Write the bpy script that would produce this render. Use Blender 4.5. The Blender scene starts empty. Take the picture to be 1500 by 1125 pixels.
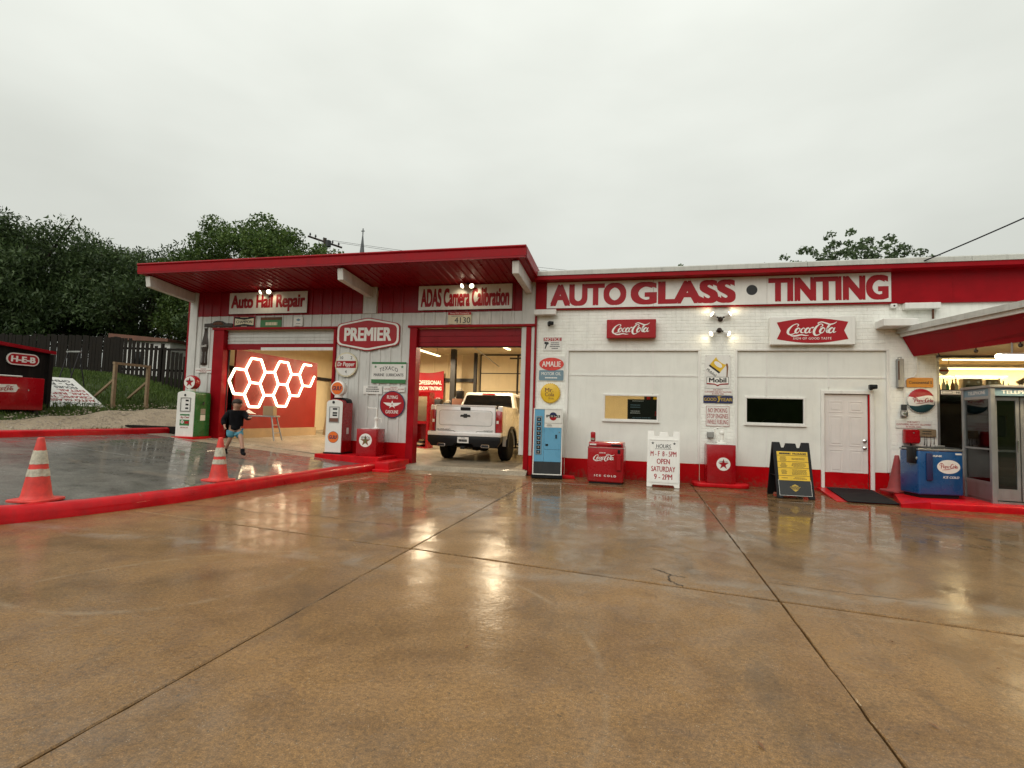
import bpy, bmesh, math, random
import numpy as np
from mathutils import Matrix, Vector

sc = bpy.context.scene
COL = sc.collection
PI = math.pi
R = math.radians

# ------------------------------------------------------------------ camera, sky, sun, exposure
cam_data = bpy.data.cameras.new('camera')
cam_data.sensor_width = 36.0
cam_data.lens = 18.72
cam_data.clip_start = 0.05
cam_data.clip_end = 4000
cam = bpy.data.objects.new('camera', cam_data)
COL.objects.link(cam)
_cx = Vector((0.97127365, 0.2361745, 0.02913951))
_cy = Vector((-0.0142184, -0.06463723, 0.99780753))
_cz = Vector((0.23754019, -0.96955847, -0.05942242))
cam.matrix_world = Matrix(((_cx.x, _cy.x, _cz.x, 0.0), (_cx.y, _cy.y, _cz.y, -12.75), (_cx.z, _cy.z, _cz.z, 1.4), (0, 0, 0, 1)))
sc.camera = cam

world = bpy.data.worlds.new('World')
sc.world = world
world.use_nodes = True
wt = world.node_tree
wt.nodes.clear()
SUN_EL, SUN_AZ = R(42), R(200)
w_out = wt.nodes.new('ShaderNodeOutputWorld')
w_bg = wt.nodes.new('ShaderNodeBackground')
w_sky = wt.nodes.new('ShaderNodeTexSky')
w_sky.sky_type = 'NISHITA'
w_sky.sun_disc = False
w_sky.sun_elevation = SUN_EL
w_sky.sun_rotation = SUN_AZ
w_sky.air_density = 1.5
w_sky.dust_density = 6.0
w_tc = wt.nodes.new('ShaderNodeTexCoord')
w_map = wt.nodes.new('ShaderNodeMapping')
w_map.inputs['Scale'].default_value = (1.0, 1.0, 2.6)
w_noise = wt.nodes.new('ShaderNodeTexNoise')
w_noise.inputs['Scale'].default_value = 2.3
w_noise.inputs['Detail'].default_value = 5
w_noise.inputs['Roughness'].default_value = 0.45
w_ramp = wt.nodes.new('ShaderNodeValToRGB')
w_ramp.color_ramp.elements[0].position = 0.25
w_ramp.color_ramp.elements[0].color = (7.25, 7.45, 6.8, 1)
w_ramp.color_ramp.elements[1].position = 0.8
w_ramp.color_ramp.elements[1].color = (9.3, 9.55, 8.8, 1)
w_mix = wt.nodes.new('ShaderNodeMixRGB')
w_mix.inputs['Fac'].default_value = 0.93
wt.links.new(w_tc.outputs['Generated'], w_map.inputs['Vector'])
wt.links.new(w_map.outputs[0], w_noise.inputs['Vector'])
wt.links.new(w_noise.outputs['Fac'], w_ramp.inputs['Fac'])
wt.links.new(w_sky.outputs[0], w_mix.inputs['Color1'])
wt.links.new(w_ramp.outputs[0], w_mix.inputs['Color2'])
# an overcast dome is brighter overhead than at the horizon
w_sep = wt.nodes.new('ShaderNodeSeparateXYZ'); wt.links.new(w_tc.outputs['Generated'], w_sep.inputs[0])
w_el = wt.nodes.new('ShaderNodeMapRange'); wt.links.new(w_sep.outputs['Z'], w_el.inputs[0])
for _i, _v in enumerate((0.12, 0.62, 0.76, 1.14)): w_el.inputs[_i + 1].default_value = _v
w_mul = wt.nodes.new('ShaderNodeMixRGB'); w_mul.blend_type = 'MULTIPLY'; w_mul.inputs['Fac'].default_value = 1.0
wt.links.new(w_mix.outputs[0], w_mul.inputs['Color1']); wt.links.new(w_el.outputs[0], w_mul.inputs['Color2'])
wt.links.new(w_mul.outputs[0], w_bg.inputs['Color'])
w_bg.inputs['Strength'].default_value = 0.102
wt.links.new(w_bg.outputs[0], w_out.inputs['Surface'])

sun_data = bpy.data.lights.new('sun', 'SUN')
sun_data.energy = 1.3
sun_data.angle = R(55)
sun_data.color = (1.0, 0.97, 0.92)
sun = bpy.data.objects.new('sun', sun_data)
COL.objects.link(sun)
# the veiled sun stands high behind the camera
_sd = Vector((math.sin(SUN_AZ) * math.cos(SUN_EL), math.cos(SUN_AZ) * math.cos(SUN_EL), math.sin(SUN_EL)))
sun.rotation_euler = _sd.to_track_quat('Z', 'Y').to_euler()

sc.view_settings.view_transform = 'Standard'
sc.view_settings.look = 'None'
sc.view_settings.gamma = 1
sc.view_settings.use_curve_mapping = False
sc.view_settings.exposure = 0.0
sc.cycles.max_bounces = 8
sc.cycles.transparent_max_bounces = 12
sc.cycles.caustics_reflective = False
sc.cycles.caustics_refractive = False
sc.cycles.sample_clamp_indirect = 4.0

# ------------------------------------------------------------------ helpers
def tag(o, label=None, cat=None, group=None, kind=None):
    if label: o['label'] = label
    if cat: o['category'] = cat
    if group: o['group'] = group
    if kind: o['kind'] = kind
    return o

def thing(name, label, cat, loc=(0, 0, 0), rz=0.0, group=None):
    o = bpy.data.objects.new(name, None)
    o.empty_display_size = 0.1
    COL.objects.link(o)
    o.location = loc
    o.rotation_euler = (0, 0, rz)
    return tag(o, label, cat, group)

def copy_tree(o, parent=None):
    c = o.copy()
    COL.objects.link(c)
    c.parent = parent
    for ch in list(o.children):
        copy_tree(ch, c)
    return c

class MB:
    def __init__(s):
        s.v = []; s.f = []
    def add(s, vs, fs):
        o = len(s.v)
        s.v += [tuple(p) for p in vs]
        s.f += [tuple(i + o for i in f) for f in fs]
        return s
    def hexa(s, p):
        return s.add(p, [(0, 3, 2, 1), (4, 5, 6, 7), (0, 1, 5, 4), (1, 2, 6, 5), (2, 3, 7, 6), (3, 0, 4, 7)])
    def box(s, x0, x1, y0, y1, z0, z1):
        return s.hexa([(x0, y0, z0), (x1, y0, z0), (x1, y1, z0), (x0, y1, z0), (x0, y0, z1), (x1, y0, z1), (x1, y1, z1), (x0, y1, z1)])
    def prism(s, poly, axis, a, b):
        n = len(poly)
        f = {'y': lambda u, v, t: (u, t, v), 'x': lambda u, v, t: (t, u, v), 'z': lambda u, v, t: (u, v, t)}[axis]
        vs = [f(u, v, a) for u, v in poly] + [f(u, v, b) for u, v in poly]
        fs = [tuple(range(n)), tuple(range(2 * n - 1, n - 1, -1))]
        fs += [(i, (i + 1) % n, n + (i + 1) % n, n + i) for i in range(n)]
        return s.add(vs, fs)
    def lathe(s, prof, n=24, axis='z', c=(0, 0, 0)):
        o = len(s.v); vs = []
        for r, h in prof:
            for k in range(n):
                a = 2 * PI * k / n
                u, v = r * math.cos(a), r * math.sin(a)
                p = {'z': (u, v, h), 'y': (u, h, v), 'x': (h, u, v)}[axis]
                vs.append((p[0] + c[0], p[1] + c[1], p[2] + c[2]))
        fs = []
        for i in range(len(prof) - 1):
            for k in range(n):
                fs.append((i * n + k, i * n + (k + 1) % n, (i + 1) * n + (k + 1) % n, (i + 1) * n + k))
        if prof[0][0] > 1e-5: fs.append(tuple(range(n)))
        if prof[-1][0] > 1e-5: fs.append(tuple((len(prof) - 1) * n + k for k in range(n)))
        return s.add(vs, fs)
    def tube(s, pts, r, n=8):
        pts = [Vector(p) for p in pts]
        rs = r if isinstance(r, (list, tuple)) else [r] * len(pts)
        vs = []; ref = None
        for i, p in enumerate(pts):
            d = (pts[min(i + 1, len(pts) - 1)] - pts[max(i - 1, 0)]).normalized()
            if ref is None:
                ref = Vector((0, 0, 1)) if abs(d.z) < 0.9 else Vector((1, 0, 0))
            u = d.cross(ref).normalized(); w = u.cross(d).normalized(); ref = w
            for k in range(n):
                a = 2 * PI * k / n
                vs.append(p + (u * math.cos(a) + w * math.sin(a)) * rs[i])
        fs = []
        for i in range(len(pts) - 1):
            for k in range(n):
                fs.append((i * n + k, i * n + (k + 1) % n, (i + 1) * n + (k + 1) % n, (i + 1) * n + k))
        fs.append(tuple(range(n))); fs.append(tuple((len(pts) - 1) * n + k for k in range(n)))
        return s.add(vs, fs)
    def xf(s, M):
        s.v = [tuple(M @ Vector(p)) for p in s.v]
        return s
    def mesh(s, name, smooth=False, bevel=0, seg=1, angle=35):
        me = bpy.data.meshes.new(name)
        me.from_pydata(s.v, [], s.f)
        bm = bmesh.new(); bm.from_mesh(me)
        bmesh.ops.remove_doubles(bm, verts=bm.verts, dist=1e-5)
        bmesh.ops.recalc_face_normals(bm, faces=bm.faces)
        if bevel:
            es = [e for e in bm.edges if len(e.link_faces) == 2 and e.calc_face_angle(0) > R(angle)]
            bmesh.ops.bevel(bm, geom=es, offset=bevel, segments=seg, affect='EDGES', profile=0.5, clamp_overlap=True)
        bm.to_mesh(me); bm.free()
        if smooth or seg > 1:
            for p in me.polygons: p.use_smooth = True
            me.set_sharp_from_angle(angle=R(angle))
        return me
    def build(s, name, mat, parent=None, loc=None, **k):
        return link(name, s.mesh(name, **k), mat, parent, loc)

def link(name, me, mat, parent=None, loc=None):
    if mat is not None and not me.materials:
        me.materials.append(M[mat] if isinstance(mat, str) else mat)
    o = bpy.data.objects.new(name, me)
    COL.objects.link(o)
    if loc is not None: o.location = loc
    o.parent = parent
    return o

def box(name, mat, parent, x0, x1, y0, y1, z0, z1, **k):
    return MB().box(x0, x1, y0, y1, z0, z1).build(name, mat, parent, **k)

def circle(r, n=32, cx=0, cz=0, ph=0):
    return [(cx + r * math.cos(2 * PI * k / n + ph), cz + r * math.sin(2 * PI * k / n + ph)) for k in range(n)]

def disc(name, mat, parent, r, y0, y1, cx=0, cz=0, n=32, rz=None, **k):
    pts = [(cx + r * math.cos(2 * PI * i / n), cz + (rz or r) * math.sin(2 * PI * i / n)) for i in range(n)]
    return MB().prism(pts, 'y', y0, y1).build(name, mat, parent, **k)

def star_poly(r, cx=0, cz=0, inner=0.382):
    return [(cx + (r if k % 2 == 0 else r * inner) * math.sin(PI * k / 5), cz + (r if k % 2 == 0 else r * inner) * math.cos(PI * k / 5)) for k in range(10)]

def rrect(w, h, r, n=6, cx=0, cz=0):
    pts = []
    for (sx, sz, a0) in ((1, 1, 0), (-1, 1, 90), (-1, -1, 180), (1, -1, 270)):
        for k in range(n + 1):
            a = R(a0 + 90 * k / n)
            pts.append((cx + sx * (w / 2 - r) + r * math.cos(a), cz + sz * (h / 2 - r) + r * math.sin(a)))
    return pts

def text(body, parent, mat, cx, cz, w=None, h=None, y=-0.004, bold=0.0, shear=0.0, name='lettering', bend=0.0, flip=False, space=1.0, res=3, depth=0.0015):
    cu = bpy.data.curves.new('t', 'FONT')
    cu.body = body; cu.align_x = 'CENTER'; cu.resolution_u = res
    cu.offset = 0.0; cu.shear = shear; cu.space_character = space; cu.space_line = 0.95
    cu.fill_mode = 'BOTH'; cu.extrude = 0.5
    ob = bpy.data.objects.new('t', cu); COL.objects.link(ob)
    dg = bpy.context.evaluated_depsgraph_get()
    me = bpy.data.meshes.new_from_object(ob.evaluated_get(dg))
    bpy.data.objects.remove(ob); bpy.data.curves.remove(cu)
    n = len(me.vertices)
    co = np.empty(n * 3); me.vertices.foreach_get('co', co); co = co.reshape(-1, 3)
    lo, hi = co.min(0), co.max(0)
    sx = (w / (hi[0] - lo[0])) if w else None
    sz = (h / (hi[1] - lo[1])) if h else sx
    if sx is None: sx = sz
    X = (co[:, 0] - (lo[0] + hi[0]) / 2) * sx
    Z = (co[:, 1] - (lo[1] + hi[1]) / 2) * sz
    if bend: Z = Z - bend * X * X
    if flip: X, Z = -X, -Z
    Yv = np.where(co[:, 2] > 0, y - depth, y)
    out = np.stack([X + cx, Yv, Z + cz], 1)
    me.vertices.foreach_set('co', out.ravel()); me.update()
    bm = bmesh.new(); bm.from_mesh(me)
    bmesh.ops.recalc_face_normals(bm, faces=bm.faces)
    b = bold
    if b > .004:   # heavier weight: overlapping strikes of the same letters
        src = bm.copy()
        for k, (ox, oz) in enumerate(((-1, -.6), (1, -.6), (-1, .6), (1, .6)) if bold > .025 else ((-1, 0), (1, 0))):
            t2 = bpy.data.meshes.new('t2'); src.to_mesh(t2)
            cc = np.empty(len(t2.vertices) * 3); t2.vertices.foreach_get('co', cc); cc = cc.reshape(-1, 3)
            cc += np.array((ox * b * sx, -.00025 * (k + 1), oz * b * sz)); t2.vertices.foreach_set('co', cc.ravel())
            bm.from_mesh(t2); bpy.data.meshes.remove(t2)
        src.free()
    bm.to_mesh(me); bm.free()
    me.materials.clear()
    for p in me.polygons: p.material_index = 0
    return link(name, me, mat, parent)

def catmull(pts, n=6):
    P = [np.array(p, float) for p in pts]; P = [2 * P[0] - P[1]] + P + [2 * P[-1] - P[-2]]
    out = []
    for i in range(1, len(P) - 2):
        for k in range(n):
            t = k / n
            out.append(0.5 * (2 * P[i] + (P[i + 1] - P[i - 1]) * t + (2 * P[i - 1] - 5 * P[i] + 4 * P[i + 1] - P[i + 2]) * t * t + (3 * P[i] - P[i - 1] - 3 * P[i + 1] + P[i + 2]) * t ** 3))
    out.append(P[-2]); return out

def strokes(lines, parent, mat, cx, cz, w, y, name='lettering', h=None, n=5):
    """pen strokes (x, z, pen width) drawn as flat ribbons on a surface facing -Y"""
    C = [catmull(l, n) for l in lines]
    A = np.concatenate(C); lo, hi = A[:, :2].min(0), A[:, :2].max(0)
    s = w / (hi[0] - lo[0]); s2 = (h / (hi[1] - lo[1])) if h else s
    mb = MB()
    for j, c in enumerate(C):
        L, Rr = [], []
        for i, p in enumerate(c):
            d = c[min(i + 1, len(c) - 1)][:2] - c[max(i - 1, 0)][:2]
            d = d / (np.linalg.norm(d) + 1e-9); nrm = np.array((-d[1], d[0])) * p[2] / 2
            L.append(p[:2] + nrm); Rr.append(p[:2] - nrm)
        m = len(c); yy = y - 0.0004 * j
        q = lambda a: (cx + (a[0] - (lo[0] + hi[0]) / 2) * s, yy, cz + (a[1] - (lo[1] + hi[1]) / 2) * s2)
        mb.add([q(a) for a in L] + [q(a) for a in Rr], [(i, i + 1, m + i + 1, m + i) for i in range(m - 1)])
    me = bpy.data.meshes.new(name); me.from_pydata(mb.v, [], mb.f); me.update()
    return link(name, me, mat, parent)

def loop(cx, cz, rx, rz, w, sl=0.35, a0=60, a1=420, n=9):
    """slanted handwritten bowl"""
    out = []
    for k in range(n):
        a = R(a0 + (a1 - a0) * k / (n - 1))
        x, z = rx * math.cos(a), rz * math.sin(a)
        out.append((cx + x + sl * z, cz + z, w * (1.0 + 0.55 * math.cos(a - PI))))
    return out

COKE = [
    [(2.35, 2.45, .10), (2.62, 2.85, .22), (2.30, 3.12, .16), (1.55, 2.75, .22), (.85, 1.9, .42), (.62, 1.1, .46), (.95, .62, .30), (1.6, .75, .18), (2.15, 1.15, .08)],
    [(.95, .62, .10), (1.4, .30, .26), (2.2, .34, .34), (3.1, .55, .26), (3.9, .38, .22), (4.5, .42, .08)],
    loop(2.45, 1.55, .36, .58, .26),
    [(2.62, 2.05, .08), (3.0, 1.95, .12)],
    [(3.72, 1.9, .16), (3.62, 2.15, .14), (3.3, 1.95, .20), (3.05, 1.45, .30), (3.2, 1.02, .24), (3.6, 1.15, .10)],
    loop(4.25, 1.55, .36, .58, .26),
    [(4.9, 2.2, .12), (4.62, 1.5, .30), (4.62, 1.05, .24), (5.05, 1.2, .08)],
    [(5.0, 2.15, .30), (5.45, 2.28, .30)],
    [(6.6, 2.25, .08), (7.05, 2.6, .20), (6.95, 3.0, .18), (6.5, 2.95, .20), (5.8, 2.2, .40), (5.45, 1.2, .46), (5.7, .45, .34), (6.35, .55, .18), (6.8, 1.0, .08)],
    [(6.5, 2.95, .10), (6.2, 3.25, .16), (6.9, 3.5, .22), (7.7, 3.2, .30), (8.4, 2.95, .30), (9.1, 3.1, .20), (9.65, 3.5, .08)],
    loop(7.0, 1.55, .38, .60, .27),
    [(7.2, 2.05, .08), (7.55, 1.85, .10)],
    [(7.55, 1.35, .10), (8.3, 2.5, .16), (8.45, 2.95, .12), (8.15, 2.7, .20), (7.8, 1.7, .32), (7.85, 1.05, .24), (8.2, 1.2, .08)],
    loop(8.6, 1.55, .38, .58, .27),
    [(9.3, 2.2, .12), (9.02, 1.5, .30), (9.05, 1.05, .24), (9.5, 1.25, .08)],
]
PEPSI = [
    [(.5, 1.9, .16), (.2, 2.5, .22), (.8, 2.95, .24), (1.6, 2.8, .26), (1.9, 2.2, .26), (1.3, 1.75, .18), (.9, 1.8, .1)],
    [(1.15, 2.8, .2), (.95, 1.6, .34), (.8, .7, .2)],
    loop(2.2, 1.5, .28, .42, .22), loop(3.0, 1.35, .3, .45, .22), [(2.85, 1.8, .16), (2.6, .6, .2)],
    [(3.85, 1.9, .16), (3.5, 1.7, .2), (3.8, 1.35, .22), (3.5, 1.0, .16)], [(4.2, 1.85, .2), (4.1, 1.1, .22), (4.4, 1.1, .1)],
    [(4.55, 1.7, .26), (4.9, 1.7, .26)],
    [(6.5, 2.3, .1), (6.3, 2.8, .2), (5.6, 2.4, .3), (5.25, 1.5, .36), (5.6, .9, .28), (6.3, 1.1, .1)],
    [(5.6, .9, .1), (4.2, .45, .24), (2.6, .25, .22), (1.2, .1, .08)],
    loop(6.6, 1.45, .3, .45, .22), [(7.1, 1.4, .1), (7.6, 2.5, .16), (7.3, 1.7, .28), (7.35, 1.05, .18)], loop(7.95, 1.45, .3, .42, .22), [(8.4, 1.8, .14), (8.25, 1.1, .24), (8.6, 1.2, .08)],
]
# ------------------------------------------------------------------ materials
M = {}
def _new(name):
    m = bpy.data.materials.new(name); m.use_nodes = True
    nt = m.node_tree; nt.nodes.clear()
    out = nt.nodes.new('ShaderNodeOutputMaterial'); b = nt.nodes.new('ShaderNodeBsdfPrincipled')
    nt.links.new(b.outputs[0], out.inputs[0])
    M[name] = m
    return m, nt, b, out

def _noise(nt, vec, scale, detail=5, rough=.55, dist=0):
    n = nt.nodes.new('ShaderNodeTexNoise'); n.inputs['Scale'].default_value = scale
    n.inputs['Detail'].default_value = detail; n.inputs['Roughness'].default_value = rough; n.inputs['Distortion'].default_value = dist
    nt.links.new(vec, n.inputs['Vector']); return n.outputs['Fac']

def _map(nt, v, a, b, c, d):
    n = nt.nodes.new('ShaderNodeMapRange'); nt.links.new(v, n.inputs[0])
    for i, x in enumerate((a, b, c, d)): n.inputs[i + 1].default_value = x
    return n.outputs[0]

def _mix(nt, fac, c1, c2, mode='MIX'):
    n = nt.nodes.new('ShaderNodeMixRGB'); n.blend_type = mode
    for i, v in ((0, fac), (1, c1), (2, c2)):
        if isinstance(v, (int, float)): n.inputs[i].default_value = v
        elif isinstance(v, tuple): n.inputs[i].default_value = v if len(v) == 4 else (*v, 1)
        else: nt.links.new(v, n.inputs[i])
    return n.outputs[0]

def _vec(nt, world=False, scale=(1, 1, 1)):
    if world:
        g = nt.nodes.new('ShaderNodeNewGeometry'); o = g.outputs['Position']
    else:
        t = nt.nodes.new('ShaderNodeTexCoord'); o = t.outputs['Object']
    if scale != (1, 1, 1):
        m = nt.nodes.new('ShaderNodeMapping'); m.inputs['Scale'].default_value = scale
        nt.links.new(o, m.inputs[0]); o = m.outputs[0]
    return o

def _bump(nt, b, h, strength, dist=.01):
    n = nt.nodes.new('ShaderNodeBump'); n.inputs['Strength'].default_value = strength; n.inputs['Distance'].default_value = dist
    nt.links.new(h, n.inputs['Height']); nt.links.new(n.outputs[0], b.inputs['Normal']); return n

def paint(name, col, rough=.45, metal=0, var=.10, scale=3.0, grime=.25, gcol=(.10, .085, .06), bump=.05, bscale=60, coat=0, world=True, spec=.5, splash=0, chips=0):
    """painted or plain solid with blotches, downward streaks of dirt and uneven gloss"""
    m, nt, b, out = _new(name)
    v = _vec(nt, world)
    n1 = _noise(nt, v, scale, 6, .6)
    k = _map(nt, n1, .3, .7, 1 - var, 1 + var)
    c = _mix(nt, 1.0, (*col, 1), k, 'MULTIPLY')
    if grime:
        vs = _vec(nt, world, (7, 7, .9))
        n2 = _noise(nt, vs, 1.6, 7, .65)
        c = _mix(nt, _map(nt, n2, .5, .78, 0, grime), c, gcol)
    if chips:   # paint worn through to bare concrete
        c = _mix(nt, _map(nt, _noise(nt, v, 7, 7, .78, .3), .665, .70, 0, chips), c, (.27, .20, .14))
        c = _mix(nt, _map(nt, _noise(nt, v, 2.3, 6, .7), .55, .75, 0, .45), c, (.22, .02, .015))
    if splash:   # mud thrown up from the wet ground
        sp = nt.nodes.new('ShaderNodeSeparateXYZ'); nt.links.new(v, sp.inputs[0])
        a = nt.nodes.new('ShaderNodeMath'); a.operation = 'ADD'
        nt.links.new(_noise(nt, v, 14, 6, .75), a.inputs[0]); nt.links.new(_map(nt, sp.outputs['Z'], .0, .42, .16, -.12), a.inputs[1])
        c = _mix(nt, _map(nt, a.outputs[0], .56, .70, 0, splash), c, (.11, .07, .045))
    nt.links.new(c, b.inputs['Base Color'])
    nt.links.new(_map(nt, n1, .25, .75, max(.03, rough - .12), min(1, rough + .14)), b.inputs['Roughness'])
    b.inputs['Metallic'].default_value = metal
    b.inputs['Specular IOR Level'].default_value = spec
    if coat:
        b.inputs['Coat Weight'].default_value = coat; b.inputs['Coat Roughness'].default_value = .08
    if bump: _bump(nt, b, _noise(nt, v, bscale, 3), bump, .004)
    return m

paint('white_metal', (.60, .60, .57), .38, var=.06, grime=.30)
paint('white_brick', (.84, .845, .79), .42, var=.07, scale=5, grime=.16, bump=.45, bscale=90)
paint('mortar', (.80, .80, .745), .6, var=.08, scale=8, grime=.2, bump=.4, bscale=110)
paint('white_infill', (.76, .765, .71), .45, var=.05, scale=2.2, grime=.08, bump=.05)
paint('white_trim', (.76, .75, .71), .4, var=.05, grime=.2)
paint('white_door', (.70, .66, .63), .38, var=.04, grime=.08)
paint('roof_white', (.50, .50, .46), .5, var=.12, grime=.4)
paint('beam_white', (.66, .65, .61), .5, var=.08, grime=.3)
paint('red_paint', (.29, .002, .007), .40, spec=.15, var=.14, grime=.18, gcol=(.12, .008, .01))
paint('red_metal', (.26, .003, .009), .34, spec=.22, var=.10, grime=.2, gcol=(.13, .01, .012))
paint('red_base', (.44, .002, .005), .40, spec=.12, splash=.5, var=.10, grime=.12, gcol=(.12, .01, .01))
paint('red_curb', (.54, .006, .011), .36, spec=.12, chips=.8, var=.22, scale=4, grime=.3, gcol=(.20, .03, .03), bump=.35, bscale=45, coat=.18)
paint('red_gloss', (.34, .003, .008), .24, spec=.3, splash=.25, var=.07, grime=.10, gcol=(.2, .01, .01), coat=.3)
paint('red_sign', (.36, .007, .014), .35, spec=.35, var=.06, grime=.08, gcol=(.3, .02, .02))
paint('red_wall', (.24, .008, .003), .5, var=.08, grime=.05)
paint('red_letter', (.33, .006, .013), .45, spec=.3, var=.06, grime=0, bump=0)
paint('white_sign', (.74, .73, .69), .35, var=.05, grime=.16)
paint('white_letter', (.80, .79, .74), .45, var=.04, grime=0, bump=0)
paint('white_gloss', (.78, .77, .72), .2, var=.04, grime=.1, coat=.3)
paint('cream', (.66, .60, .42), .45, var=.08, grime=.15)
paint('black_letter', (.012, .012, .013), .45, var=.1, grime=0, bump=0)
paint('black_plastic', (.008, .008, .009), .45, var=.2, grime=.08, gcol=(.03, .03, .027), spec=.25)
paint('black_rubber', (.012, .012, .013), .75, var=.25, grime=.2, gcol=(.03, .027, .024), bump=.3, spec=.15)
paint('dark_steel', (.035, .035, .037), .5, metal=.6, var=.2)
paint('bronze', (.028, .015, .009), .3, metal=.2)
paint('rust', (.11, .045, .022), .8, var=.35, scale=12, grime=.4)
paint('grey_metal', (.34, .34, .33), .42, metal=.75, var=.12, grime=.3)
paint('aluminium', (.36, .37, .37), .4, metal=.7, var=.08, grime=.3)
paint('chrome', (.7, .7, .7), .12, metal=1, var=.05, grime=.1)
paint('orange_cone', (.66, .048, .036), .5, var=.2, scale=11, grime=.4, gcol=(.35, .05, .03))
paint('faded_cone', (.30, .045, .045), .65, var=.2, scale=9, grime=.3)
paint('reflective_band', (.50, .48, .38), .5, var=.3, scale=22, grime=.7, gcol=(.3, .14, .08))
paint('green_enamel', (.01, .14, .035), .24, var=.1, grime=.12, coat=.4)
paint('green_print', (.03, .17, .05), .45, var=.1, grime=.25)
paint('orange_print', (.80, .16, .02), .4, var=.06, grime=.05, bump=0)
paint('amber_print', (.62, .24, .015), .4, var=.06, grime=.08, bump=0)
paint('navy_print', (.015, .02, .08), .4, var=.06, grime=0, bump=0)
paint('blue_enamel', (.13, .37, .56), .32, var=.06, grime=.12, coat=.2)
paint('deep_blue', (.006, .07, .215), .27, var=.12, grime=.15, coat=.35)
paint('steel_blue', (.16, .26, .32), .45, var=.08, grime=.2)
paint('dark_teal', (.01, .05, .06), .4, var=.1, grime=0)
paint('yellow_print', (.72, .46, .025), .4, var=.08, grime=.12)
paint('gold_print', (.50, .34, .05), .4, var=.06, grime=0, bump=0)
paint('brown_print', (.20, .085, .03), .5, var=.2, grime=.1, bump=0)
paint('charcoal', (.035, .038, .04), .5, spec=.3, var=.15, grime=.2)
paint('beige_wall', (.62, .52, .34), .7, var=.05, grime=.1)
paint('beige_door', (.70, .60, .40), .6, var=.04, grime=.1)
paint('shop_floor', (.40, .34, .25), .42, var=.18, scale=1.4, grime=0, bump=.1)
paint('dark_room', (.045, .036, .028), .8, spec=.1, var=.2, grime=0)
paint('old_wood', (.016, .013, .010), .85, spec=.2, var=.35, scale=5, grime=.5, gcol=(.02, .018, .015), bump=.5, bscale=50)
paint('new_wood', (.24, .17, .095), .7, var=.25, scale=9, grime=.25, bump=.3)
paint('cardboard', (.36, .25, .14), .8, var=.12, grime=.1)
paint('shed_dark', (.012, .010, .009), .9, spec=.15, var=.3, grime=.2)
paint('brick_brown', (.16, .07, .045), .8, var=.2, grime=.2)
paint('fabric_black', (.008, .008, .010), .9, spec=.15, var=.3, scale=20, grime=0, bump=.4)
paint('fabric_blue', (.10, .32, .42), .85, var=.15, scale=20, grime=0, bump=.4)
paint('skin', (.46, .25, .17), .55, var=.08, scale=20, grime=0, bump=0)
paint('hair', (.03, .018, .010), .7, var=.3, scale=40, grime=0)
paint('car_white', (.80, .80, .79), .25, var=.02, grime=.06, bump=0, coat=.9)
paint('tail_red', (.36, .004, .008), .15, var=.1, grime=0, bump=0, coat=1)
paint('dark_glass', (.004, .005, .006), .05, spec=.3, var=.1, grime=0, bump=0, coat=.6)
paint('bark', (.045, .035, .026), .9, var=.35, scale=8, grime=.3, bump=.8, bscale=25)
paint('stone', (.36, .30, .23), .8, var=.3, scale=5, grime=0)
paint('slate', (.10, .11, .115), .6, var=.15, grime=.2)

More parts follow.
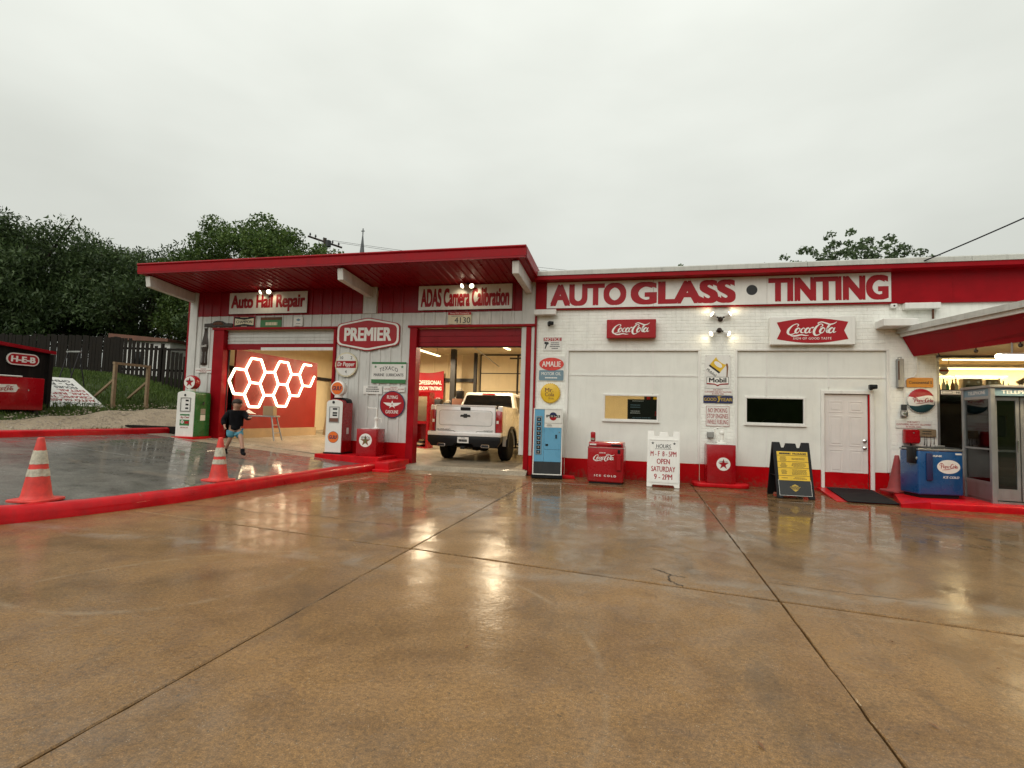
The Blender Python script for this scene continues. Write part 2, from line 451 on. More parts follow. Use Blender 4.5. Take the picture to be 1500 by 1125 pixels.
# ---- wet concrete
def concrete(name, c1, c2, c3, wet_lo, wet_hi, dark=.55):
    m, nt, b, out = _new(name)
    v = _vec(nt, True)
    oi = nt.nodes.new('ShaderNodeObjectInfo')
    big = _noise(nt, v, .42, 6, .6, .5)
    mid = _noise(nt, v, 2.1, 8, .65, .4)
    fine = _noise(nt, v, 42, 4, .75)
    grit = _noise(nt, v, 150, 2, .6)
    c = _mix(nt, _map(nt, big, .32, .68, 0, 1), c1, c2)
    c = _mix(nt, _map(nt, mid, .46, .72, 0, .75), c, c3)
    c = _mix(nt, 1.0, c, _map(nt, fine, .27, .73, .48, 1.52), 'MULTIPLY')
    c = _mix(nt, 1.0, c, _map(nt, grit, .3, .7, .58, 1.42), 'MULTIPLY')
    c = _mix(nt, 1.0, c, _map(nt, oi.outputs['Random'], 0, 1, .93, 1.07), 'MULTIPLY')
    c = _mix(nt, _map(nt, _noise(nt, v, 27, 3, .7), .62, .69, 0, .65), c, (.045, .03, .015))
    # exposed pale aggregate
    vor = nt.nodes.new('ShaderNodeTexVoronoi'); vor.inputs['Scale'].default_value = 85; nt.links.new(v, vor.inputs['Vector'])
    spk = _map(nt, vor.outputs['Distance'], .12, .26, .8, 0)
    gate = _map(nt, _noise(nt, v, 19, 2), .54, .62, 0, 1)
    mm = nt.nodes.new('ShaderNodeMath'); mm.operation = 'MULTIPLY'; nt.links.new(spk, mm.inputs[0]); nt.links.new(gate, mm.inputs[1])
    c = _mix(nt, mm.outputs[0], c, (.42, .34, .24))
    # oil and tyre stains with a shape of their own
    st = _noise(nt, _vec(nt, True, (1.0, .38, 1)), 1.15, 5, .6, 1.2)
    c = _mix(nt, _map(nt, st, .58, .74, 0, dark), c, (.035, .026, .018))
    # brushed pale scuffs
    wv = nt.nodes.new('ShaderNodeTexWave'); wv.wave_type = 'RINGS'; wv.inputs['Scale'].default_value = .09; wv.inputs['Distortion'].default_value = 5.5
    wv.inputs['Detail'].default_value = 3; wv.inputs['Detail Scale'].default_value = .5; nt.links.new(v, wv.inputs['Vector'])
    sg = nt.nodes.new('ShaderNodeMath'); sg.operation = 'MULTIPLY'
    nt.links.new(_map(nt, wv.outputs['Fac'], .965, 1.0, 0, .5), sg.inputs[0]); nt.links.new(_map(nt, mid, .45, .62, 0, 1), sg.inputs[1])
    c = _mix(nt, sg.outputs[0], c, (.36, .30, .23))
    # tyre scuffs: broken arcs worn into the surface
    for (ax, ay, ar, aw, acol, ast, asc) in ((-4.0, -8.8, 1.15, .05, (.36, .27, .17), .6, 2.1), (-2.4, -10.1, 2.25, .035, (.36, .27, .17), .5, 1.7), (6.93, -8.74, 5.5, .055, (.05, .034, .02), .5, 1.3), (1.33, -5.95, 2.36, .05, (.34, .27, .18), .45, 2.6), (-5.5, -4.0, 3.2, .05, (.05, .036, .022), .4, 1.9), (3.2, -12.6, 3.6, .06, (.06, .042, .026), .35, 1.5)):
        sx_ = nt.nodes.new('ShaderNodeVectorMath'); sx_.operation = 'DISTANCE'; nt.links.new(v, sx_.inputs[0]); sx_.inputs[1].default_value = (ax, ay, 0)
        m1 = nt.nodes.new('ShaderNodeMath'); m1.operation = 'SUBTRACT'; nt.links.new(sx_.outputs['Value'], m1.inputs[0]); m1.inputs[1].default_value = ar
        m2 = nt.nodes.new('ShaderNodeMath'); m2.operation = 'ABSOLUTE'; nt.links.new(m1.outputs[0], m2.inputs[0])
        m3 = nt.nodes.new('ShaderNodeMath'); m3.operation = 'MULTIPLY'; nt.links.new(_map(nt, m2.outputs[0], 0, aw, ast, 0), m3.inputs[0]); nt.links.new(_map(nt, _noise(nt, v, asc, 6, .7), .45, .62, 0, 1), m3.inputs[1])
        c = _mix(nt, m3.outputs[0], c, acol)
    BASE = c
    b.inputs['Roughness'].default_value = .62
    b.inputs['Specular IOR Level'].default_value = .3
    wet0 = _noise(nt, v, .75, 5, .55, .8)
    # water stands deeper towards the buildings, where the slabs fall
    sp = nt.nodes.new('ShaderNodeSeparateXYZ'); nt.links.new(v, sp.inputs[0])
    ma = nt.nodes.new('ShaderNodeMath'); ma.operation = 'ADD'; nt.links.new(wet0, ma.inputs[0]); nt.links.new(_map(nt, sp.outputs['Y'], -8.5, -4.0, -.03, .25), ma.inputs[1])
    wet = ma.outputs[0]
    w = _map(nt, wet, .36, .62, wet_lo, wet_hi)
    pm = nt.nodes.new('ShaderNodeMath'); pm.operation = 'MULTIPLY'; nt.links.new(w, pm.inputs[0]); nt.links.new(_map(nt, _noise(nt, v, 3.4, 6, .7, .6), .40, .58, 1.0, .45), pm.inputs[1])
    w = pm.outputs[0]
    nt.links.new(w, b.inputs['Coat Weight'])
    nt.links.new(_mix(nt, 1.0, BASE, _map(nt, wet, .38, .80, 1.08, .66), 'MULTIPLY'), b.inputs['Base Color'])
    b.inputs['Coat IOR'].default_value = 1.36
    nt.links.new(_map(nt, wet, .36, .78, .28, .04), b.inputs['Coat Roughness'])
    bn = _bump(nt, b, fine, .35, .006)
    cb = nt.nodes.new('ShaderNodeBump'); nt.links.new(_map(nt, wet, .42, .80, .24, .05), cb.inputs['Strength']); cb.inputs['Distance'].default_value = .006
    nt.links.new(_noise(nt, v, 22, 3, .6), cb.inputs['Height']); nt.links.new(cb.outputs[0], b.inputs['Coat Normal'])
    return m
concrete('wet_concrete', (.200, .106, .034), (.250, .138, .050), (.125, .062, .019), .7, 1.0)
concrete('grey_concrete', (.13, .125, .11), (.19, .18, .155), (.10, .096, .085), .7, 1.0)
concrete('bay_concrete', (.36, .31, .235), (.44, .39, .30), (.26, .22, .16), .0, .35)
paint('joint', (.035, .026, .018), .8, var=.3, grime=0, bump=.3)
paint('crack', (.045, .033, .022), .8, var=.3, scale=20, grime=0, bump=0)

# ---- glass
m, nt, b, out = _new('glass'); nt.nodes.remove(b)
tr = nt.nodes.new('ShaderNodeBsdfTransparent'); gl = nt.nodes.new('ShaderNodeBsdfGlossy'); gl.inputs['Roughness'].default_value = .02
fr = nt.nodes.new('ShaderNodeFresnel'); fr.inputs['IOR'].default_value = 1.45
tr.inputs[0].default_value = (.86, .88, .87, 1)
ms = nt.nodes.new('ShaderNodeMixShader')
ad = nt.nodes.new('ShaderNodeMath'); ad.operation = 'MULTIPLY_ADD'; ad.inputs[1].default_value = 1.0; ad.inputs[2].default_value = .0
nt.links.new(fr.outputs[0], ad.inputs[0]); nt.links.new(ad.outputs[0], ms.inputs[0])
nt.links.new(tr.outputs[0], ms.inputs[1]); nt.links.new(gl.outputs[0], ms.inputs[2]); nt.links.new(ms.outputs[0], out.inputs[0])

# ---- lit lamps
def emit(name, col, s):
    m, nt, b, out = _new(name); nt.nodes.remove(b)
    e = nt.nodes.new('ShaderNodeEmission'); e.inputs[0].default_value = (*col, 1); e.inputs[1].default_value = s
    nt.links.new(e.outputs[0], out.inputs[0])
emit('tube_light', (1.0, .76, .40), 5)
emit('led_white', (1.0, .78, .48), 6)
emit('flood_bulb', (1.0, .86, .60), 6)
emit('bulb_light', (1.0, .78, .42), 26)

# ---- leaves, grass, gravel
def leaf(name, c1, c2, rough=.55):
    m, nt, b, out = _new(name)
    g = nt.nodes.new('ShaderNodeNewGeometry')
    n = _noise(nt, _vec(nt, True), .55, 3)
    c = _mix(nt, g.outputs['Random Per Island'], c1, c2)
    c = _mix(nt, 1.0, c, _map(nt, n, .3, .7, .75, 1.3), 'MULTIPLY')
    nt.links.new(c, b.inputs['Base Color']); b.inputs['Roughness'].default_value = rough
    b.inputs['Specular IOR Level'].default_value = .3
    t = nt.nodes.new('ShaderNodeBsdfTranslucent'); nt.links.new(c, t.inputs[0])
    s = nt.nodes.new('ShaderNodeMixShader'); s.inputs[0].default_value = .25
    nt.links.new(b.outputs[0], s.inputs[1]); nt.links.new(t.outputs[0], s.inputs[2]); nt.links.new(s.outputs[0], out.inputs[0])
leaf('leaf_dark', (.028, .055, .018), (.080, .12, .040))
leaf('leaf_mid', (.035, .075, .014), (.11, .165, .036))
leaf('leaf_light', (.06, .095, .04), (.13, .18, .09))
leaf('grass_blade', (.045, .085, .015), (.11, .16, .035), .7)
def patchy(name, c1, c2, c3, s1, s2, bump):
    m, nt, b, out = _new(name)
    v = _vec(nt, True)
    n1 = _noise(nt, v, s1, 6, .6); n2 = _noise(nt, v, s2, 4, .7)
    c = _mix(nt, _map(nt, n1, .35, .65, 0, 1), c1, c2); c = _mix(nt, _map(nt, n2, .45, .7, 0, .8), c, c3)
    nt.links.new(c, b.inputs['Base Color']); b.inputs['Roughness'].default_value = .9
    _bump(nt, b, n2, bump, .03)
patchy('grass_soil', (.035, .06, .014), (.055, .08, .02), (.05, .042, .025), .6, 14, .8)
patchy('gravel', (.42, .34, .23), (.52, .42, .30), (.20, .155, .105), 1.2, 38, 1.0)
# ------------------------------------------------------------------ setting: ground, slabs, curbs
def sstep(t):
    t = max(0.0, min(1.0, t)); return t * t * (3 - 2 * t)
def zyard(x, y):
    return .55 + 2.08 * sstep((-13.3 - x) / 8.7)
def zap(x):
    return .137 + .0775 * max(0.0, -6.9 - x)

xs = [-700, -300, -140, -80, -50, -38, -32, -28, -25] + [-23 + .6 * i for i in range(16)] + [-13.5, -13.3, -13.29, -10, -6, 0, 8, 16, 30, 60, 140, 300, 700]
ys = [-500, -200, -80, -40, -25, -16, -10, -6, -3, 0, 2, 4, 6, 8, 10, 14, 20, 30, 50, 90, 160, 320, 700]
vs = [(x, y, (zyard(x, y) if x <= -13.3 else -.14) + (.04 * math.sin(x * 1.7 + y * 1.1) if -23 < x < -14.5 else 0)) for y in ys for x in xs]
fs = [(j * len(xs) + i, j * len(xs) + i + 1, (j + 1) * len(xs) + i + 1, (j + 1) * len(xs) + i) for j in range(len(ys) - 1) for i in range(len(xs) - 1)]
tag(MB().add(vs, fs).build('ground', 'grass_soil', smooth=True, angle=80), kind='structure')

# unseen wooded hill added behind the camera to darken reflections in the glass
rx = [-160 + 5 * i for i in range(65)]; rv = []
for x in rx:
    h = 9 + 2.2 * math.sin(x * .11) + 1.6 * math.sin(x * .31 + 1) + .9 * math.sin(x * .9)
    yb = -52 - .002 * x * x * .2
    rv += [(x, yb, -.3), (x + .7 * math.sin(x), yb - 3, h * .55), (x, yb - 7, h), (x, yb - 30, h + 1.5), (x, yb - 70, -.3)]
tag(MB().add(rv, [(i * 5 + k, i * 5 + k + 1, (i + 1) * 5 + k + 1, (i + 1) * 5 + k) for i in range(len(rx) - 1) for k in range(4)]).build('added_ridge', 'leaf_mid', smooth=True, angle=80), kind='structure')
# gravel lane along the far curb
def grass_edge(y):
    return -15.8 - .18 * (min(6, max(-6, y)) + 2.7) - .12 * math.sin(y * .9 + .5) - .07 * math.sin(y * 2.9)
gx = 14
vs, fs = [], []
yy = [-16 + .5 * i for i in range(50)]
for y in yy:
    x1 = grass_edge(y)
    for i in range(gx + 1):
        x = -13.32 + (x1 + 13.32) * i / gx
        edge = 1 if i < gx else 0
        vs.append((x, y, zyard(x, y) + (.05 if edge else -.03) + .012 * math.sin(x * 7 + y * 5)))
for j in range(len(yy) - 1):
    for i in range(gx):
        fs.append((j * (gx + 1) + i, j * (gx + 1) + i + 1, (j + 1) * (gx + 1) + i + 1, (j + 1) * (gx + 1) + i))
tag(MB().add(vs, fs).build('gravel_lane', 'gravel', smooth=True, angle=80), kind='structure')
rng = np.random.default_rng(5)
mb = MB()
for k in range(4200):
    y = rng.uniform(-9, 6); x = rng.uniform(grass_edge(y) - .25, -13.4); s = rng.uniform(.012, .035) * (1 + (rng.random() < .05))
    z = zyard(x, y) + .055
    a = rng.uniform(0, 6.28); c, d = math.cos(a) * s, math.sin(a) * s
    mb.add([(x + c, y + d, z), (x - d, y + c, z), (x - c, y - d, z), (x + d * 1.3, y - c, z), (x, y, z + s * .8)], [(0, 1, 4), (1, 2, 4), (2, 3, 4), (3, 0, 4)])
me = bpy.data.meshes.new('gravel_stones'); me.from_pydata(mb.v, [], mb.f)
tag(link('gravel_stones', me, 'stone'), 'loose grey brown gravel strewn over the lane by the red curb', 'gravel', kind='stuff')
# grass on the bank and tufts along the curb
def blades(n, region, hmin, hmax, seed, zoff=0.0):
    r = np.random.default_rng(seed); V = []; F = []
    for k in range(n):
        x, y = region(r)
        z = zyard(x, y) + zoff
        h = r.uniform(hmin, hmax); a = r.uniform(0, 6.28); w = .012 + h * .06
        lx, ly = r.normal(0, h * .35, 2)
        o = len(V)
        V += [(x - w * math.cos(a), y - w * math.sin(a), z - .02), (x + w * math.cos(a), y + w * math.sin(a), z - .02), (x + lx, y + ly, z + h)]
        F.append((o, o + 1, o + 2))
    return V, F
def reg_bank(r):
    while True:
        y = r.uniform(-4, 8); x = r.uniform(-25, -15.5)
        if x < grass_edge(y) + .15: return x, y
V1, F1 = blades(42000, reg_bank, .05, .16, 1)
def reg_tuft(r):
    c = [(-13.45, -1.0), (-13.5, -2.2), (-13.42, -3.4), (-13.5, -4.9), (-13.7, -1.5), (-13.45, -6.0)][r.integers(0, 6)]
    return min(-13.34, c[0] + r.normal(0, .12)), c[1] + r.normal(0, .35)
V2, F2 = blades(1500, reg_tuft, .06, .2, 2, .05)
F2 = [tuple(i + len(V1) for i in f) for f in F2]
me = bpy.data.meshes.new('grass'); me.from_pydata(V1 + V2, [], F1 + F2)
tag(link('grass', me, 'grass_blade'), 'short green grass covering the bank below the plank fence', 'grass', kind='stuff')

# forecourt: joint bed plus concrete slabs with open joints
forecourt = MB().box(-14, 16, -40, -.001, -.13, -.035).build('forecourt', 'joint')
tag(forecourt, kind='structure')
curb_path = [(-6.06, -.55), (-6.16, -1.4), (-6.27, -2.36), (-6.42, -4.36), (-6.45, -5.89), (-6.63, -6.98), (-7.02, -8.18), (-7.7, -9.6), (-8.7, -11.2), (-10.2, -13.0), (-12.0, -14.6)]
def la(x): return -1.58 - .12 * x
def lb(x): return -7.9 - .15 * x
def slab(poly, name='slab', mat='wet_concrete', parent=forecourt, top=0.0, thick=.034, seed=0, zf=None):
    """one concrete panel: edges slightly wavering, arris rounded"""
    r = random.Random(seed)
    out = []
    n = len(poly)
    cx = sum(p[0] for p in poly) / n; cy = sum(p[1] for p in poly) / n
    for i in range(n):
        (x0, y0), (x1, y1) = poly[i], poly[(i + 1) % n]
        L = math.hypot(x1 - x0, y1 - y0); m = max(1, int(L / .14))
        for k in range(m):
            t = k / m
            j = (r.uniform(-.003, .003) - (r.uniform(0, .012) if r.random() < .07 else 0)) if k else 0
            nx, ny = -(y1 - y0) / L, (x1 - x0) / L
            out.append((x0 + (x1 - x0) * t + nx * j, y0 + (y1 - y0) * t + ny * j))
    zt = zf or (lambda x, y: top)
    n = len(out)
    ins = [(p[0] + (cx - p[0]) * .006 / max(.3, math.hypot(cx - p[0], cy - p[1])) * 1.4, p[1] + (cy - p[1]) * .006 / max(.3, math.hypot(cx - p[0], cy - p[1])) * 1.4) for p in out]
    v = [(x, y, zt(x, y) - thick) for x, y in out] + [(x, y, zt(x, y) - .007) for x, y in out] + [(x, y, zt(x, y)) for x, y in ins]
    f = [tuple(range(2 * n, 3 * n))]
    for a in (0, n):
        f += [(a + i, a + (i + 1) % n, a + n + (i + 1) % n, a + n + i) for i in range(n)]
    return MB().add(v, f).build(name, mat, parent)
G = .007; GY = .019
XJ = [-2.3, 1.08, 3.96, 7.3, 11.0, 15.9]
def quad_between(xa, xb, fl, fh, seed):
    return slab([(xa + G, fl(xa) + GY), (xb - G, fl(xb) + GY), (xb - G, fh(xb) - GY), (xa + G, fh(xa) - GY)], seed=seed)
sd = 1
rows = [(la, lambda x: -.004), (lb, la), (lambda x: -14.2 - .1 * x, lb), (lambda x: -20.5, lambda x: -14.2 - .1 * x), (lambda x: -27, lambda x: -20.5), (lambda x: -39, lambda x: -27)]
for xa, xb in zip(XJ[:-1], XJ[1:]):
    for fl, fh in rows:
        quad_between(xa, xb, fl, fh, sd); sd += 1
# slabs between the curb and the first long joint
def cx_at(y):
    for (x0, y0), (x1, y1) in zip(curb_path[:-1], curb_path[1:]):
        if y1 <= y <= y0: return x0 + (x1 - x0) * (y - y0) / (y1 - y0) - .1
    return curb_path[0][0] - .1 if y > curb_path[0][1] else -12.5
def left_poly(y0a, y0b, y1a, y1b):
    ysn = [y0a + (y1a - y0a) * k / 8 for k in range(9)]
    return [(-2.3 - G, y1b), (-2.3 - G, y0b)] + [(cx_at(y), y) for y in ysn]
slab(left_poly(-.36, -.36, -1.15, -1.28), seed=101)
slab(left_poly(-1.165, -1.295, -6.95, lb(-2.3) + GY), seed=102)
slab(left_poly(-6.965, lb(-2.3) - GY, -13.3, -13.95), seed=103)
slab([(-2.3 - G, -20.5), (-2.3 - G, -13.97), (cx_at(-13.35), -13.35), (-13.9, -14.7), (-13.9, -20.5)], seed=104)
slab([(-2.3 - G, -39), (-2.3 - G, -20.52), (-13.9, -20.52), (-13.9, -39)], seed=105)
# hairline cracks, rough edged ribbons
def crack(pts, w, seed, z=.0025):
    r = random.Random(seed); p = catmull([(x, y, 0) for x, y in pts], 14)
    L, Rr = [], []
    for i, q in enumerate(p):
        d = p[min(i + 1, len(p) - 1)] - p[max(i - 1, 0)]; d = d / (np.linalg.norm(d) + 1e-9)
        ww = w * r.uniform(.25, 1.0); o = r.uniform(-.012, .012)
        L.append((q[0] - d[1] * (ww + o), q[1] + d[0] * (ww + o), z)); Rr.append((q[0] + d[1] * (ww - o), q[1] - d[0] * (ww - o), z))
    m = len(p)
    me = bpy.data.meshes.new('crack'); me.from_pydata(L + Rr, [], [(i, i + 1, m + i + 1, m + i) for i in range(m - 1)])
    link('crack', me, 'crack', forecourt)
crack([(-6.35, -6.45), (-5.6, -6.35), (-5.0, -6.5), (-4.2, -6.4), (-3.4, -6.55), (-2.35, -6.5)], .008, 1)
crack([(-5.2, -7.1), (-5.0, -6.75), (-4.9, -6.5)], .006, 2)
crack([(.12, -7.45), (.26, -7.6), (.25, -7.78), (.36, -7.93)], .010, 3)
crack([(.26, -7.6), (.40, -7.66)], .008, 9)
crack([(1.1, -7.55), (1.7, -7.65), (2.4, -7.72)], .004, 4)
# small fallen leaves on the wet concrete
for k, (x, y, a) in enumerate([(-4.35, -9.1, .4), (-1.0, -9.6, 1.2), (.52, -10.15, 2.0), (2.05, -8.95, .2), (1.6, -8.7, 2.6), (.1, -10.55, .9), (-3.1, -6.9, 1.9), (-.9, -11.0, 1.5), (1.35, -9.75, 2.2), (-2.9, -9.0, 2.4)]):
    s = .012 + .006 * (k % 3)
    mb = MB().add([(-s, 0, .006), (-s * .3, s * .4, .012), (s, .0, .008), (-s * .2, -s * .38, .010), (-s * 1.5, .003, .004)], [(0, 3, 2, 1), (4, 3, 0), (4, 0, 1)])
    o = mb.build('fallen_leaf', 'brown_print', loc=(x, y, 0)); o.rotation_euler[2] = a
    tag(o, 'small dead brown leaf lying on the wet concrete', 'leaf', 'dead leaves on the wet concrete')

# raised apron in front of the hail repair bay
apron = MB().add([(-6.3, -.3, zap(-6.3) - .06), (-13.25, -.3, zap(-13.25) - .06), (-13.25, -15, zap(-13.25) - .06), (-12.3, -14.6, zap(-12.3) - .06), (-10.5, -13, zap(-10.5) - .06), (-7.95, -9.6, zap(-7.95) - .06), (-7.25, -8.2, zap(-7.25) - .06), (-6.65, -5.9, zap(-6.65) - .06), (-6.62, -4.4, zap(-6.62) - .06)], [(0, 1, 2, 3, 4, 5, 6, 7, 8)]).build('apron', 'joint')
tag(apron, kind='structure')
zf = lambda x, y: zap(x)
def ap_poly(x0, x1, y0, y1):
    if x1 is not None:
        return [(x0, y0), (x1, y0), (x1, y1), (x0, y1)]
    ysn = [y0 + (y1 - y0) * k / 6 for k in range(7)]
    return [(x0, y1), (x0, y0)] + [(cx_at(y) - .08, y) for y in ysn]
for i, (y0, y1) in enumerate([(-.95, -.31), (-4.1, -.965), (-7.6, -4.115), (-11.2, -7.615), (-14.4, -11.215)]):
    y0, y1 = y1, y0
    slab(ap_poly(-13.2, -9.86, y0, y1), 'slab', 'bay_concrete' if i == 0 else 'grey_concrete', apron, seed=200 + i, thick=.055, zf=zf)
    xa = -9.84
    if cx_at((y0 + y1) / 2) > xa + .8:
        slab(ap_poly(xa, None, y0, y1), 'slab', 'bay_concrete' if i == 0 else 'grey_concrete', apron, seed=220 + i, thick=.055, zf=zf)

# red curbs swept along their lines
def sweep(path, section, name, zfun, mat='red_curb', n=4, top=None):
    p = catmull([(x, y, 0) for x, y in path], n)
    V, F = [], []; m = len(section)
    r = random.Random(len(path))
    for i, q in enumerate(p):
        d = p[min(i + 1, len(p) - 1)] - p[max(i - 1, 0)]; d = d / (np.linalg.norm(d) + 1e-9)
        nx, ny = d[1], -d[0]
        wob = r.uniform(-.008, .008)
        for u, z in section:
            V.append((q[0] + nx * (u + wob), q[1] + ny * (u + wob), zfun(q[0], q[1]) + (z if top is None or z < 0 else z * top(q[0]) / .215) + wob * .5))
    for i in range(len(p) - 1):
        for k in range(m - 1):
            F.append((i * m + k, i * m + k + 1, (i + 1) * m + k + 1, (i + 1) * m + k))
    F.append(tuple(range(m))); F.append(tuple((len(p) - 1) * m + k for k in range(m)))
    return MB().add(V, F).build(name, mat, smooth=True, angle=50)
sec = [(0, -.06), (-.005, .10), (.02, .165), (.065, .205), (.13, .215), (.19, .205), (.235, .17), (.25, .0)]
tag(sweep(curb_path, [(u, z) for u, z in sec], 'curb', lambda x, y: 0, n=8, top=lambda x: max(.19, zap(x - .3) + .03)), kind='structure')
tag(sweep([(-13.15, -.15), (-13.15, -2), (-13.17, -5), (-13.16, -8), (-13.2, -11), (-13.2, -15)], [(-.02, -.1), (-.015, .10), (.02, .14), (.08, .155), (.16, .15), (.19, .12), (.2, -.1)], 'curb', lambda x, y: zap(-13.15)), kind='structure')
# ------------------------------------------------------------------ service garage with two bays
garage = thing('service_garage', 'white ribbed metal garage with red eaves and two open bays', 'garage', (0, 0, 0))
def ribs(x0, x1, pitch=.3, d=.024, w=.03, s=.018, phase=.15):
    pts = [(x0, 0)]
    x = math.floor((x0 - phase) / pitch) * pitch + phase
    while x < x1:
        if x - w - s > x0 + .005 and x + w + s < x1 - .005:
            pts += [(x - w - s, 0), (x - w, -d), (x + w, -d), (x + w + s, 0)]
        x += pitch
    pts.append((x1, 0)); return pts
def sheet(x0, x1, z0, z1, y, mat, name='cladding_sheet', parent=garage, th=.01):
    f = ribs(x0, x1)
    poly = [(a, y + b) for a, b in f] + [(x1, y + th), (x0, y + th)]
    return MB().prism(poly, 'z', z0, z1).build(name, mat, parent)
def sheets(x0, x1, z0, z1, y, mat, wid=.9):
    n = max(1, round((x1 - x0) / wid))
    for k in range(n):
        sheet(x0 + (x1 - x0) * k / n + .001, x0 + (x1 - x0) * (k + 1) / n - .001, z0, z1, y - .0015 * (k % 2), mat)
XL, XR = -12.85, -2.58
# structural walls
box('wall', 'beige_wall', garage, XL, -11.66, .012, .20, -.1, 4.62)
box('wall', 'beige_wall', garage, -8.08, -5.69, .012, .20, -.1, 4.62)
box('wall', 'beige_wall', garage, -11.66, -8.08, .012, .20, 3.60, 4.62)
box('wall', 'beige_wall', garage, -5.69, -2.78, .012, .20, 3.60, 4.62)
box('wall', 'beige_wall', garage, -2.78, XR, .012, .20, -.1, 4.62)
box('wall', 'red_metal', garage, XL - .03, XL + .16, .2, 8.0, -.1, 4.05)
box('wall_liner', 'beige_wall', garage, XL + .161, XL + .18, .2, 7.99, .3, 4.0)
box('wall', 'beige_wall', garage, XR - .16, XR, .2, 8.0, -.1, 4.05)
box('wall', 'beige_wall', garage, XL, XR, 8.0, 8.15, -.1, 4.05)
MB().hexa([(XL + .16, .2, 4.60), (XR - .16, .2, 4.60), (XR - .16, 8, 3.86), (XL + .16, 8, 3.86), (XL + .16, .2, 4.64), (XR - .16, .2, 4.64), (XR - .16, 8, 3.9), (XL + .16, 8, 3.9)]).build('ceiling', 'beige_wall', garage)
# floor
fx = [XL + .1, -11, -9.5, -8.0, -6.9, -6.3, -5.9, -5.0, -4, -2.7]
fz = [zap(x) + .014 if x < -6.2 else .11 for x in fx]
fz[5] = .16
v = [(x, y, z) for y in (-.3, 8) for x, z in zip(fx, fz)] + [(x, y, z - .09) for y in (-.3, 8) for x, z in zip(fx, fz)]
n = len(fx)
f = [(i, i + 1, n + i + 1, n + i) for i in range(n - 1)] + [(2 * n + i, 2 * n + i + 1, i + 1, i) for i in range(n - 1)]
MB().add(v, f).build('floor', 'bay_concrete', garage)
MB().prism([(-.30, .112), (-.36, .09), (-.46, .012), (-.5, -.02), (-.3, -.02)], 'x', -5.95, -2.62).build('threshold', 'bay_concrete', garage)
# cladding: white below, red frieze above
sheets(XL + .26, -11.97, .92, 4.0, 0, 'white_metal', .6)
sheets(-8.02, -5.88, .62, 4.0, 0, 'white_metal')
sheets(-11.97, -8.02, 3.665, 4.0, 0, 'white_metal')
sheets(-5.88, -2.9, 3.665, 4.0, 0, 'white_metal')
sheets(XL + .26, -7.3, 4.005, 4.74, 0, 'red_metal')
sheets(-6.86, -2.92, 4.005, 4.74, 0, 'red_metal')
for x0, x1, z0 in ((XL, XL + .26, .6), (-7.27, -6.88, 4.002), (-2.91, XR, .45)):
    box('corner_post', 'white_metal', garage, x0, x1, -.035, .01, z0, 4.73, bevel=.006)
box('corner_trim', 'red_metal', garage, XL - .06, XL - .001, -.03, .2, .3, 4.5)
for x0, x1, z0, z1 in ((XL, -11.97, .3, .918), (-8.02, -5.88, .0, .618), (-2.655, XR - .002, -.02, .449)):
    box('base_band', 'red_base', garage, x0, x1, -.045, .01, z0, z1)
# bay surrounds
def jamb(x0, x1, z0, z1, y0=-.06, y1=.22):
    box('door_frame', 'red_paint', garage, x0, x1, y0, y1, z0, z1, bevel=.006)
jamb(-11.96, -11.60, .45, 3.6); jamb(-8.10, -8.022, .2, 3.6)
jamb(-5.878, -5.682, .0, 3.6); jamb(-2.788, -2.66, -.02, 3.6)
jamb(-11.99, -8.0, 3.602, 3.662, -.09, .0); jamb(-5.93, -2.57, 3.602, 3.662, -.09, .0)
# doors rolled up under the lintel
d = box('overhead_door', 'white_metal', garage, -11.597, -8.103, .10, .145, 3.22, 3.60)
for k in range(3): box('door_rib', 'white_metal', d, -11.597, -8.103, .085, .1, 3.30 + k * .1, 3.325 + k * .1)
box('bottom_rail', 'red_metal', garage, -11.597, -8.103, .08, .14, 3.05, 3.218)
box('weather_seal', 'white_trim', garage, -10.45, -8.12, .06, .10, 3.03, 3.115)
d = box('overhead_door', 'red_metal', garage, -5.678, -2.792, .06, .11, 3.13, 3.585)
for k in range(2): box('door_rib', 'red_metal', d, -5.678, -2.792, .045, .06, 3.24 + k * .15, 3.26 + k * .15)
box('weather_seal', 'black_rubber', garage, -5.678, -2.792, .07, .10, 3.10, 3.13)
# roof with deep eaves
SL = -.093
def rz(y, z): return z + SL * (y + 1.6)
MB().prism([(-1.6, 4.90), (-1.6, 5.08), (8.4, rz(8.4, 5.08)), (8.4, rz(8.4, 4.90))], 'x', XL - .08, XR + .05).build('roof', 'roof_white', garage)
MB().prism([(-1.66, 4.885), (-1.60, 4.885), (-1.60, 5.12), (-1.67, 5.12), (-1.69, 5.09), (-1.66, 5.05)], 'x', XL - .13, XR + .09).build('fascia', 'red_paint', garage)
MB().prism([(-1.655, 4.845), (-1.585, 4.845), (-1.585, 4.884), (-1.655, 4.884)], 'x', XL - .12, XR + .08).build('drip_edge', 'red_metal', garage)
for xx in (XL - .13, XR + .051):
    MB().prism([(-1.6, 4.87), (-1.6, 5.10), (8.4, rz(8.4, 5.10)), (8.4, rz(8.4, 4.87))], 'x', xx, xx + .048).build('fascia', 'red_paint', garage)
nsh = 12
for k in range(nsh):
    x0 = XL - .06 + (XR - XL + .1) * k / nsh; x1 = XL - .06 + (XR - XL + .1) * (k + 1) / nsh
    f = ribs(x0, x1, .19, .022, .022, .02)
    poly = [(a, 4.862 - .001 * (k % 2) + b) for a, b in f] + [(x1, 4.885), (x0, 4.885)]
    mb = MB().prism(poly, 'y', -1.583, -.002)
    mb.v = [(a, b, c + SL * (b + 1.6)) for a, b, c in mb.v]
    mb.build('soffit_board', 'red_metal', garage)
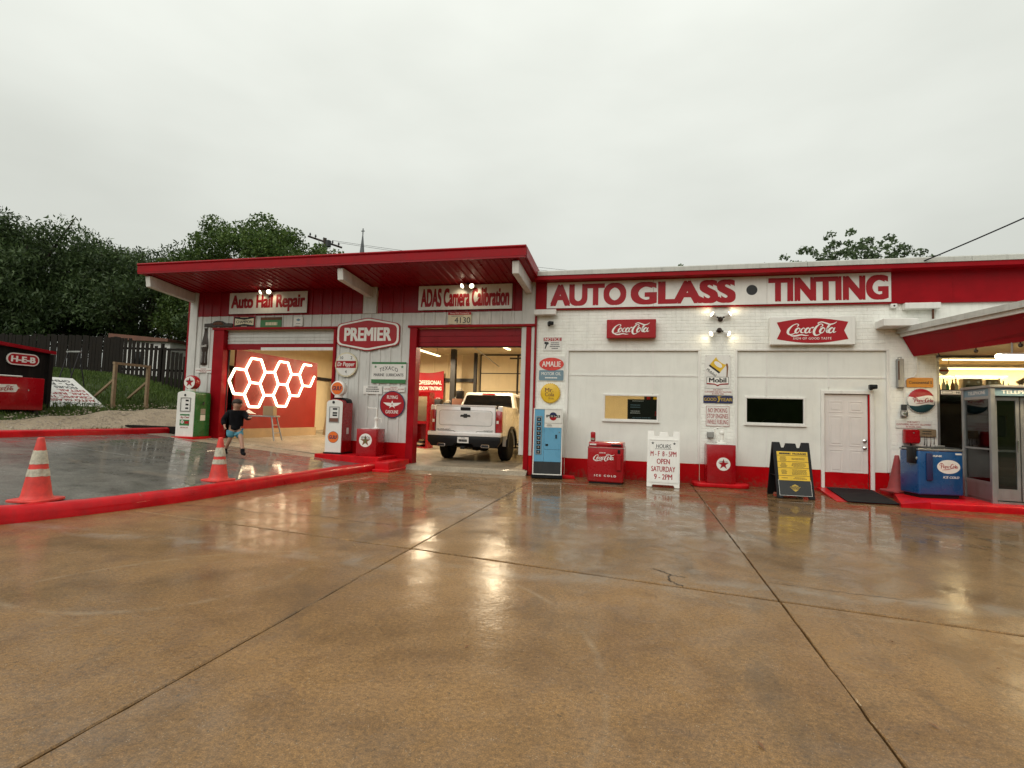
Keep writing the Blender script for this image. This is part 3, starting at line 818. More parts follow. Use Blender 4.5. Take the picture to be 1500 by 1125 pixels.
for xb in (XL + .08, -7.07, -2.75):
    MB().prism([(-1.50, 4.825), (-1.54, 4.80), (-1.50, 4.53), (.02, 4.42), (.02, 4.69)], 'x', xb - .075, xb + .075).build('beam', 'beam_white', garage, bevel=.01)
# steel frame and partition inside
box('partition', 'red_wall', garage, -11.56, -11.50, .35, 4.35, .78, 3.10)
box('kick_board', 'cardboard', garage, -11.57, -11.46, .35, 4.38, .50, .78)
box('column', 'dark_steel', garage, -7.36, -7.16, 7.0, 7.2, .1, 4.1)
box('column', 'dark_steel', garage, -6.62, -6.50, 7.7, 7.82, .1, 4.0)
box('girt', 'dark_steel', garage, -12.4, -6.7, 7.88, 7.99, 2.72, 2.86)
box('girt', 'dark_steel', garage, XL + .165, XL + .26, .3, 7.9, 2.6, 2.72)
for k in range(9):
    box('wall_seam', 'beige_door', garage, -12.2 + k * .62, -12.17 + k * .62, 7.97, 7.995, .3, 3.9)
rd = box('overhead_door', 'dark_steel', garage, -6.42, -3.3, 7.93, 7.985, .12, 3.86)
for j in range(5):
    for i in range(2):
        box('door_panel', 'beige_door', rd, -6.36 + i * 1.56, -6.36 + i * 1.56 + 1.48, 7.90, 7.93, .16 + j * .735, .16 + j * .735 + .70, bevel=.01)
MB().tube([(-5.0, 7.2, 3.62), (-2.8, 7.2, 3.62)], .03).build('torsion_bar', 'dark_steel', garage)
MB().tube([(-3.35, 7.3, 3.3), (-3.35, 3.0, 3.75), (-3.35, .4, 3.9)], .022).build('door_track', 'grey_metal', garage)
MB().tube([(-5.45, 7.3, 3.3), (-5.45, 3.0, 3.75), (-5.45, .4, 3.9)], .022).build('door_track', 'grey_metal', garage)
MB().tube([(-11.62, .16, .55), (-11.57, .16, 3.1), (-11.5, .3, 3.4)], .02).build('door_track', 'dark_steel', garage)

# shop lights hung under the ceiling
def shop_light(x, y, z, L, power, label, rot=0):
    t = thing('shop_light', label, 'lamp', (x, y, z), rot, 'strip lights in the garage')
    MB().prism([(-.09, 0), (-.04, .06), (.04, .06), (.09, 0)], 'y', -L / 2, L / 2).build('reflector', 'white_metal', t)
    MB().tube([(-.035, -L / 2 + .02, -.02), (-.035, L / 2 - .02, -.02)], .017).build('tube', 'tube_light', t)
    MB().tube([(.035, -L / 2 + .02, -.02), (.035, L / 2 - .02, -.02)], .017).build('tube', 'tube_light', t)
    for s in (-1, 1): MB().tube([(0, s * L * .4, .06), (0, s * L * .4, .6)], .006).build('chain', 'dark_steel', t)
    ld = bpy.data.lights.new('shop_lamp', 'AREA'); ld.shape = 'RECTANGLE'; ld.size = .16; ld.size_y = L; ld.energy = power; ld.color = (1.0, .80, .53)
    lo = bpy.data.objects.new('lamp_light', ld); COL.objects.link(lo); lo.parent = t; lo.location = (0, 0, -.05)
    return t
shop_light(-4.35, 3.3, 3.62, 2.4, 190, 'strip light hung over the white pickup truck')
shop_light(-7.6, 5.2, 3.62, 2.4, 190, 'strip light hung beside the steel column')
shop_light(-9.6, 2.2, 3.86, 2.4, 60, 'strip light hung before the glowing hexagon panel')
shop_light(-9.9, 5.6, 3.55, 2.4, 180, 'strip light hung deep in the hail repair bay')

# honeycomb light on the red partition
hx = thing('hexagon_light', 'glowing white honeycomb tube light on red partition wall', 'lamp', (-11.49, 0, 0))
s3 = .425; hh = s3 * math.sqrt(3) / 2
cols = [(.49, 2.165), (1.13, 2.53), (1.13, 1.81), (1.77, 2.2), (2.41, 2.57), (2.41, 1.86), (3.05, 2.23)]
edges = {}
def hv(c, k): return (round(c[0] + s3 * math.cos(PI / 3 * k), 2), round(c[1] + s3 * math.sin(PI / 3 * k), 2))
def snap(p):
    for q in list(edges_v):
        if abs(q[0] - p[0]) < .09 and abs(q[1] - p[1]) < .09: return q
    edges_v.append(p); return p
edges_v = []
for c in cols:
    vv = [snap(hv(c, k)) for k in range(6)]
    for k in range(6):
        e = tuple(sorted((vv[k], vv[(k + 1) % 6]))); edges[e] = 1
extra = (3.69, 2.60)
w4 = [snap(hv(extra, k)) for k in range(6)]
for k in (2, 1): edges[tuple(sorted((w4[k], w4[(k + 1) % 6])))] = 1
w5 = [snap(hv(extra, k)) for k in range(6)]
for k in (4, 5): edges[tuple(sorted((w5[k], w5[(k + 1) % 6])))] = 1
for (a, b) in edges:
    MB().tube([(.036, a[0], a[1]), (.036, b[0], b[1])], .034, 8).build('light_tube', 'led_white', hx)
for vtx in edges_v:
    MB().lathe([(.032, 0), (.032, .028)], 10, 'x', (.001, vtx[0], vtx[1])).build('connector', 'white_trim', hx)
# ------------------------------------------------------------------ brick office with two closed-in bays
office = thing('office_building', 'low white painted brick office with red fascia and boarded bays', 'building', (0, 0, 0))
BX = [(-1.785, 1.28), (2.02, 5.06)]; BZ = 3.05
def grid_wall(x0, x1, z0, z1, y0, y1, holes, mat, name, parent, **k):
    """flat board with rectangular openings"""
    X = sorted({x0, x1, *[a for h in holes for a in h[:2] if x0 < a < x1]}); Z = sorted({z0, z1, *[a for h in holes for a in h[2:] if z0 < a < z1]})
    vi = {}; V = []; F = []
    def vert(x, y, z):
        if (x, y, z) not in vi: vi[(x, y, z)] = len(V); V.append((x, y, z))
        return vi[(x, y, z)]
    full = lambda i, j: 0 <= i < len(X) - 1 and 0 <= j < len(Z) - 1 and not any(h[0] - 1e-6 <= X[i] and X[i + 1] <= h[1] + 1e-6 and h[2] - 1e-6 <= Z[j] and Z[j + 1] <= h[3] + 1e-6 for h in holes)
    for i in range(len(X) - 1):
        for j in range(len(Z) - 1):
            if not full(i, j): continue
            a, b, c, d = X[i], X[i + 1], Z[j], Z[j + 1]
            F.append((vert(a, y0, c), vert(b, y0, c), vert(b, y0, d), vert(a, y0, d)))
            F.append((vert(a, y1, c), vert(a, y1, d), vert(b, y1, d), vert(b, y1, c)))
            for (di, dj, p, q) in ((-1, 0, (a, c), (a, d)), (1, 0, (b, d), (b, c)), (0, -1, (b, c), (a, c)), (0, 1, (a, d), (b, d))):
                if not full(i + di, j + dj):
                    F.append((vert(p[0], y0, p[1]), vert(p[0], y1, p[1]), vert(q[0], y1, q[1]), vert(q[0], y0, q[1])))
    return MB().add(V, F).build(name, mat, parent, **k)
OL, OR = -2.55, 5.92
wall = grid_wall(OL, OR, -.1, 4.85, .006, .24, [(a, b, -.1, BZ) for a, b in BX], 'mortar', 'wall', office)
# painted bricks
bl, bh = .20, .067; px, pz = .212, .077
bme = MB().box(-bl / 2, bl / 2, -.0045, .004, -bh / 2, bh / 2).mesh('brick', bevel=.003); bme.materials.append(M['white_brick'])
rects = []
z = .47; row = 0
while z < 3.98:
    spans = [(OL, OR)] if z - bh / 2 > BZ + .02 else [(OL, BX[0][0] - .02), (BX[0][1] + .02, BX[1][0] - .02), (BX[1][1] + .02, OR)]
    for a, b in spans:
        x = a + (0 if row % 2 == 0 else -px / 2)
        while x < b:
            x0, x1 = max(a + .004, x + .006), min(b - .004, x + px - .006)
            if x1 - x0 > .03: rects.append(((x0 + x1) / 2, z + .035, (x1 - x0) / bl))
            x += px
    z += pz; row += 1
rects.sort(key=lambda r: math.hypot(r[0], 12.75, r[1] - 1.4))
rnd = random.Random(3)
for (x, zz, s) in rects[:295]:
    o = bpy.data.objects.new('brick', bme); COL.objects.link(o); o.parent = wall
    o.location = (x, .006 + rnd.uniform(-.0015, .0015), zz); o.scale = (s, 1, 1)
mb = MB()
for (x, zz, s) in rects[295:]:
    d = .006 + rnd.uniform(-.0015, .0015); w = bl * s / 2
    mb.add([(x - w, d, zz - bh / 2), (x + w, d, zz - bh / 2), (x + w, d, zz + bh / 2), (x - w, d, zz + bh / 2), (x - w + .004, d - .0045, zz - bh / 2 + .003), (x + w - .004, d - .0045, zz - bh / 2 + .003), (x + w - .004, d - .0045, zz + bh / 2 - .003), (x - w + .004, d - .0045, zz + bh / 2 - .003)],
           [(4, 5, 6, 7), (0, 1, 5, 4), (1, 2, 6, 5), (2, 3, 7, 6), (3, 0, 4, 7)])
o = mb.build('brickwork', 'white_brick', wall); o['kind'] = 'stuff'
# red base band on the brick piers
for a, b in ((OL, BX[0][0]), (BX[0][1], BX[1][0]), (BX[1][1], OR)):
    box('base_band', 'red_base', office, a + .003, b - .003, -.014, .005, -.05, .44)
# boarded bays
W1 = (-.86, .345, 1.39, 1.95); W2 = (2.265, 3.43, 1.40, 1.95); DO = (3.76, 4.78, -.1, 2.15)
def bay_infill(a, b, cols, holes, zs=2.43):
    xsn = [a, *cols, b]
    for i in range(len(xsn) - 1):
        for z0, z1 in ((.432, zs), (zs, BZ)):
            grid_wall(xsn[i] + .002, xsn[i + 1] - .002, z0 + .001, z1 - .002, .055, .075, [h for h in holes if h[0] < xsn[i + 1] and h[1] > xsn[i]], 'white_infill', 'infill_panel', office)
    for x in cols:
        cuts = sorted([(h[2] - .06, h[3] + .06) for h in holes if h[0] - .04 < x < h[1] + .04])
        z = .44
        for c0, c1 in cuts + [(BZ - .05, 9)]:
            if c0 - z > .05: box('batten', 'white_trim', office, x - .016, x + .016, .046, .054, z, c0)
            z = c1
    box('batten', 'white_trim', office, a + .05, b - .05, .043, .054, zs - .018, zs + .014)
    for x0, x1, z0, z1 in ((a, b, BZ - .045, BZ), (a, a + .05, .44, BZ - .046), (b - .05, b, .44, BZ - .046)):
        box('casing', 'white_trim', office, x0 + .001, x1 - .001, .0, .054, z0, z1, bevel=.004)
    for x0, x1 in ([(a, b)] if a < 0 else [(a, DO[0]), (DO[1], b)]):
        box('base_band', 'red_base', office, x0 + .003, x1 - .003, .046, .06, -.05, .43)
bay_infill(-1.785, 1.28, [.24], [W1])
bay_infill(2.02, 5.06, [2.68, 3.92], [W2, DO])
def window(w, parent=office):
    a, b, c, d = w
    wn = grid_wall(a - .035, b + .035, c - .035, d + .035, .03, .09, [(a + .01, b - .01, c + .01, d - .01)], 'white_trim', 'window', parent, bevel=.006)
    box('pane', 'glass', wn, a + .005, b - .005, .066, .070, c + .005, d - .005)
    box('sill', 'white_trim', wn, a - .05, b + .05, .01, .06, c - .06, c - .036, bevel=.004)
window(W1); window(W2)
# six panel steel door
DX0, DX1 = 3.84, 4.69
fr_ = grid_wall(3.762, 4.778, -.02, 2.148, .018, .12, [(DX0 - .012, DX1 + .012, -.02, 2.075)], 'white_trim', 'door_frame', office, bevel=.005)
box('door_stop', 'red_base', fr_, DX1 + .013 - .028, DX1 + .011, .05, .07, .06, 2.07)
dl = box('door', 'white_door', office, DX0, DX1 - .02, .075, .115, .07, 2.065)
cw = (DX1 - .02 - DX0)
for i in range(2):
    for (z0, z1) in ((1.70, 1.90), (.98, 1.58), (.42, .86)):
        x0 = DX0 + .11 + i * (cw / 2 - .03); x1 = x0 + cw / 2 - .19
        grid_wall(x0 - .025, x1 + .025, z0 - .025, z1 + .025, .069, .075, [(x0, x1, z0, z1)], 'white_door', 'panel_moulding', dl, bevel=.0025)
        box('door_panel', 'white_door', dl, x0 + .03, x1 - .03, .068, .0749, z0 + .03, z1 - .03, bevel=.006)
box('kick_plate', 'red_base', dl, DX0 + .002, DX1 - .022, .0725, .0749, .072, .392)
for z in (.93, 1.08):
    MB().lathe([(.032, .075), (.032, .066), (.014, .060), (.014, .04), (.03, .034), (.033, .015), (.02, .006), (0, .005)], 16, 'y', (DX1 - .09, 0, z)).build('knob', 'chrome', dl, smooth=True)
box('threshold', 'aluminium', office, 3.78, 4.76, -.06, .12, .03, .062, bevel=.005)
# fascia, eaves and coping
for k, (a, b) in enumerate(((OL - .02, 1.0), (1.003, 6.2), (6.203, 10.2), (10.203, 14.5))):
    box('fascia_board', 'red_paint', office, a, b, -.06 - .002 * (k % 2), .0, 4.0, 4.78)
box('eaves', 'red_paint', office, OL - .02, 14.5, -.34, .3, 4.68, 4.775)
ax = [OL - .03, .4, 3.4, 6.4, 9.4, 14.5]
for a, b in zip(ax[:-1], ax[1:]):
    MB().prism([(-.36, 4.776), (-.36, 4.87), (-.33, 4.895), (.3, 4.91), (.3, 4.776)], 'x', a + .003, b - .003).build('coping', 'roof_white', office)
box('roof', 'roof_white', office, OL, 14.5, .301, 9.0, 4.6, 4.80)
box('ledge', 'white_trim', office, OL - .03, -2.04, -.20, -.062, 3.86, 3.99, bevel=.01)
box('ledge', 'white_trim', office, 5.30, 5.95, -.16, -.001, 3.86, 3.99, bevel=.01)
box('beam_stub', 'white_trim', office, 4.80, 5.42, -.42, .0, 3.46, 3.62, bevel=.012)
box('pipe_stub', 'rust', office, 5.82, 5.85, -.1, -.06, 3.66, 3.86)
box('corner_trim', 'red_metal', office, OL - .03, OL + .02, -.05, -.015, .0, 3.855)
# rooms behind the glass
box('wall', 'beige_wall', office, OL, 14.5, 6.0, 6.2, -.1, 4.6)
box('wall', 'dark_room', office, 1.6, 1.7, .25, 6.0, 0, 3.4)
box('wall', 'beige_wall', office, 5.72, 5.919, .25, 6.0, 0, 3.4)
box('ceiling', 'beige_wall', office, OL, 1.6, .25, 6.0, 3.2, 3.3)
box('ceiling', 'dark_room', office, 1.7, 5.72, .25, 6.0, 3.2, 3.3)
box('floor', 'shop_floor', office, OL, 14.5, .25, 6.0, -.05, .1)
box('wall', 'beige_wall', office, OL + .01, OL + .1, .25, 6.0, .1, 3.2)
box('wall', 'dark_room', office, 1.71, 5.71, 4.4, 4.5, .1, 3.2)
# shop front beside the brick corner
SY = .06
box('lintel', 'dark_steel', office, OR + .001, 14.5, -.02, .24, 2.86, 3.25)
box('wall', 'white_brick', office, OR + .001, 14.5, .0, .24, 3.251, 4.0)
def bar(x0, x1, z0, z1, m='aluminium', y0=SY - .03, y1=SY + .05, name='mullion'):
    box(name, m, office, x0, x1, y0, y1, z0, z1, bevel=.004)
bar(OR, OR + .06, .12, 2.859, 'grey_metal'); bar(OR + .061, 14.4, 2.08, 2.20, 'dark_steel', name='transom')
for x in (8.1, 10.4, 12.6): bar(x, x + .06, .3, 2.079); bar(x, x + .06, 2.201, 2.859)
bar(OR + .061, 14.4, .12, .30, 'dark_steel', name='sill')
for x0, x1 in ((OR + .061, 8.099), (8.161, 10.399), (10.461, 12.599), (12.661, 14.4)):
    box('pane', 'glass', office, x0, x1, SY, SY + .006, 2.201, 2.858)
    box('pane', 'glass', office, x0, x1, SY, SY + .006, .301, 2.079)
box('display_shelf', 'brick_brown', office, OR + .06, 14.4, .14, .62, 2.10, 2.165)
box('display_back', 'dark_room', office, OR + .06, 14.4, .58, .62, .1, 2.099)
box('ceiling', 'beige_wall', office, OR, 14.5, .25, 6.0, 3.3, 3.4)
box('wall', 'beige_wall', office, OR, 14.5, 2.6, 2.7, .1, 3.3)
tag(MB().box(4.86, 14.5, -2.0, -.016, -.06, .12).build('walkway', 'red_curb', bevel=.03, seg=3), kind='structure')
walk_wedge = MB().add([(4.42, -2.0, -.06), (4.858, -2.0, -.06), (4.858, -.6, -.06), (4.42, -2.0, .06), (4.858, -2.0, .119), (4.858, -.6, .119)], [(0, 2, 1), (3, 4, 5), (0, 1, 4, 3), (1, 2, 5, 4), (2, 0, 3, 5)])
tag(walk_wedge.build('walkway', 'red_curb'), kind='structure')
# door ramp
tag(MB().hexa([(3.50, -1.72, -.06), (4.50, -1.72, -.06), (4.74, -.016, -.06), (3.66, -.016, -.06), (3.50, -1.72, .008), (4.50, -1.72, .008), (4.74, -.016, .066), (3.66, -.016, .066)]).build('ramp', 'red_curb'), kind='structure')
mat_ = MB().hexa([(3.66, -1.78, .018), (4.50, -1.78, .018), (4.66, -.14, .072), (3.82, -.14, .072), (3.66, -1.78, .028), (4.50, -1.78, .028), (4.66, -.14, .082), (3.82, -.14, .082)]).build('door_mat', 'black_rubber')
tag(mat_, 'black rubber mat on the red ramp at the white door', 'mat')

# strip lights of the shop front
def tube_fixture(x0, x1, y, z, p, label):
    t = thing('shop_light', label, 'lamp', ((x0 + x1) / 2, y, z), 0, 'strip lights behind the shop window')
    L = (x1 - x0) / 2
    MB().prism([(-.1, 0), (-.05, .07), (.05, .07), (.1, 0)], 'x', -L, L).build('reflector', 'white_metal', t)
    MB().tube([(-L + .02, 0, -.025), (L - .02, 0, -.025)], .02).build('tube', 'tube_light', t)
    for s in (-1, 1): MB().tube([(s * L * .8, 0, .07), (s * L * .8, 0, 3.3 - z)], .006).build('chain', 'dark_steel', t)
    ld = bpy.data.lights.new('shop_lamp', 'AREA'); ld.shape = 'RECTANGLE'; ld.size = 2 * L; ld.size_y = .16; ld.energy = p; ld.color = (1, .76, .42)
    lo = bpy.data.objects.new('lamp_light', ld); COL.objects.link(lo); lo.parent = t; lo.location = (0, 0, -.06)
tube_fixture(6.3, 9.0, .9, 2.74, 190, 'lit strip light near the glass above the bottle shelf')
tube_fixture(6.9, 9.6, 1.9, 3.05, 190, 'lit strip light further inside, behind the bottle shelf')
tube_fixture(9.4, 12.1, 1.4, 2.9, 190, 'lit strip light over the shop floor beyond the phone booth')
# desk lamp glow of the front office: a ceiling panel
cp = thing('ceiling_light', 'square ceiling light of the small front office behind the window', 'lamp', (-.6, 2.2, 3.19))
box('diffuser', 'tube_light', cp, -.3, .3, -.3, .3, -.02, 0)
ld = bpy.data.lights.new('office_lamp', 'AREA'); ld.size = .6; ld.energy = 260; ld.color = (1, .8, .5)
lo = bpy.data.objects.new('lamp_light', ld); COL.objects.link(lo); lo.parent = cp; lo.location = (0, 0, -.03)

# ------------------------------------------------------------------ entrance canopy with slanted red fascia
can = thing('entrance_canopy', 'wedge shaped entrance canopy with white rim and slanting red fascia', 'canopy', (5.2, 0, 0))
kA, kB = 2.6, 2.6
A0, A1 = (5.19, -.02), (5.19 + .70 * kA, -2.80 * kA)
B0, B1 = (5.50, -.02), (5.50 + .78 * kA, -2.03 * 1.28 * kA)
def wpt(p, z): return (p[0] - 5.2, p[1], z)
XE = 14.0
MB().add([wpt(A0, 3.36), wpt(A1, 3.36), wpt((XE, A1[1]), 3.36), wpt((XE, A0[1]), 3.36), wpt(A0, 3.47), wpt(A1, 3.47), wpt((XE, A1[1]), 3.47), wpt((XE, A0[1]), 3.47)],
         [(0, 3, 2, 1), (4, 5, 6, 7), (0, 1, 5, 4), (1, 2, 6, 5), (2, 3, 7, 6), (3, 0, 4, 7)]).build('roof_rim', 'roof_white', can)
A2, A3 = (A0[0] + .06, A0[1] - .01), (A1[0] + .06, A1[1] + .07)
MB().add([wpt(A2, 3.29), wpt(A3, 3.29), wpt((XE - .05, A3[1]), 3.29), wpt((XE - .05, A2[1]), 3.29), wpt(A2, 3.359), wpt(A3, 3.359), wpt((XE - .05, A3[1]), 3.359), wpt((XE - .05, A2[1]), 3.359)],
         [(0, 3, 2, 1), (4, 5, 6, 7), (0, 1, 5, 4), (1, 2, 6, 5), (2, 3, 7, 6), (3, 0, 4, 7)]).build('roof_rim', 'white_trim', can)
A4, A5 = (A0[0] + .10, A0[1] - .01), (A1[0] + .12, A1[1] + .12)
MB().add([wpt(A4, 3.289), wpt(A5, 3.289), wpt(B1, 2.88), wpt(B0, 2.88), wpt((A4[0] + .05, A4[1]), 3.289), wpt((A5[0] + .05, A5[1]), 3.289), wpt((B1[0] + .05, B1[1]), 2.89), wpt((B0[0] + .05, B0[1]), 2.89)],
         [(0, 1, 2, 3), (7, 6, 5, 4), (0, 3, 7, 4), (1, 5, 6, 2), (3, 2, 6, 7), (0, 4, 5, 1)]).build('fascia', 'red_paint', can)
MB().add([wpt((B1[0] + .051, B1[1]), 2.889), wpt((XE - .4, B1[1]), 2.889), wpt((XE - .4, B1[1] - .3), 3.288), wpt((A5[0] + .051, A5[1]), 3.288)], [(0, 1, 2, 3)]).build('fascia', 'red_paint', can)
MB().add([wpt((B0[0] + .052, B0[1]), 2.90), wpt((B1[0] + .052, B1[1]), 2.90), wpt((XE - .4, B1[1]), 2.90), wpt((XE - .4, B0[1]), 2.90), wpt((B0[0] + .052, B0[1]), 2.93), wpt((B1[0] + .052, B1[1]), 2.93), wpt((XE - .4, B1[1]), 2.93), wpt((XE - .4, B0[1]), 2.93)],
         [(0, 3, 2, 1), (4, 5, 6, 7), (0, 1, 5, 4), (1, 2, 6, 5), (2, 3, 7, 6), (3, 0, 4, 7)]).build('soffit', 'beige_wall', can)
for k in range(9):
    t = .08 + k * .115
    x, y = B0[0] + (B1[0] - B0[0]) * t - 5.2 + .03, B0[1] + (B1[1] - B0[1]) * t
    MB().lathe([(.012, 2.90), (.012, 2.86), (.03, 2.85), (.034, 2.82), (.02, 2.795), (0, 2.79)], 10, 'z', (x, y, 0)).build('bulb_socket', 'bronze', can, smooth=True)
for (x, y) in ((8.6, -6.2), (12.6, -6.2)):
    MB().tube([(x - 5.2, y, -.02), (x - 5.2, y, 2.9)], .06, 12).build('post', 'white_trim', can)
# lit strip lamp under the canopy; its golden glint lies on the wet slab
fl = thing('canopy_light', 'lit strip lamp hung under the red canopy above the phone booth', 'lamp', (7.10, -2.0, 2.64))
MB().prism([(-.10, .03), (-.05, .06), (.05, .06), (.10, .03), (.10, .035), (.05, .065), (-.05, .065), (-.10, .035)], 'x', -1.2, 1.2).build('reflector', 'white_trim', fl)
for y in (-.06, .06): MB().tube([(-1.2, y, .02), (1.2, y, .02)], .03, 10).build('tube', 'bulb_light', fl)
for x in (-1.0, 1.0): MB().tube([(x, 0, .065), (x, 0, .255)], .012, 6).build('stem', 'grey_metal', fl)
ld = bpy.data.lights.new('canopy_lamp', 'AREA'); ld.shape = 'RECTANGLE'; ld.size = 2.4; ld.size_y = .2; ld.energy = 25; ld.color = (1, .8, .5)
lo = bpy.data.objects.new('lamp_light', ld); COL.objects.link(lo); lo.parent = fl; lo.location = (0, 0, -.03)
# ------------------------------------------------------------------ signs on the walls
def sign(name, label, x, z, y=-.03, cat='sign', group=None):
    return thing(name, label, cat, (x, y, z), 0, group)
def board(t, mat, w, h, th=.012, r=0, name='board', y=0.0, bevel=0, cx=0, cz=0):
    if r: return MB().prism(rrect(w, h, r, 6, cx, cz), 'y', y - th, y).build(name, mat, t, bevel=bevel)
    return box(name, mat, t, cx - w / 2, cx + w / 2, y - th, y, cz - h / 2, cz + h / 2, bevel=bevel)
def frame(t, mat, w, h, b, y0, y1, cx=0, cz=0, name='border'):
    return grid_wall(cx - w / 2, cx + w / 2, cz - h / 2, cz + h / 2, y1, y0, [(cx - w / 2 + b, cx + w / 2 - b, cz - h / 2 + b, cz + h / 2 - b)], mat, name, t)
def flat(t, mat, pts, y, th=.0015, name='emblem'):
    return MB().prism(pts, 'y', y - th, y).build(name, mat, t)
def fine_print(t, mat, cx, cz, w, rows, pitch, seed=1, y=-.014, fill=.9, hh=.45):
    r = random.Random(seed); mb = MB()
    for k in range(rows):
        z = cz + (rows / 2 - .5 - k) * pitch; lw = w * r.uniform(.6, 1.0) * fill; x = cx - lw / 2
        while x < cx + lw / 2:
            l = min(r.uniform(.05, .16) * w, cx + lw / 2 - x)
            mb.add([(x, y, z - pitch * hh / 2), (x + l * .86, y, z - pitch * hh / 2), (x + l * .86, y, z + pitch * hh / 2), (x, y, z + pitch * hh / 2)], [(0, 1, 2, 3)]); x += l
    me = bpy.data.meshes.new('fine_print'); me.from_pydata(mb.v, [], mb.f)
    o = link('fine_print', me, mat, t); o['kind'] = 'stuff'; return o
def screws(t, w, h, y, r=.008):
    for sx in (-1, 1):
        for sz in (-1, 1):
            MB().lathe([(r, y), (r * .6, y - .004), (0, y - .004)], 8, 'y', (sx * w / 2, 0, sz * h / 2)).build('screw', 'grey_metal', t)

# big fascia sign in three boards
t = sign('auto_glass_sign', 'long white fascia sign reading AUTO GLASS TINTING in red capitals', 1.39, 4.36, -.066)
for a, b in ((-3.68, -1.17), (-1.165, 1.27), (1.275, 3.69)):
    box('board', 'white_sign', t, a, b, -.014, -.001, -.325, .305)
text('AUTO', t, 'red_letter', -2.69, -.01, 1.74, .49, y=-.015, bold=.055, res=6)
text('GLASS', t, 'red_letter', -.53, -.01, 2.22, .49, y=-.015, bold=.055, res=6)
text('TINTING', t, 'red_letter', 2.47, -.01, 2.28, .49, y=-.015, bold=.055, res=6)
disc('lettering', 'black_letter', t, .115, -.0165, -.015, .96, 0.0, 40)

t = sign('hail_repair_sign', 'white board reading Auto Hail Repair under the lit eaves', -10.215, 4.355, -.05)
board(t, 'white_sign', 2.52, .60, .02, bevel=.003)
text('Auto Hail Repair', t, 'red_letter', 0, -.01, 2.36, .46, y=-.021, bold=.05, res=5)
screws(t, 2.4, .5, -.02)
t = sign('camera_calibration_sign', 'white board reading ADAS Camera Calibration under the lit eaves', -4.42, 4.37, -.05)
board(t, 'white_sign', 2.50, .63, .02, bevel=.003)
text('ADAS Camera Calibration', t, 'red_letter', 0, 0, 2.34, .44, y=-.021, bold=.05, res=5)
screws(t, 2.4, .54, -.02)

t = sign('champion_sign', 'small black sign with cream bow tie reading CHAMPION', -10.965, 3.83, -.03)
board(t, 'black_plastic', .72, .32, .012); frame(t, 'red_sign', .72, .32, .02, -.012, -.015)
flat(t, 'cream', [(-.31, .10), (0, .055), (.31, .10), (.31, -.10), (0, -.055), (-.31, -.10)], -.0125)
text('CHAMPION', t, 'black_letter', 0, 0, .52, .085, y=-.0145, bold=.02)
fine_print(t, 'cream', 0, .125, .3, 1, .03, 2, -.0135); fine_print(t, 'cream', 0, -.125, .3, 1, .03, 3, -.0135)
t = sign('faded_green_sign', 'small weathered green sign with rusty top strip', -10.09, 3.81, -.03)
board(t, 'green_print', .68, .2, .012, cz=-.04); board(t, 'rust', .68, .078, .011, cz=.1005, name='top_strip')
fine_print(t, 'cream', .02, -.045, .55, 1, .17, 8, -.0135, 1, .5)
t = sign('white_enamel_sign', 'small plain white sign with grey emblem above the garage bay', -9.22, 3.815, -.03)
board(t, 'white_sign', .28, .24, .01, .02)
flat(t, 'steel_blue', [(-.07, .05), (0, .085), (.07, .05), (.05, .03), (0, .01), (-.05, .03)], -.0105); fine_print(t, 'charcoal', 0, -.06, .18, 1, .03, 5, -.011)
t = sign('wooden_plaque', 'long dark brown wooden plaque with an arched middle', -11.82, 3.77, -.03, 'plaque')
MB().prism([(-.48, -.075), (.48, -.075), (.48, .02), (.22, .03), (.14, .085), (0, .105), (-.14, .085), (-.22, .03), (-.48, .02)], 'y', -.03, 0).build('board', 'bronze', t, bevel=.006)
MB().prism([(-.2, -.02), (.2, -.02), (.12, .05), (0, .075), (-.12, .05)], 'y', -.045, -.0301).build('carving', 'rust', t, bevel=.008)

# bottle shaped sign
t = sign('bottle_sign', 'tall cola bottle shaped sign on the garage corner', -12.26, 2.60, -.03)
prof = [(.105, 0), (.118, .02), (.112, .10), (.10, .28), (.106, .40), (.122, .50), (.118, .60), (.10, .72), (.072, .82), (.052, .92), (.046, 1.02), (.054, 1.03), (.054, 1.06)]
cap = [(.055, 1.061), (.06, 1.075), (.058, 1.12), (.045, 1.135), (0, 1.135)]
sq = Matrix.Diagonal((1, .22, 1, 1))
MB().lathe(prof, 24).xf(sq).build('bottle', 'bronze', t, smooth=True)
MB().lathe(cap, 24).xf(sq).build('cap', 'grey_metal', t, smooth=True)
strokes(COKE, t, 'white_letter', 0, .55, .19, -.031)
for sx in (-.055, .05):
    MB().prism([(sx - .008, .06), (sx + .008, .06), (sx + .006, .38), (sx - .004, .38)], 'y', -.0245, -.018).build('highlight', 'grey_metal', t)
def safety(x, z, y, w, label):
    t = sign('safety_notice', label, x, z, y)
    board(t, 'white_sign', w, w * .24, .006)
    text('FOR SAFETY', t, 'red_letter', 0, w * .075, w * .34, w * .05, y=-.0065, bold=.01, res=2)
    text('CUSTOMERS ARE NOT ALLOWED', t, 'red_letter', 0, 0, w * .94, w * .052, y=-.0065, bold=.01, res=2)
    text('IN WORK AREA', t, 'red_letter', 0, -w * .075, w * .42, w * .05, y=-.0065, bold=.01, res=2)
safety(-12.25, 2.44, -.03, .56, 'white safety notice below the bottle shaped sign')
safety(-6.27, 2.0, -.03, .60, 'white safety notice above the round flying emblem sign')
safety(1.66, 2.07, -.012, .60, 'white safety notice between the oil can and tyre signs')
safety(5.48, 1.46, -.012, .66, 'white safety notice above the small red wall box')
t = sign('price_notice', 'plain white notice with grey print left of the safety notice', -6.88, 1.97, -.03)
board(t, 'white_sign', .54, .22, .006); fine_print(t, 'charcoal', 0, .02, .46, 3, .055, 4, -.0068)
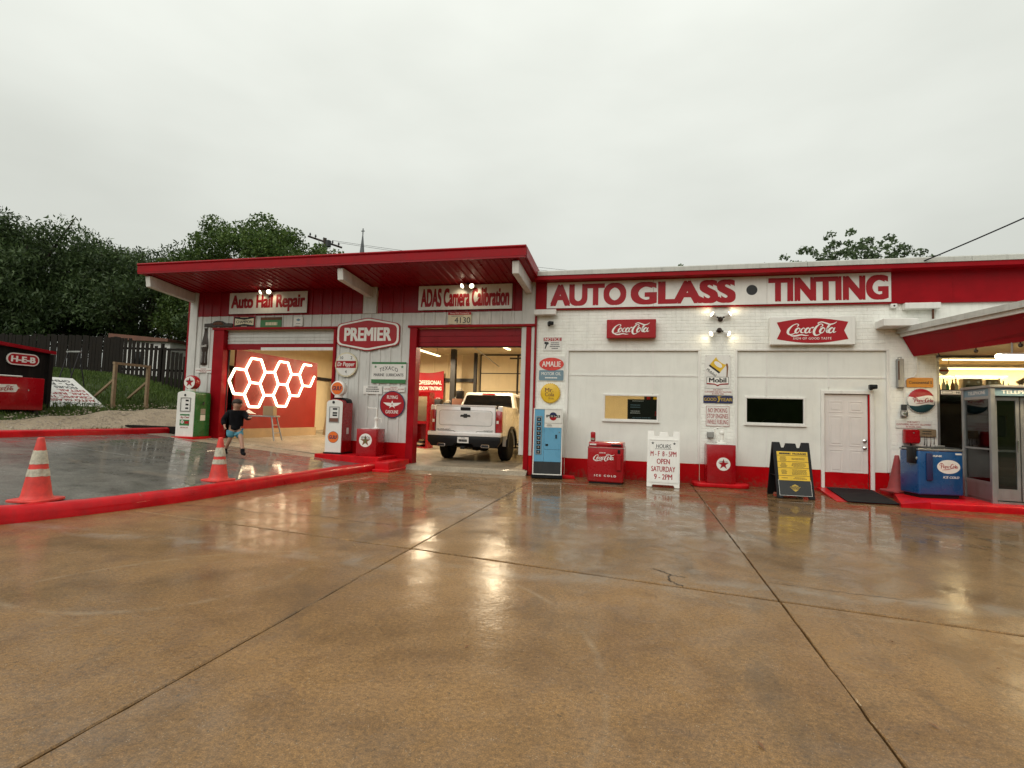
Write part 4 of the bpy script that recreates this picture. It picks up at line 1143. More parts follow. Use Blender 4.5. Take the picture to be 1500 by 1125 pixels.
t = sign('price_notice', 'narrow white notice at the garage bay edge behind the globe', -7.93, 2.06, -.03)
board(t, 'white_sign', .16, .2, .006); fine_print(t, 'charcoal', 0, .02, .13, 2, .05, 6, -.0068)

# PREMIER
t = sign('premier_sign', 'large red six sided sign reading PREMIER between the bays', -7.08, 3.44, -.035)
def prem(w, h, k=1.0):
    a = w / 2; top = h / 2; e = h * .31; pts = []
    base = [(-a, -e), (0, -top), (a, -e), (a, e), (0, top), (-a, e)]
    n = len(base)
    for i in range(n):
        p0 = Vector((*base[i - 1], 0)); p1 = Vector((*base[i], 0)); p2 = Vector((*base[(i + 1) % n], 0))
        r = .13 if i not in (1, 4) else .10
        A = p1 + (p0 - p1).normalized() * r; B = p1 + (p2 - p1).normalized() * r
        for q in range(6):
            u = q / 5; P = A * (1 - u) ** 2 + p1 * 2 * u * (1 - u) + B * u * u; pts.append((P.x, P.y))
    return pts
flat(t, 'red_sign', prem(1.84, .90), 0, .03, 'board'); flat(t, 'white_letter', prem(1.79, .85), -.0301, .004, 'border'); flat(t, 'red_sign', prem(1.68, .75), -.0342, .004, 'panel')
text('PREMIER', t, 'white_letter', 0, 0, 1.34, .33, y=-.039, bold=.045, res=5)

t = sign('dr_pepper_sign', 'round cream bottle cap sign reading Dr Pepper in a red band', -7.67, 2.63, -.03)
n = 48; flat(t, 'cream', [((.325 + .008 * (k % 2)) * math.cos(2 * PI * k / n), (.325 + .008 * (k % 2)) * math.sin(2 * PI * k / n)) for k in range(n)], 0, .04, 'cap')
disc('face', 'white_sign', t, .295, -.044, -.0401, rz=.295)
box('band', 'red_sign', t, -.292, .292, -.0465, -.0441, -.09, .10)
text('Dr Pepper', t, 'white_letter', 0, -.005, .5, .15, y=-.047, bold=.02, shear=.15)
for s, a, b in (('10', -.14, .185), ('2', .15, .185), ('4', .0, -.19)): text(s, t, 'black_letter', a, b, None, .08, y=-.0445, bold=.01)

t = sign('marine_lubricants_sign', 'white and green sign reading TEXACO MARINE LUBRICANTS', -6.44, 2.43, -.03)
board(t, 'white_sign', .98, .56, .012); board(t, 'green_print', .98, .055, .0018, cz=.25, y=-.0121, name='stripe'); board(t, 'green_print', .98, .10, .0018, cz=-.228, y=-.0121, name='stripe')
text('TEXACO', t, 'black_letter', 0, .12, .52, .10, y=-.0125, bold=.01, bend=.9, space=1.2); text('MARINE  LUBRICANTS', t, 'black_letter', 0, -.06, .84, .075, y=-.0125, bold=.02)
for s in (-1, 1): flat(t, 'green_print', star_poly(.045, s * .38, .15), -.0125)

t = sign('flying_a_sign', 'round red sign with white wings reading FLYING A GASOLINE', -6.30, 1.60, -.03)
disc('board', 'navy_print', t, .352, -.012, 0, n=48); disc('face', 'red_sign', t, .33, -.0145, -.0121, n=48)
text('FLYING', t, 'white_letter', 0, .19, .3, .085, y=-.015, bold=.02); text('GASOLINE', t, 'white_letter', 0, -.19, .36, .085, y=-.015, bold=.02)
wing = [(0, .10), (.03, .04), (.26, .05), (.20, .01), (.17, -.01), (.13, -.03), (.06, -.05), (.08, -.10), (.03, -.06), (0, -.05), (-.03, -.06), (-.08, -.10), (-.06, -.05), (-.13, -.03), (-.17, -.01), (-.20, .01), (-.26, .05), (-.03, .04)]
flat(t, 'white_letter', wing, -.0147); text('A', t, 'red_letter', 0, .005, None, .06, y=-.0165, bold=.01)

t = sign('house_number_sign', 'small white number sign reading 4130 with a red header', -4.54, 3.84, -.03)
board(t, 'cream', .62, .31, .01); board(t, 'red_sign', .62, .07, .0018, cz=.118, y=-.0101, name='header'); text('Getty Oil Company', t, 'white_letter', 0, .118, .52, .045, y=-.0122)
text('4130', t, 'black_letter', .08, -.055, .42, .15, y=-.0105, bold=.01); fine_print(t, 'charcoal', -.05, .052, .5, 1, .03, 7, -.0108)

# office wall
Yb = -.010
t = sign('notice_sign', 'small white notice with red header and camera drawing', -2.135, 3.17, Yb)
board(t, 'white_sign', .46, .33, .006); board(t, 'red_sign', .44, .085, .0018, cz=.115, y=-.0061, name='header'); text('NOTICE', t, 'white_letter', 0, .115, .38, .07, y=-.0082, bold=.02)
flat(t, 'black_letter', [(-.2, .06), (-.1, .045), (-.09, .0), (-.13, -.02), (-.17, -.12), (-.19, -.11), (-.165, -.01), (-.2, .0)], -.0062); fine_print(t, 'charcoal', .06, -.04, .28, 4, .045, 9, -.0068)
t = sign('amalie_sign', 'sign with red oval reading AMALIE over grey MOTOR OIL', -2.147, 2.57, Yb)
board(t, 'white_sign', .64, .60, .005); board(t, 'steel_blue', .60, .25, .004, .03, cz=-.165, y=-.0051, name='panel')
disc('oval', 'orange_cone', t, .30, -.0165, -.0095, 0, .11, 40, rz=.155)
text('AMALIE', t, 'white_letter', 0, .11, .46, .13, y=-.017, bold=.02); text('MOTOR OIL', t, 'white_letter', 0, -.125, .48, .075, y=-.0095, bold=.01); fine_print(t, 'white_letter', 0, -.225, .48, 1, .06, 3, -.0098)
def cap_sign(t, mat, r, teeth=30, name='cap'):
    n = teeth * 2
    pts = [((r + (.012 if k % 2 else -.004)) * math.cos(2 * PI * k / n), (r + (.012 if k % 2 else -.004)) * math.sin(2 * PI * k / n)) for k in range(n)]
    flat(t, mat, pts, 0, .035, name)
    o = MB().lathe([(r * .97, -.0351), (r * .93, -.055), (r * .8, -.068), (0, -.072)], 40, 'y').build('dome', mat, t, smooth=True)
    return o
t = sign('mr_cola_sign', 'round yellow bottle cap sign reading Mr Cola', -2.155, 1.97, Yb)
cap_sign(t, 'yellow_print', .235)
text('Mr.', t, 'brown_print', -.02, .075, .2, .10, y=-.0735, bold=.015); text('Cola', t, 'brown_print', -.01, -.03, .22, .09, y=-.0735, bold=.015); text('16 oz', t, 'brown_print', .03, -.125, .12, .045, y=-.0735)

t = sign('cola_lightbox', 'plain red box sign with white Coca-Cola script', -.27, 3.50, -.02)
board(t, 'red_gloss', 1.12, .44, .15, bevel=.012); strokes(COKE, t, 'white_letter', 0, 0, .84, -.153, h=.27, n=8)
t = sign('fishtail_sign', 'white box sign with red fishtail reading Coca-Cola', 3.55, 3.425, -.02)
board(t, 'white_gloss', 1.68, .62, .11, bevel=.014)
ft = [(-.70, .2), ]
top = [(-.70 + 1.40 * k / 16, .185 + .085 * math.sin(PI * k / 16)) for k in range(17)]
poly = top + [(.62, 0)] + [(p[0], -p[1]) for p in reversed(top)] + [(-.62, 0)]
flat(t, 'red_sign', poly, -.1105, .003, 'fishtail'); strokes(COKE, t, 'white_letter', 0, .035, .96, -.1145, h=.30, n=8)
text('SIGN OF GOOD TASTE', t, 'white_letter', 0, -.17, .75, .05, y=-.114, bold=.012, space=1.2)

t = sign('mobil_sign', 'white sign with yellow oil can pouring above the word Mobil', 1.65, 2.53, Yb)
board(t, 'white_sign', .54, .76, .006)
ca, sa = math.cos(R(-38)), math.sin(R(-38))
def rot(pts, cx, cz, c=ca, s=sa): return [(cx + x * c - z * s, cz + x * s + z * c) for x, z in pts]
flat(t, 'yellow_print', rot([(-.14, -.06), (.14, -.06), (.14, .16), (-.14, .16)], -.02, .12), -.0062, name='can')
flat(t, 'black_letter', rot([(-.14, -.10), (.14, -.10), (.14, -.061), (-.14, -.061)], -.02, .12), -.0062, name='can_band')
flat(t, 'white_letter', rot([(-.14, -.2), (.14, -.2), (.14, -.101), (-.14, -.101)], -.02, .12), -.0062, name='can_foot')
flat(t, 'white_gloss', rot([(.14 * math.cos(2 * PI * k / 20), .17 + .05 * math.sin(2 * PI * k / 20)) for k in range(20)], -.02, .12), -.0078, name='can_lid')
flat(t, 'white_letter', rot([(.10 * math.cos(2 * PI * k / 20), .05 + .05 * math.sin(2 * PI * k / 20)) for k in range(20)], -.02, .12), -.0078, name='can_badge')
flat(t, 'brown_print', [(.17, .18), (.21, .18), (.225, .10), (.205, -.13), (.185, -.13), (.19, .08)], -.0095, name='oil')
tt = text('Mobiloil', t, 'black_letter', 0, 0, .24, .06, y=-.008, bold=.01)
tt.rotation_euler[1] = R(38); tt.location = (-.13, 0, -.02)
flat(t, 'black_letter', [(-.235, -.12), (.235, -.12), (.235, -.29), (.06, -.30), (0, -.335), (-.06, -.30), (-.235, -.29)], -.0062, name='shield')
flat(t, 'white_letter', [(-.225, -.13), (.225, -.13), (.225, -.27), (.06, -.285), (0, -.31), (-.06, -.285), (-.225, -.27)], -.0079, name='shield_face')
text('Mobil', t, 'black_letter', 0, -.195, .36, .10, y=-.0096, bold=.03)
flat(t, 'red_sign', [(-.225, -.262), (-.07, -.272), (0, -.302), (.07, -.272), (.225, -.262), (.225, -.285), (.06, -.295), (0, -.325), (-.06, -.295), (-.225, -.285)], -.0096, name='shield_trim')
screws(t, .49, .70, -.006)
t = sign('goodyear_sign', 'narrow black sign with yellow letters reading GOODYEAR', 1.66, 1.90, Yb)
board(t, 'navy_print', .62, .165, .008); text('GOOD', t, 'gold_print', -.165, .0, .26, .075, y=-.0085, bold=.02); text('YEAR', t, 'gold_print', .175, .0, .25, .075, y=-.0085, bold=.02)
flat(t, 'gold_print', [(-.03, .05), (.02, .075), (.09, .06), (.035, .05), (.035, .02), (.06, .03), (.02, -.06), (-.02, -.065), (.01, -.02), (.0, .045)], -.0085)
t = sign('no_smoking_sign', 'white sign reading NO SMOKING STOP ENGINES WHILE FUELING', 1.655, 1.525, Yb)
board(t, 'white_sign', .50, .46, .006); frame(t, 'red_letter', .49, .45, .006, -.006, -.0075)
for k, s in enumerate(('NO SMOKING', 'STOP ENGINES', 'WHILE FUELING')): text(s, t, 'red_letter', 0, .13 - .13 * k, .40 if k == 0 else .44, .10, y=-.0065, bold=.005, res=2)

t = sign('continental_sign', 'narrow orange sign above the striped bottle cap sign', 5.60, 2.335, Yb)
board(t, 'amber_print', .48, .20, .02, .02); text('Continental', t, 'black_letter', -.02, 0, .36, .06, y=-.0205, bold=.015)
flat(t, 'black_letter', [(.19, .03), (.21, .03), (.205, .0), (.22, -.02), (.19, -.03), (.195, 0)], -.0205)
t = sign('pepsi_cap_sign', 'round red white and blue bottle cap sign reading Pepsi-Cola', 5.61, 1.955, Yb)
def cap_part(z0, z1, mat, name, r=.245):
    n = 26
    rad = lambda a: r + (.012 if int(a / (2 * PI) * 52) % 2 else -.002)
    def wave(x, z): return z + .02 * math.sin(x / r * PI) if abs(z) < r * .8 else z
    pts = []
    for k in range(n + 1):
        x = -r + 2 * r * k / n; hz = math.sqrt(max(0, r * r - x * x)); hi = min(hz, wave(x, z1)) + (.006 if k % 2 and hz < z1 else 0); pts.append((x, max(hi, min(hz, max(-hz, wave(x, z0)) + .0005))))
    for k in range(n, -1, -1):
        x = -r + 2 * r * k / n; hz = math.sqrt(max(0, r * r - x * x)); lo = max(-hz, wave(x, z0)) - (.006 if k % 2 and -hz > z0 else 0); pts.append((x, min(lo, min(hz, wave(x, z1)) - .0005)))
    V = []; m = n + 1
    def yy(x, z): return -.03 - .04 * math.sqrt(max(0, 1 - (x * x + z * z) / (r * r) * .98))
    T = pts[:m]; B = list(reversed(pts[m:])); F = []
    for (a, b), (c, d) in zip(T, B):
        for q in range(7):
            u = q / 6; z = b + (d - b) * u; V.append((a, yy(a, z), z))
    for i in range(m - 1):
        for q in range(6): F.append((i * 7 + q, i * 7 + q + 1, (i + 1) * 7 + q + 1, (i + 1) * 7 + q))
    MB().add(V, F).build(name, mat, t, smooth=True, angle=60)
n = 60
flat(t, 'white_gloss', [((.247 + (.012 if k % 2 else 0)) * math.cos(2 * PI * k / n), (.247 + (.012 if k % 2 else 0)) * math.sin(2 * PI * k / n)) for k in range(n)], 0, .03, 'cap')
cap_part(.09, .3, 'red_sign', 'red_field'); cap_part(-.09, .09, 'white_gloss', 'white_field'); cap_part(-.3, -.09, 'dark_teal', 'blue_field')
strokes(PEPSI, t, 'red_letter', .02, .0, .36, -.0735, h=.13)
# red wall box, key plaque, meters
t = thing('wall_box', 'small red metal box on the wall above the blue cooler', 'box', (5.40, -.012, 1.07))
box('body', 'red_gloss', t, -.13, .13, -.14, 0, 0, .29, bevel=.02, seg=2); box('hinge_lid', 'red_gloss', t, -.128, .128, -.148, -.141, .02, .27, bevel=.003); MB().lathe([(.012, -.148), (.012, -.158), (0, -.16)], 10, 'y', (0.02, 0, .22)).build('latch', 'chrome', t)
MB().tube([(0, -.07, 0), (0, -.07, -.12)], .02).build('spout', 'black_plastic', t)
t = thing('key_plaque', 'brown wooden plaque with old keys hanging beside the red box', 'plaque', (5.71, -.012, 1.21))
box('board', 'new_wood', t, -.165, .165, -.025, 0, 0, .16, bevel=.006); fine_print(t, 'black_letter', 0, .09, .26, 2, .05, 3, -.0265)
for k, (x, l) in enumerate(((-.13, .1), (-.05, .17), (-.01, .2), (.06, .19), (.12, .15))):
    MB().tube([(x, -.02, .03), (x, -.035, .01), (x + .005, -.03, -l * .5), (x - .004 * (k % 2), -.03, -l)], [.004, .004, .006, .010], 6).build('key', 'bronze', t)
t = thing('conduit_box', 'weathered grey metal trough on the brick by the canopy', 'box', (5.225, -.012, 2.22))
box('body', 'grey_metal', t, -.055, .065, -.09, 0, 0, .60, bevel=.008); box('cover', 'rust', t, -.045, -.02, -.0945, -.0901, .16, .56); MB().tube([(-.03, -.05, .6), (-.03, -.05, .63), (.03, -.05, .64), (.03, -.03, .6)], .01).build('pipe', 'grey_metal', t)
t = thing('electric_meter', 'round glass electric meter on a grey box with riser pipe', 'meter', (5.30, -.012, 1.62))
box('body', 'grey_metal', t, -.06, .06, -.07, 0, 0, .13, bevel=.008); MB().lathe([(.055, -.0705), (.055, -.10), (.045, -.125), (0, -.13)], 16, 'y', (-.01, 0, .06)).build('dial', 'chrome', t, smooth=True)
box('switch_box', 'charcoal', t, -.045, .045, -.06, 0, .135, .25, bevel=.006); MB().tube([(0, -.03, .25), (.01, -.03, .72), (.06, -.03, .80), (.2, -.03, .84), (.24, -.03, .92), (.24, -.03, 1.25)], .012).build('riser_pipe', 'white_trim', t)
t = thing('outlet_box', 'small grey weatherproof outlet box on the brick pier', 'box', (1.50, -.012, 1.03))
box('body', 'grey_metal', t, -.07, .07, -.07, 0, 0, .14, bevel=.01); box('flap', 'grey_metal', t, -.062, .062, -.08, -.0705, .01, .13, bevel=.006)

# cameras
def sec_cam(x, z, label, rz=0, s=1.0, y=-.012):
    t = thing('security_camera', label, 'camera', (x, y, z), rz)
    MB().lathe([(.04 * s, 0), (.04 * s, -.02 * s), (.015 * s, -.03 * s), (.015 * s, -.09 * s)], 12, 'y').build('mount', 'black_plastic', t)
    box('body', 'black_plastic', t, -.07 * s, .07 * s, -.2 * s, -.07 * s, -.02 * s, .07 * s, bevel=.012 * s); MB().lathe([(.025 * s, -.2 * s), (.025 * s, -.21 * s), (0, -.212 * s)], 12, 'y', (0, 0, .02 * s)).build('lens', 'dark_glass', t)
sec_cam(-2.235, 3.64, 'black security camera above the notice sign', .5, .9)
sec_cam(4.72, 2.20, 'black security camera over the white door', -.1, 1.0, .018)
t = thing('white_sensor', 'tiny white sensor box under the red fascia end', 'sensor', (5.13, -.012, 3.90)); box('body', 'white_trim', t, -.06, .06, -.08, 0, 0, .09, bevel=.006); MB().lathe([(.018, -.08), (.018, -.085), (0, -.086)], 10, 'y', (0, 0, .045)).build('lens', 'black_plastic', t)

# twin floodlights
def flood(x, y, z, label, heads, power, aim=None, group=None, plate_y=None):
    t = thing('twin_floodlight', label, 'lamp', (x, y, z), 0, group)
    MB().lathe([(.055, 0), (.055, -.025), (.03, -.045), (0, -.047)], 16, 'y').build('base_plate', 'bronze', t, smooth=True)
    for hx, hy, hz in heads:
        d = Vector((hx, hy, hz)).normalized()
        p0 = Vector((0, -.035, 0)); p1 = p0 + d * .10; p2 = p0 + d * .17; p3 = p0 + d * .22
        MB().tube([p0, p1], [.014, .022], 10).build('arm', 'bronze', t)
        MB().tube([p1, p1 + d * .03, p2, p3], [.024, .034, .05, .062], 14).build('lamp_head', 'white_trim', t, smooth=True)
        MB().tube([p3 + d * .001, p3 + d * .02, p3 + d * .032], [.060, .045, .015], 14).build('bulb', 'flood_bulb', t, smooth=True)
        ld = bpy.data.lights.new('flood_lamp', 'SPOT'); ld.energy = power; ld.spot_size = R(115); ld.spot_blend = .8; ld.shadow_soft_size = .05; ld.color = (1, .84, .55)
        lo = bpy.data.objects.new('lamp_light', ld); COL.objects.link(lo); lo.parent = t; lo.location = p3 + d * .05
        av = Vector((hx * aim[0], aim[1], aim[2])) if aim else d
        lo.rotation_euler = (-av).to_track_quat('Z', 'Y').to_euler()
flood(1.70, -.012, 3.72, 'upper twin floodlight on brick pier, heads turned upward', [(-.75, -.25, .42), (.75, -.25, .42)], 2.5, (.9, .55, .8))
flood(1.68, -.012, 3.47, 'lower twin floodlight on brick pier, heads turned downward', [(-.75, -.30, -.38), (.75, -.30, -.38)], 2.5, (.9, .55, -.8))
flood(-10.18, -.075, 4.60 + .12, 'twin floodlight over the Auto Hail Repair sign', [(-.5, -.55, -.40), (.5, -.55, -.40)], 5, (.4, .62, -.8))
flood(-4.30, -.075, 4.60 + .12, 'twin floodlight over the ADAS Camera Calibration sign', [(-.45, -.55, -.40), (.5, -.55, -.45)], 5, (.4, .62, -.8))
# ------------------------------------------------------------------ pumps, coolers and boards in front of the walls
def round_box(name, mat, t, x0, x1, y0, y1, z0, z1, r=.05, seg=4):
    return box(name, mat, t, x0, x1, y0, y1, z0, z1, bevel=r, seg=seg)
def arch_poly(w, h, r=.07, top=.03, n=8):
    """pump face outline: square foot, rounded shoulders, slightly domed head"""
    pts = [(-w / 2, 0), (w / 2, 0), (w / 2, h - r)]
    for k in range(1, n + 1):
        a = R(90 * k / n); pts.append((w / 2 - r + r * math.cos(a), h - r + r * math.sin(a)))
    for k in range(1, 6):
        u = 1 - 2 * k / 6; pts.append(((w / 2 - r) * u, h + top * (1 - u * u)))
    for k in range(0, n + 1):
        a = R(90 + 90 * k / n); pts.append((-w / 2 + r + r * math.cos(a), h - r + r * math.sin(a)))
    return pts
def globe(t, z, r, rim, draw, y=-.24):
    MB().lathe([(r * .5, z - r - .04), (r * .5, z - r + .05)], 16, 'z', (0, y, 0)).build('globe_foot', 'white_gloss', t)
    MB().lathe([(r * .7, y - .10), (r * .94, y - .085), (r, y - .05), (r, y + .05), (r * .94, y + .085), (r * .7, y + .10)], 32, 'y', (0, 0, z)).build('globe', rim, t, smooth=True)
    draw(y - .101, z)

# green and white pump
t = thing('green_fuel_pump', 'white fronted green fuel pump with a red star globe', 'fuel pump', (-12.08, -.42, zap(-12.05) + .01), R(4))
box('plinth', 'red_curb', t, -.34, .34, -.42, .30, -.05, .03, bevel=.01)
W_, H_ = .56, 1.22
MB().prism(arch_poly(W_, H_), 'y', -.33, .25).build('body', 'green_enamel', t, loc=(0, 0, .03), bevel=.012)
MB().prism(arch_poly(W_ - .015, H_ - .01, .06), 'y', -.345, -.3305).build('front_panel', 'white_gloss', t, loc=(0, 0, .03), bevel=.006)
yf = -.346
frame(t, 'grey_metal', .31, .38, .018, yf, yf - .014, 0, .90, 'dial_frame'); box('dial', 'white_sign', t, -.137, .137, yf - .004, yf, .73, 1.07)
for k, z in enumerate((1.01, .90, .80)): box('counter', 'black_plastic', t, .0, .09, yf - .008, yf - .0045, z - .022, z + .022)
MB().lathe([(.03, yf), (.03, yf - .01), (0, yf - .012)], 12, 'y', (-.03, 0, 1.16)).build('lock', 'black_plastic', t)
box('decal', 'green_print', t, -.15, .14, yf - .0025, yf - .0005, .60, .64); text('Sky Chief', t, 'red_letter', 0, .545, .27, .07, y=yf - .001, bold=.015, shear=.25)
box('decal', 'green_print', t, -.15, .14, yf - .0025, yf - .0005, .33, .49); disc('emblem', 'white_letter', t, .045, yf - .004, yf - .0026, -.07, .425, 20); flat(t, 'red_letter', star_poly(.036, -.07, .425), yf - .0042)
box('decal', 'red_letter', t, .0, .13, yf - .0035, yf - .0026, .38, .45); text('PETROX', t, 'red_letter', 0, .275, .23, .035, y=yf - .001, bold=.015)
for z, m in ((.72, 'grey_metal'), (.55, 'white_sign')): box('plate', m, t, .2805, .2835, -.12, .06, z - .08, z + .075)
MB().tube([(.285, -.02, .98), (.32, -.06, .97), (.33, -.10, .90)], .018).build('nozzle', 'dark_steel', t)
def star_face(y, z):
    disc('globe_face', 'white_gloss', t, .165, y - .004, y, 0, z, 32); flat(t, 'red_letter', star_poly(.14, 0, z), y - .0045, name='star'); text('TEXACO', t, 'black_letter', 0, z + .055, .2, .03, y=y - .0065)
globe(t, 1.51, .20, 'red_gloss', star_face, -.16)

# gulf pump
zi = .31
tag(MB().prism([(-7.98, -.85), (-6.12, -1.02), (-6.12, -.05), (-7.98, -.05)], 'z', .1, zi).build('pump_island', 'red_curb', bevel=.02), kind='structure')
t = thing('orange_globe_fuel_pump', 'white fronted red fuel pump with an orange globe', 'fuel pump', (-7.57, -.42, zi), R(3))
W_, H_ = .46, 1.36
box('plinth', 'black_plastic', t, -.25, .25, -.30, .26, 0, .035)
MB().prism(arch_poly(W_, H_ - .03, .10, .02), 'y', -.27, .24).build('body', 'red_gloss', t, loc=(0, 0, .035), bevel=.012)
MB().prism(arch_poly(W_ - .02, H_ - .05, .09, .02), 'y', -.285, -.2705).build('front_panel', 'white_gloss', t, loc=(0, 0, .037), bevel=.006)
MB().prism(arch_poly(W_ + .012, .12, .09, .02), 'y', -.10, .18).build('head_cap', 'black_plastic', t, loc=(0, 0, 1.29), bevel=.01)
yf = -.286
frame(t, 'grey_metal', .27, .40, .015, yf, yf - .012, 0, .99, 'dial_frame'); box('dial', 'white_sign', t, -.12, .12, yf - .003, yf, .90, 1.175); box('dial_base', 'brick_brown', t, -.12, .12, yf - .004, yf, .80, .899)
for z in (1.13, 1.03, .97): box('counter', 'black_plastic', t, -.04, .08, yf - .007, yf - .0035, z - .02, z + .02)
MB().lathe([(.035, yf), (.035, yf - .01), (0, yf - .012)], 12, 'y', (-.03, 0, 1.30)).build('lock', 'dark_steel', t)
disc('emblem', 'black_letter', t, .145, yf - .002, yf, 0, .42, 36); disc('emblem_face', 'orange_print', t, .138, yf - .004, yf - .0021, 0, .42, 36); text('GULF', t, 'navy_print', 0, .42, .22, .085, y=yf - .0042, bold=.035)
box('plate', 'white_sign', t, .2305, .2335, -.05, .06, .50, .66)
def gulf_face(y, z):
    disc('globe_face', 'orange_print', t, .155, y - .004, y, 0, z, 32); text('GULF', t, 'navy_print', 0, z, .25, .10, y=y - .0045, bold=.035)
globe(t, 1.66, .20, 'white_gloss', gulf_face, -.10)

# lubester with hand pump
def hand_pump(t, x, y, z, s=1.0, handle=True):
    MB().lathe([(.11 * s, 0), (.11 * s, .015), (.05 * s, .04), (.045 * s, .05), (.042 * s, .22 * s), (.058 * s, .23 * s), (.058 * s, .27 * s), (.03 * s, .29 * s), (.022 * s, .42 * s), (.022 * s, .5 * s)], 16, 'z', (x, y, z)).build('pump_cylinder', 'white_gloss', t, smooth=True)
    MB().tube([(x, y, z + .49 * s), (x - .02, y, z + .515 * s), (x - .22 * s, y - .01, z + .515 * s), (x - .24 * s, y - .01, z + .56 * s)], .013 * s).build('crank_handle', 'white_gloss', t)
    MB().tube([(x + .04 * s, y, z + .25 * s), (x + .12 * s, y, z + .26 * s), (x + .14 * s, y, z + .16 * s)], .014 * s).build('spout', 'white_gloss', t)
t = thing('lubester_tank', 'square red oil tank with star disc and white hand pump', 'oil tank', (-6.61, -.52, zi), R(5))
box('body', 'red_gloss', t, -.26, .26, -.27, .27, 0, .66, bevel=.012, seg=2)
box('lid', 'white_sign', t, -.19, .03, -.2, .1, .6605, .672); hand_pump(t, .12, .02, .661)
disc('emblem', 'white_letter', t, .165, -.273, -.2705, -.02, .38, 36); flat(t, 'brown_print', star_poly(.14, -.02, .365), -.2735, name='star'); text('TEXACO', t, 'black_letter', -.02, .455, .24, .05, y=-.2755, bend=1.3, bold=.015); text('T', t, 'green_print', -.02, .36, None, .09, y=-.2755, bold=.02)
t = thing('curb_block', 'short red painted concrete block ending the long curb', 'curb block', (-5.9, -.75, 0)); 
MB().box(-.16, .20, -.55, .60, -.02, .235).build('block', 'red_curb', t, bevel=.02, seg=2); MB().box(-.20, .24, -.60, .64, -.02, .06).build('foot', 'red_curb', t, bevel=.015)

# pale blue bottle vendor
t = thing('bottle_vendor', 'tall pale blue bottle vending machine at the office corner', 'vending machine', (-2.12, -.42, 0), R(9))
X0, X1, Y0 = -.33, .33, -.36
box('foot', 'black_plastic', t, X0 - .02, X1 + .02, Y0 - .02, .3, .02, .085)
box('cabinet', 'white_sign', t, X0, X1, Y0 + .015, .32, .086, 1.59, bevel=.012)
frame(t, 'white_gloss', .66, 1.50, .022, Y0 + .014, Y0 - .012, 0, .84, 'trim')
box('kick_panel', 'charcoal', t, X0 + .024, X1 - .024, Y0 - .006, Y0 + .0145, .095, .38)
box('bottle_door', 'blue_enamel', t, X0 + .024, -.085, Y0 - .006, Y0 + .0145, .383, 1.565, bevel=.004)
box('lower_panel', 'blue_enamel', t, -.081, X1 - .024, Y0 - .006, Y0 + .0145, .383, .66, bevel=.004)
box('main_panel', 'blue_enamel', t, -.081, X1 - .024, Y0 - .008, Y0 + .0145, .664, 1.155, bevel=.004)
box('coin_panel', 'white_gloss', t, -.081, X1 - .024, Y0 - .008, Y0 + .0145, 1.159, 1.25); fine_print(t, 'black_letter', .03, 1.205, .14, 2, .025, 5, Y0 - .009)
box('logo_panel', 'white_gloss', t, -.081, X1 - .024, Y0 - .010, Y0 + .0145, 1.255, 1.56, bevel=.004)
n = 20
flat(t, 'red_sign', [(.112 + .082 * math.cos(PI + PI * k / n), 1.40 + .082 * math.sin(PI + PI * k / n)) for k in range(n + 1)], Y0 - .0105, name='emblem'); flat(t, 'navy_print', [(.112 + .082 * math.cos(PI * k / n), 1.43 + .075 * math.sin(PI * k / n)) for k in range(n + 1)], Y0 - .0105, name='emblem')
text('PEPSI', t, 'black_letter', .112, 1.415, .30, .055, y=Y0 - .0125, bold=.035)
frame(t, 'aluminium', .13, .86, .014, Y0 - .006, Y0 - .018, -.205, .98, 'slot_frame')
for k in range(8):
    z = .60 + k * .105
    box('slot', 'black_plastic', t, -.245, -.165, Y0 - .011, Y0 - .0065, z - .04, z + .04); MB().lathe([(.024, Y0 - .012), (.022, Y0 - .02), (0, Y0 - .022)], 10, 'y', (-.205, 0, z)).build('bottle_cap', 'grey_metal', t)
box('coin_slot', 'black_plastic', t, .17, .205, Y0 - .02, Y0 - .0085, .92, 1.0); box('coin_return', 'black_plastic', t, -.05, .01, Y0 - .012, Y0 - .0085, .74, .785); MB().lathe([(.012, Y0 - .009), (.012, Y0 - .02), (0, Y0 - .021)], 8, 'y', (.255, 0, 1.06)).build('lock', 'chrome', t)
t = thing('wood_chock', 'low red painted block lying beside the pale blue machine', 'block', (-1.62, -.45, 0), R(10)); MB().prism([(-.16, 0), (.16, 0), (.13, .07), (-.15, .075)], 'y', -.1, .1).build('block', 'red_curb', t, bevel=.01)

# red chest cooler
t = thing('red_cola_cooler', 'red chest cooler with Coca-Cola script against the office wall', 'cooler', (-.73, -.80, 0), R(-3))
box('body', 'red_gloss', t, -.385, .385, -.30, .30, .03, .80, bevel=.035, seg=3); box('foot', 'black_plastic', t, -.35, .35, -.27, .27, 0, .04)
box('seam', 'chrome', t, -.388, .388, -.303, .303, .765, .775)
MB().prism([(-.30, .80), (.30, .80), (.30, .86), (.24, .89), (-.24, .89), (-.30, .86)], 'x', -.365, .365).build('lid', 'red_gloss', t, bevel=.015, seg=2); box('lid_handle', 'black_plastic', t, .12, .33, -.322, -.29, .815, .85, bevel=.008)
box('coin_head', 'red_gloss', t, -.345, -.245, -.19, -.06, .89, 1.10, bevel=.03, seg=3); box('coin_plate', 'chrome', t, -.335, -.255, -.2, -.191, .92, .97); box('name_plate', 'white_sign', t, -.34, -.20, -.306, -.299, .82, .85)
strokes(COKE, t, 'white_letter', -.03, .56, .44, -.3035, h=.15); text('DRINK', t, 'white_letter', -.06, .66, .14, .022, y=-.3025, bold=.02); text('ICE COLD', t, 'white_letter', 0, .175, .46, .04, y=-.3025, bold=.03, space=1.6)
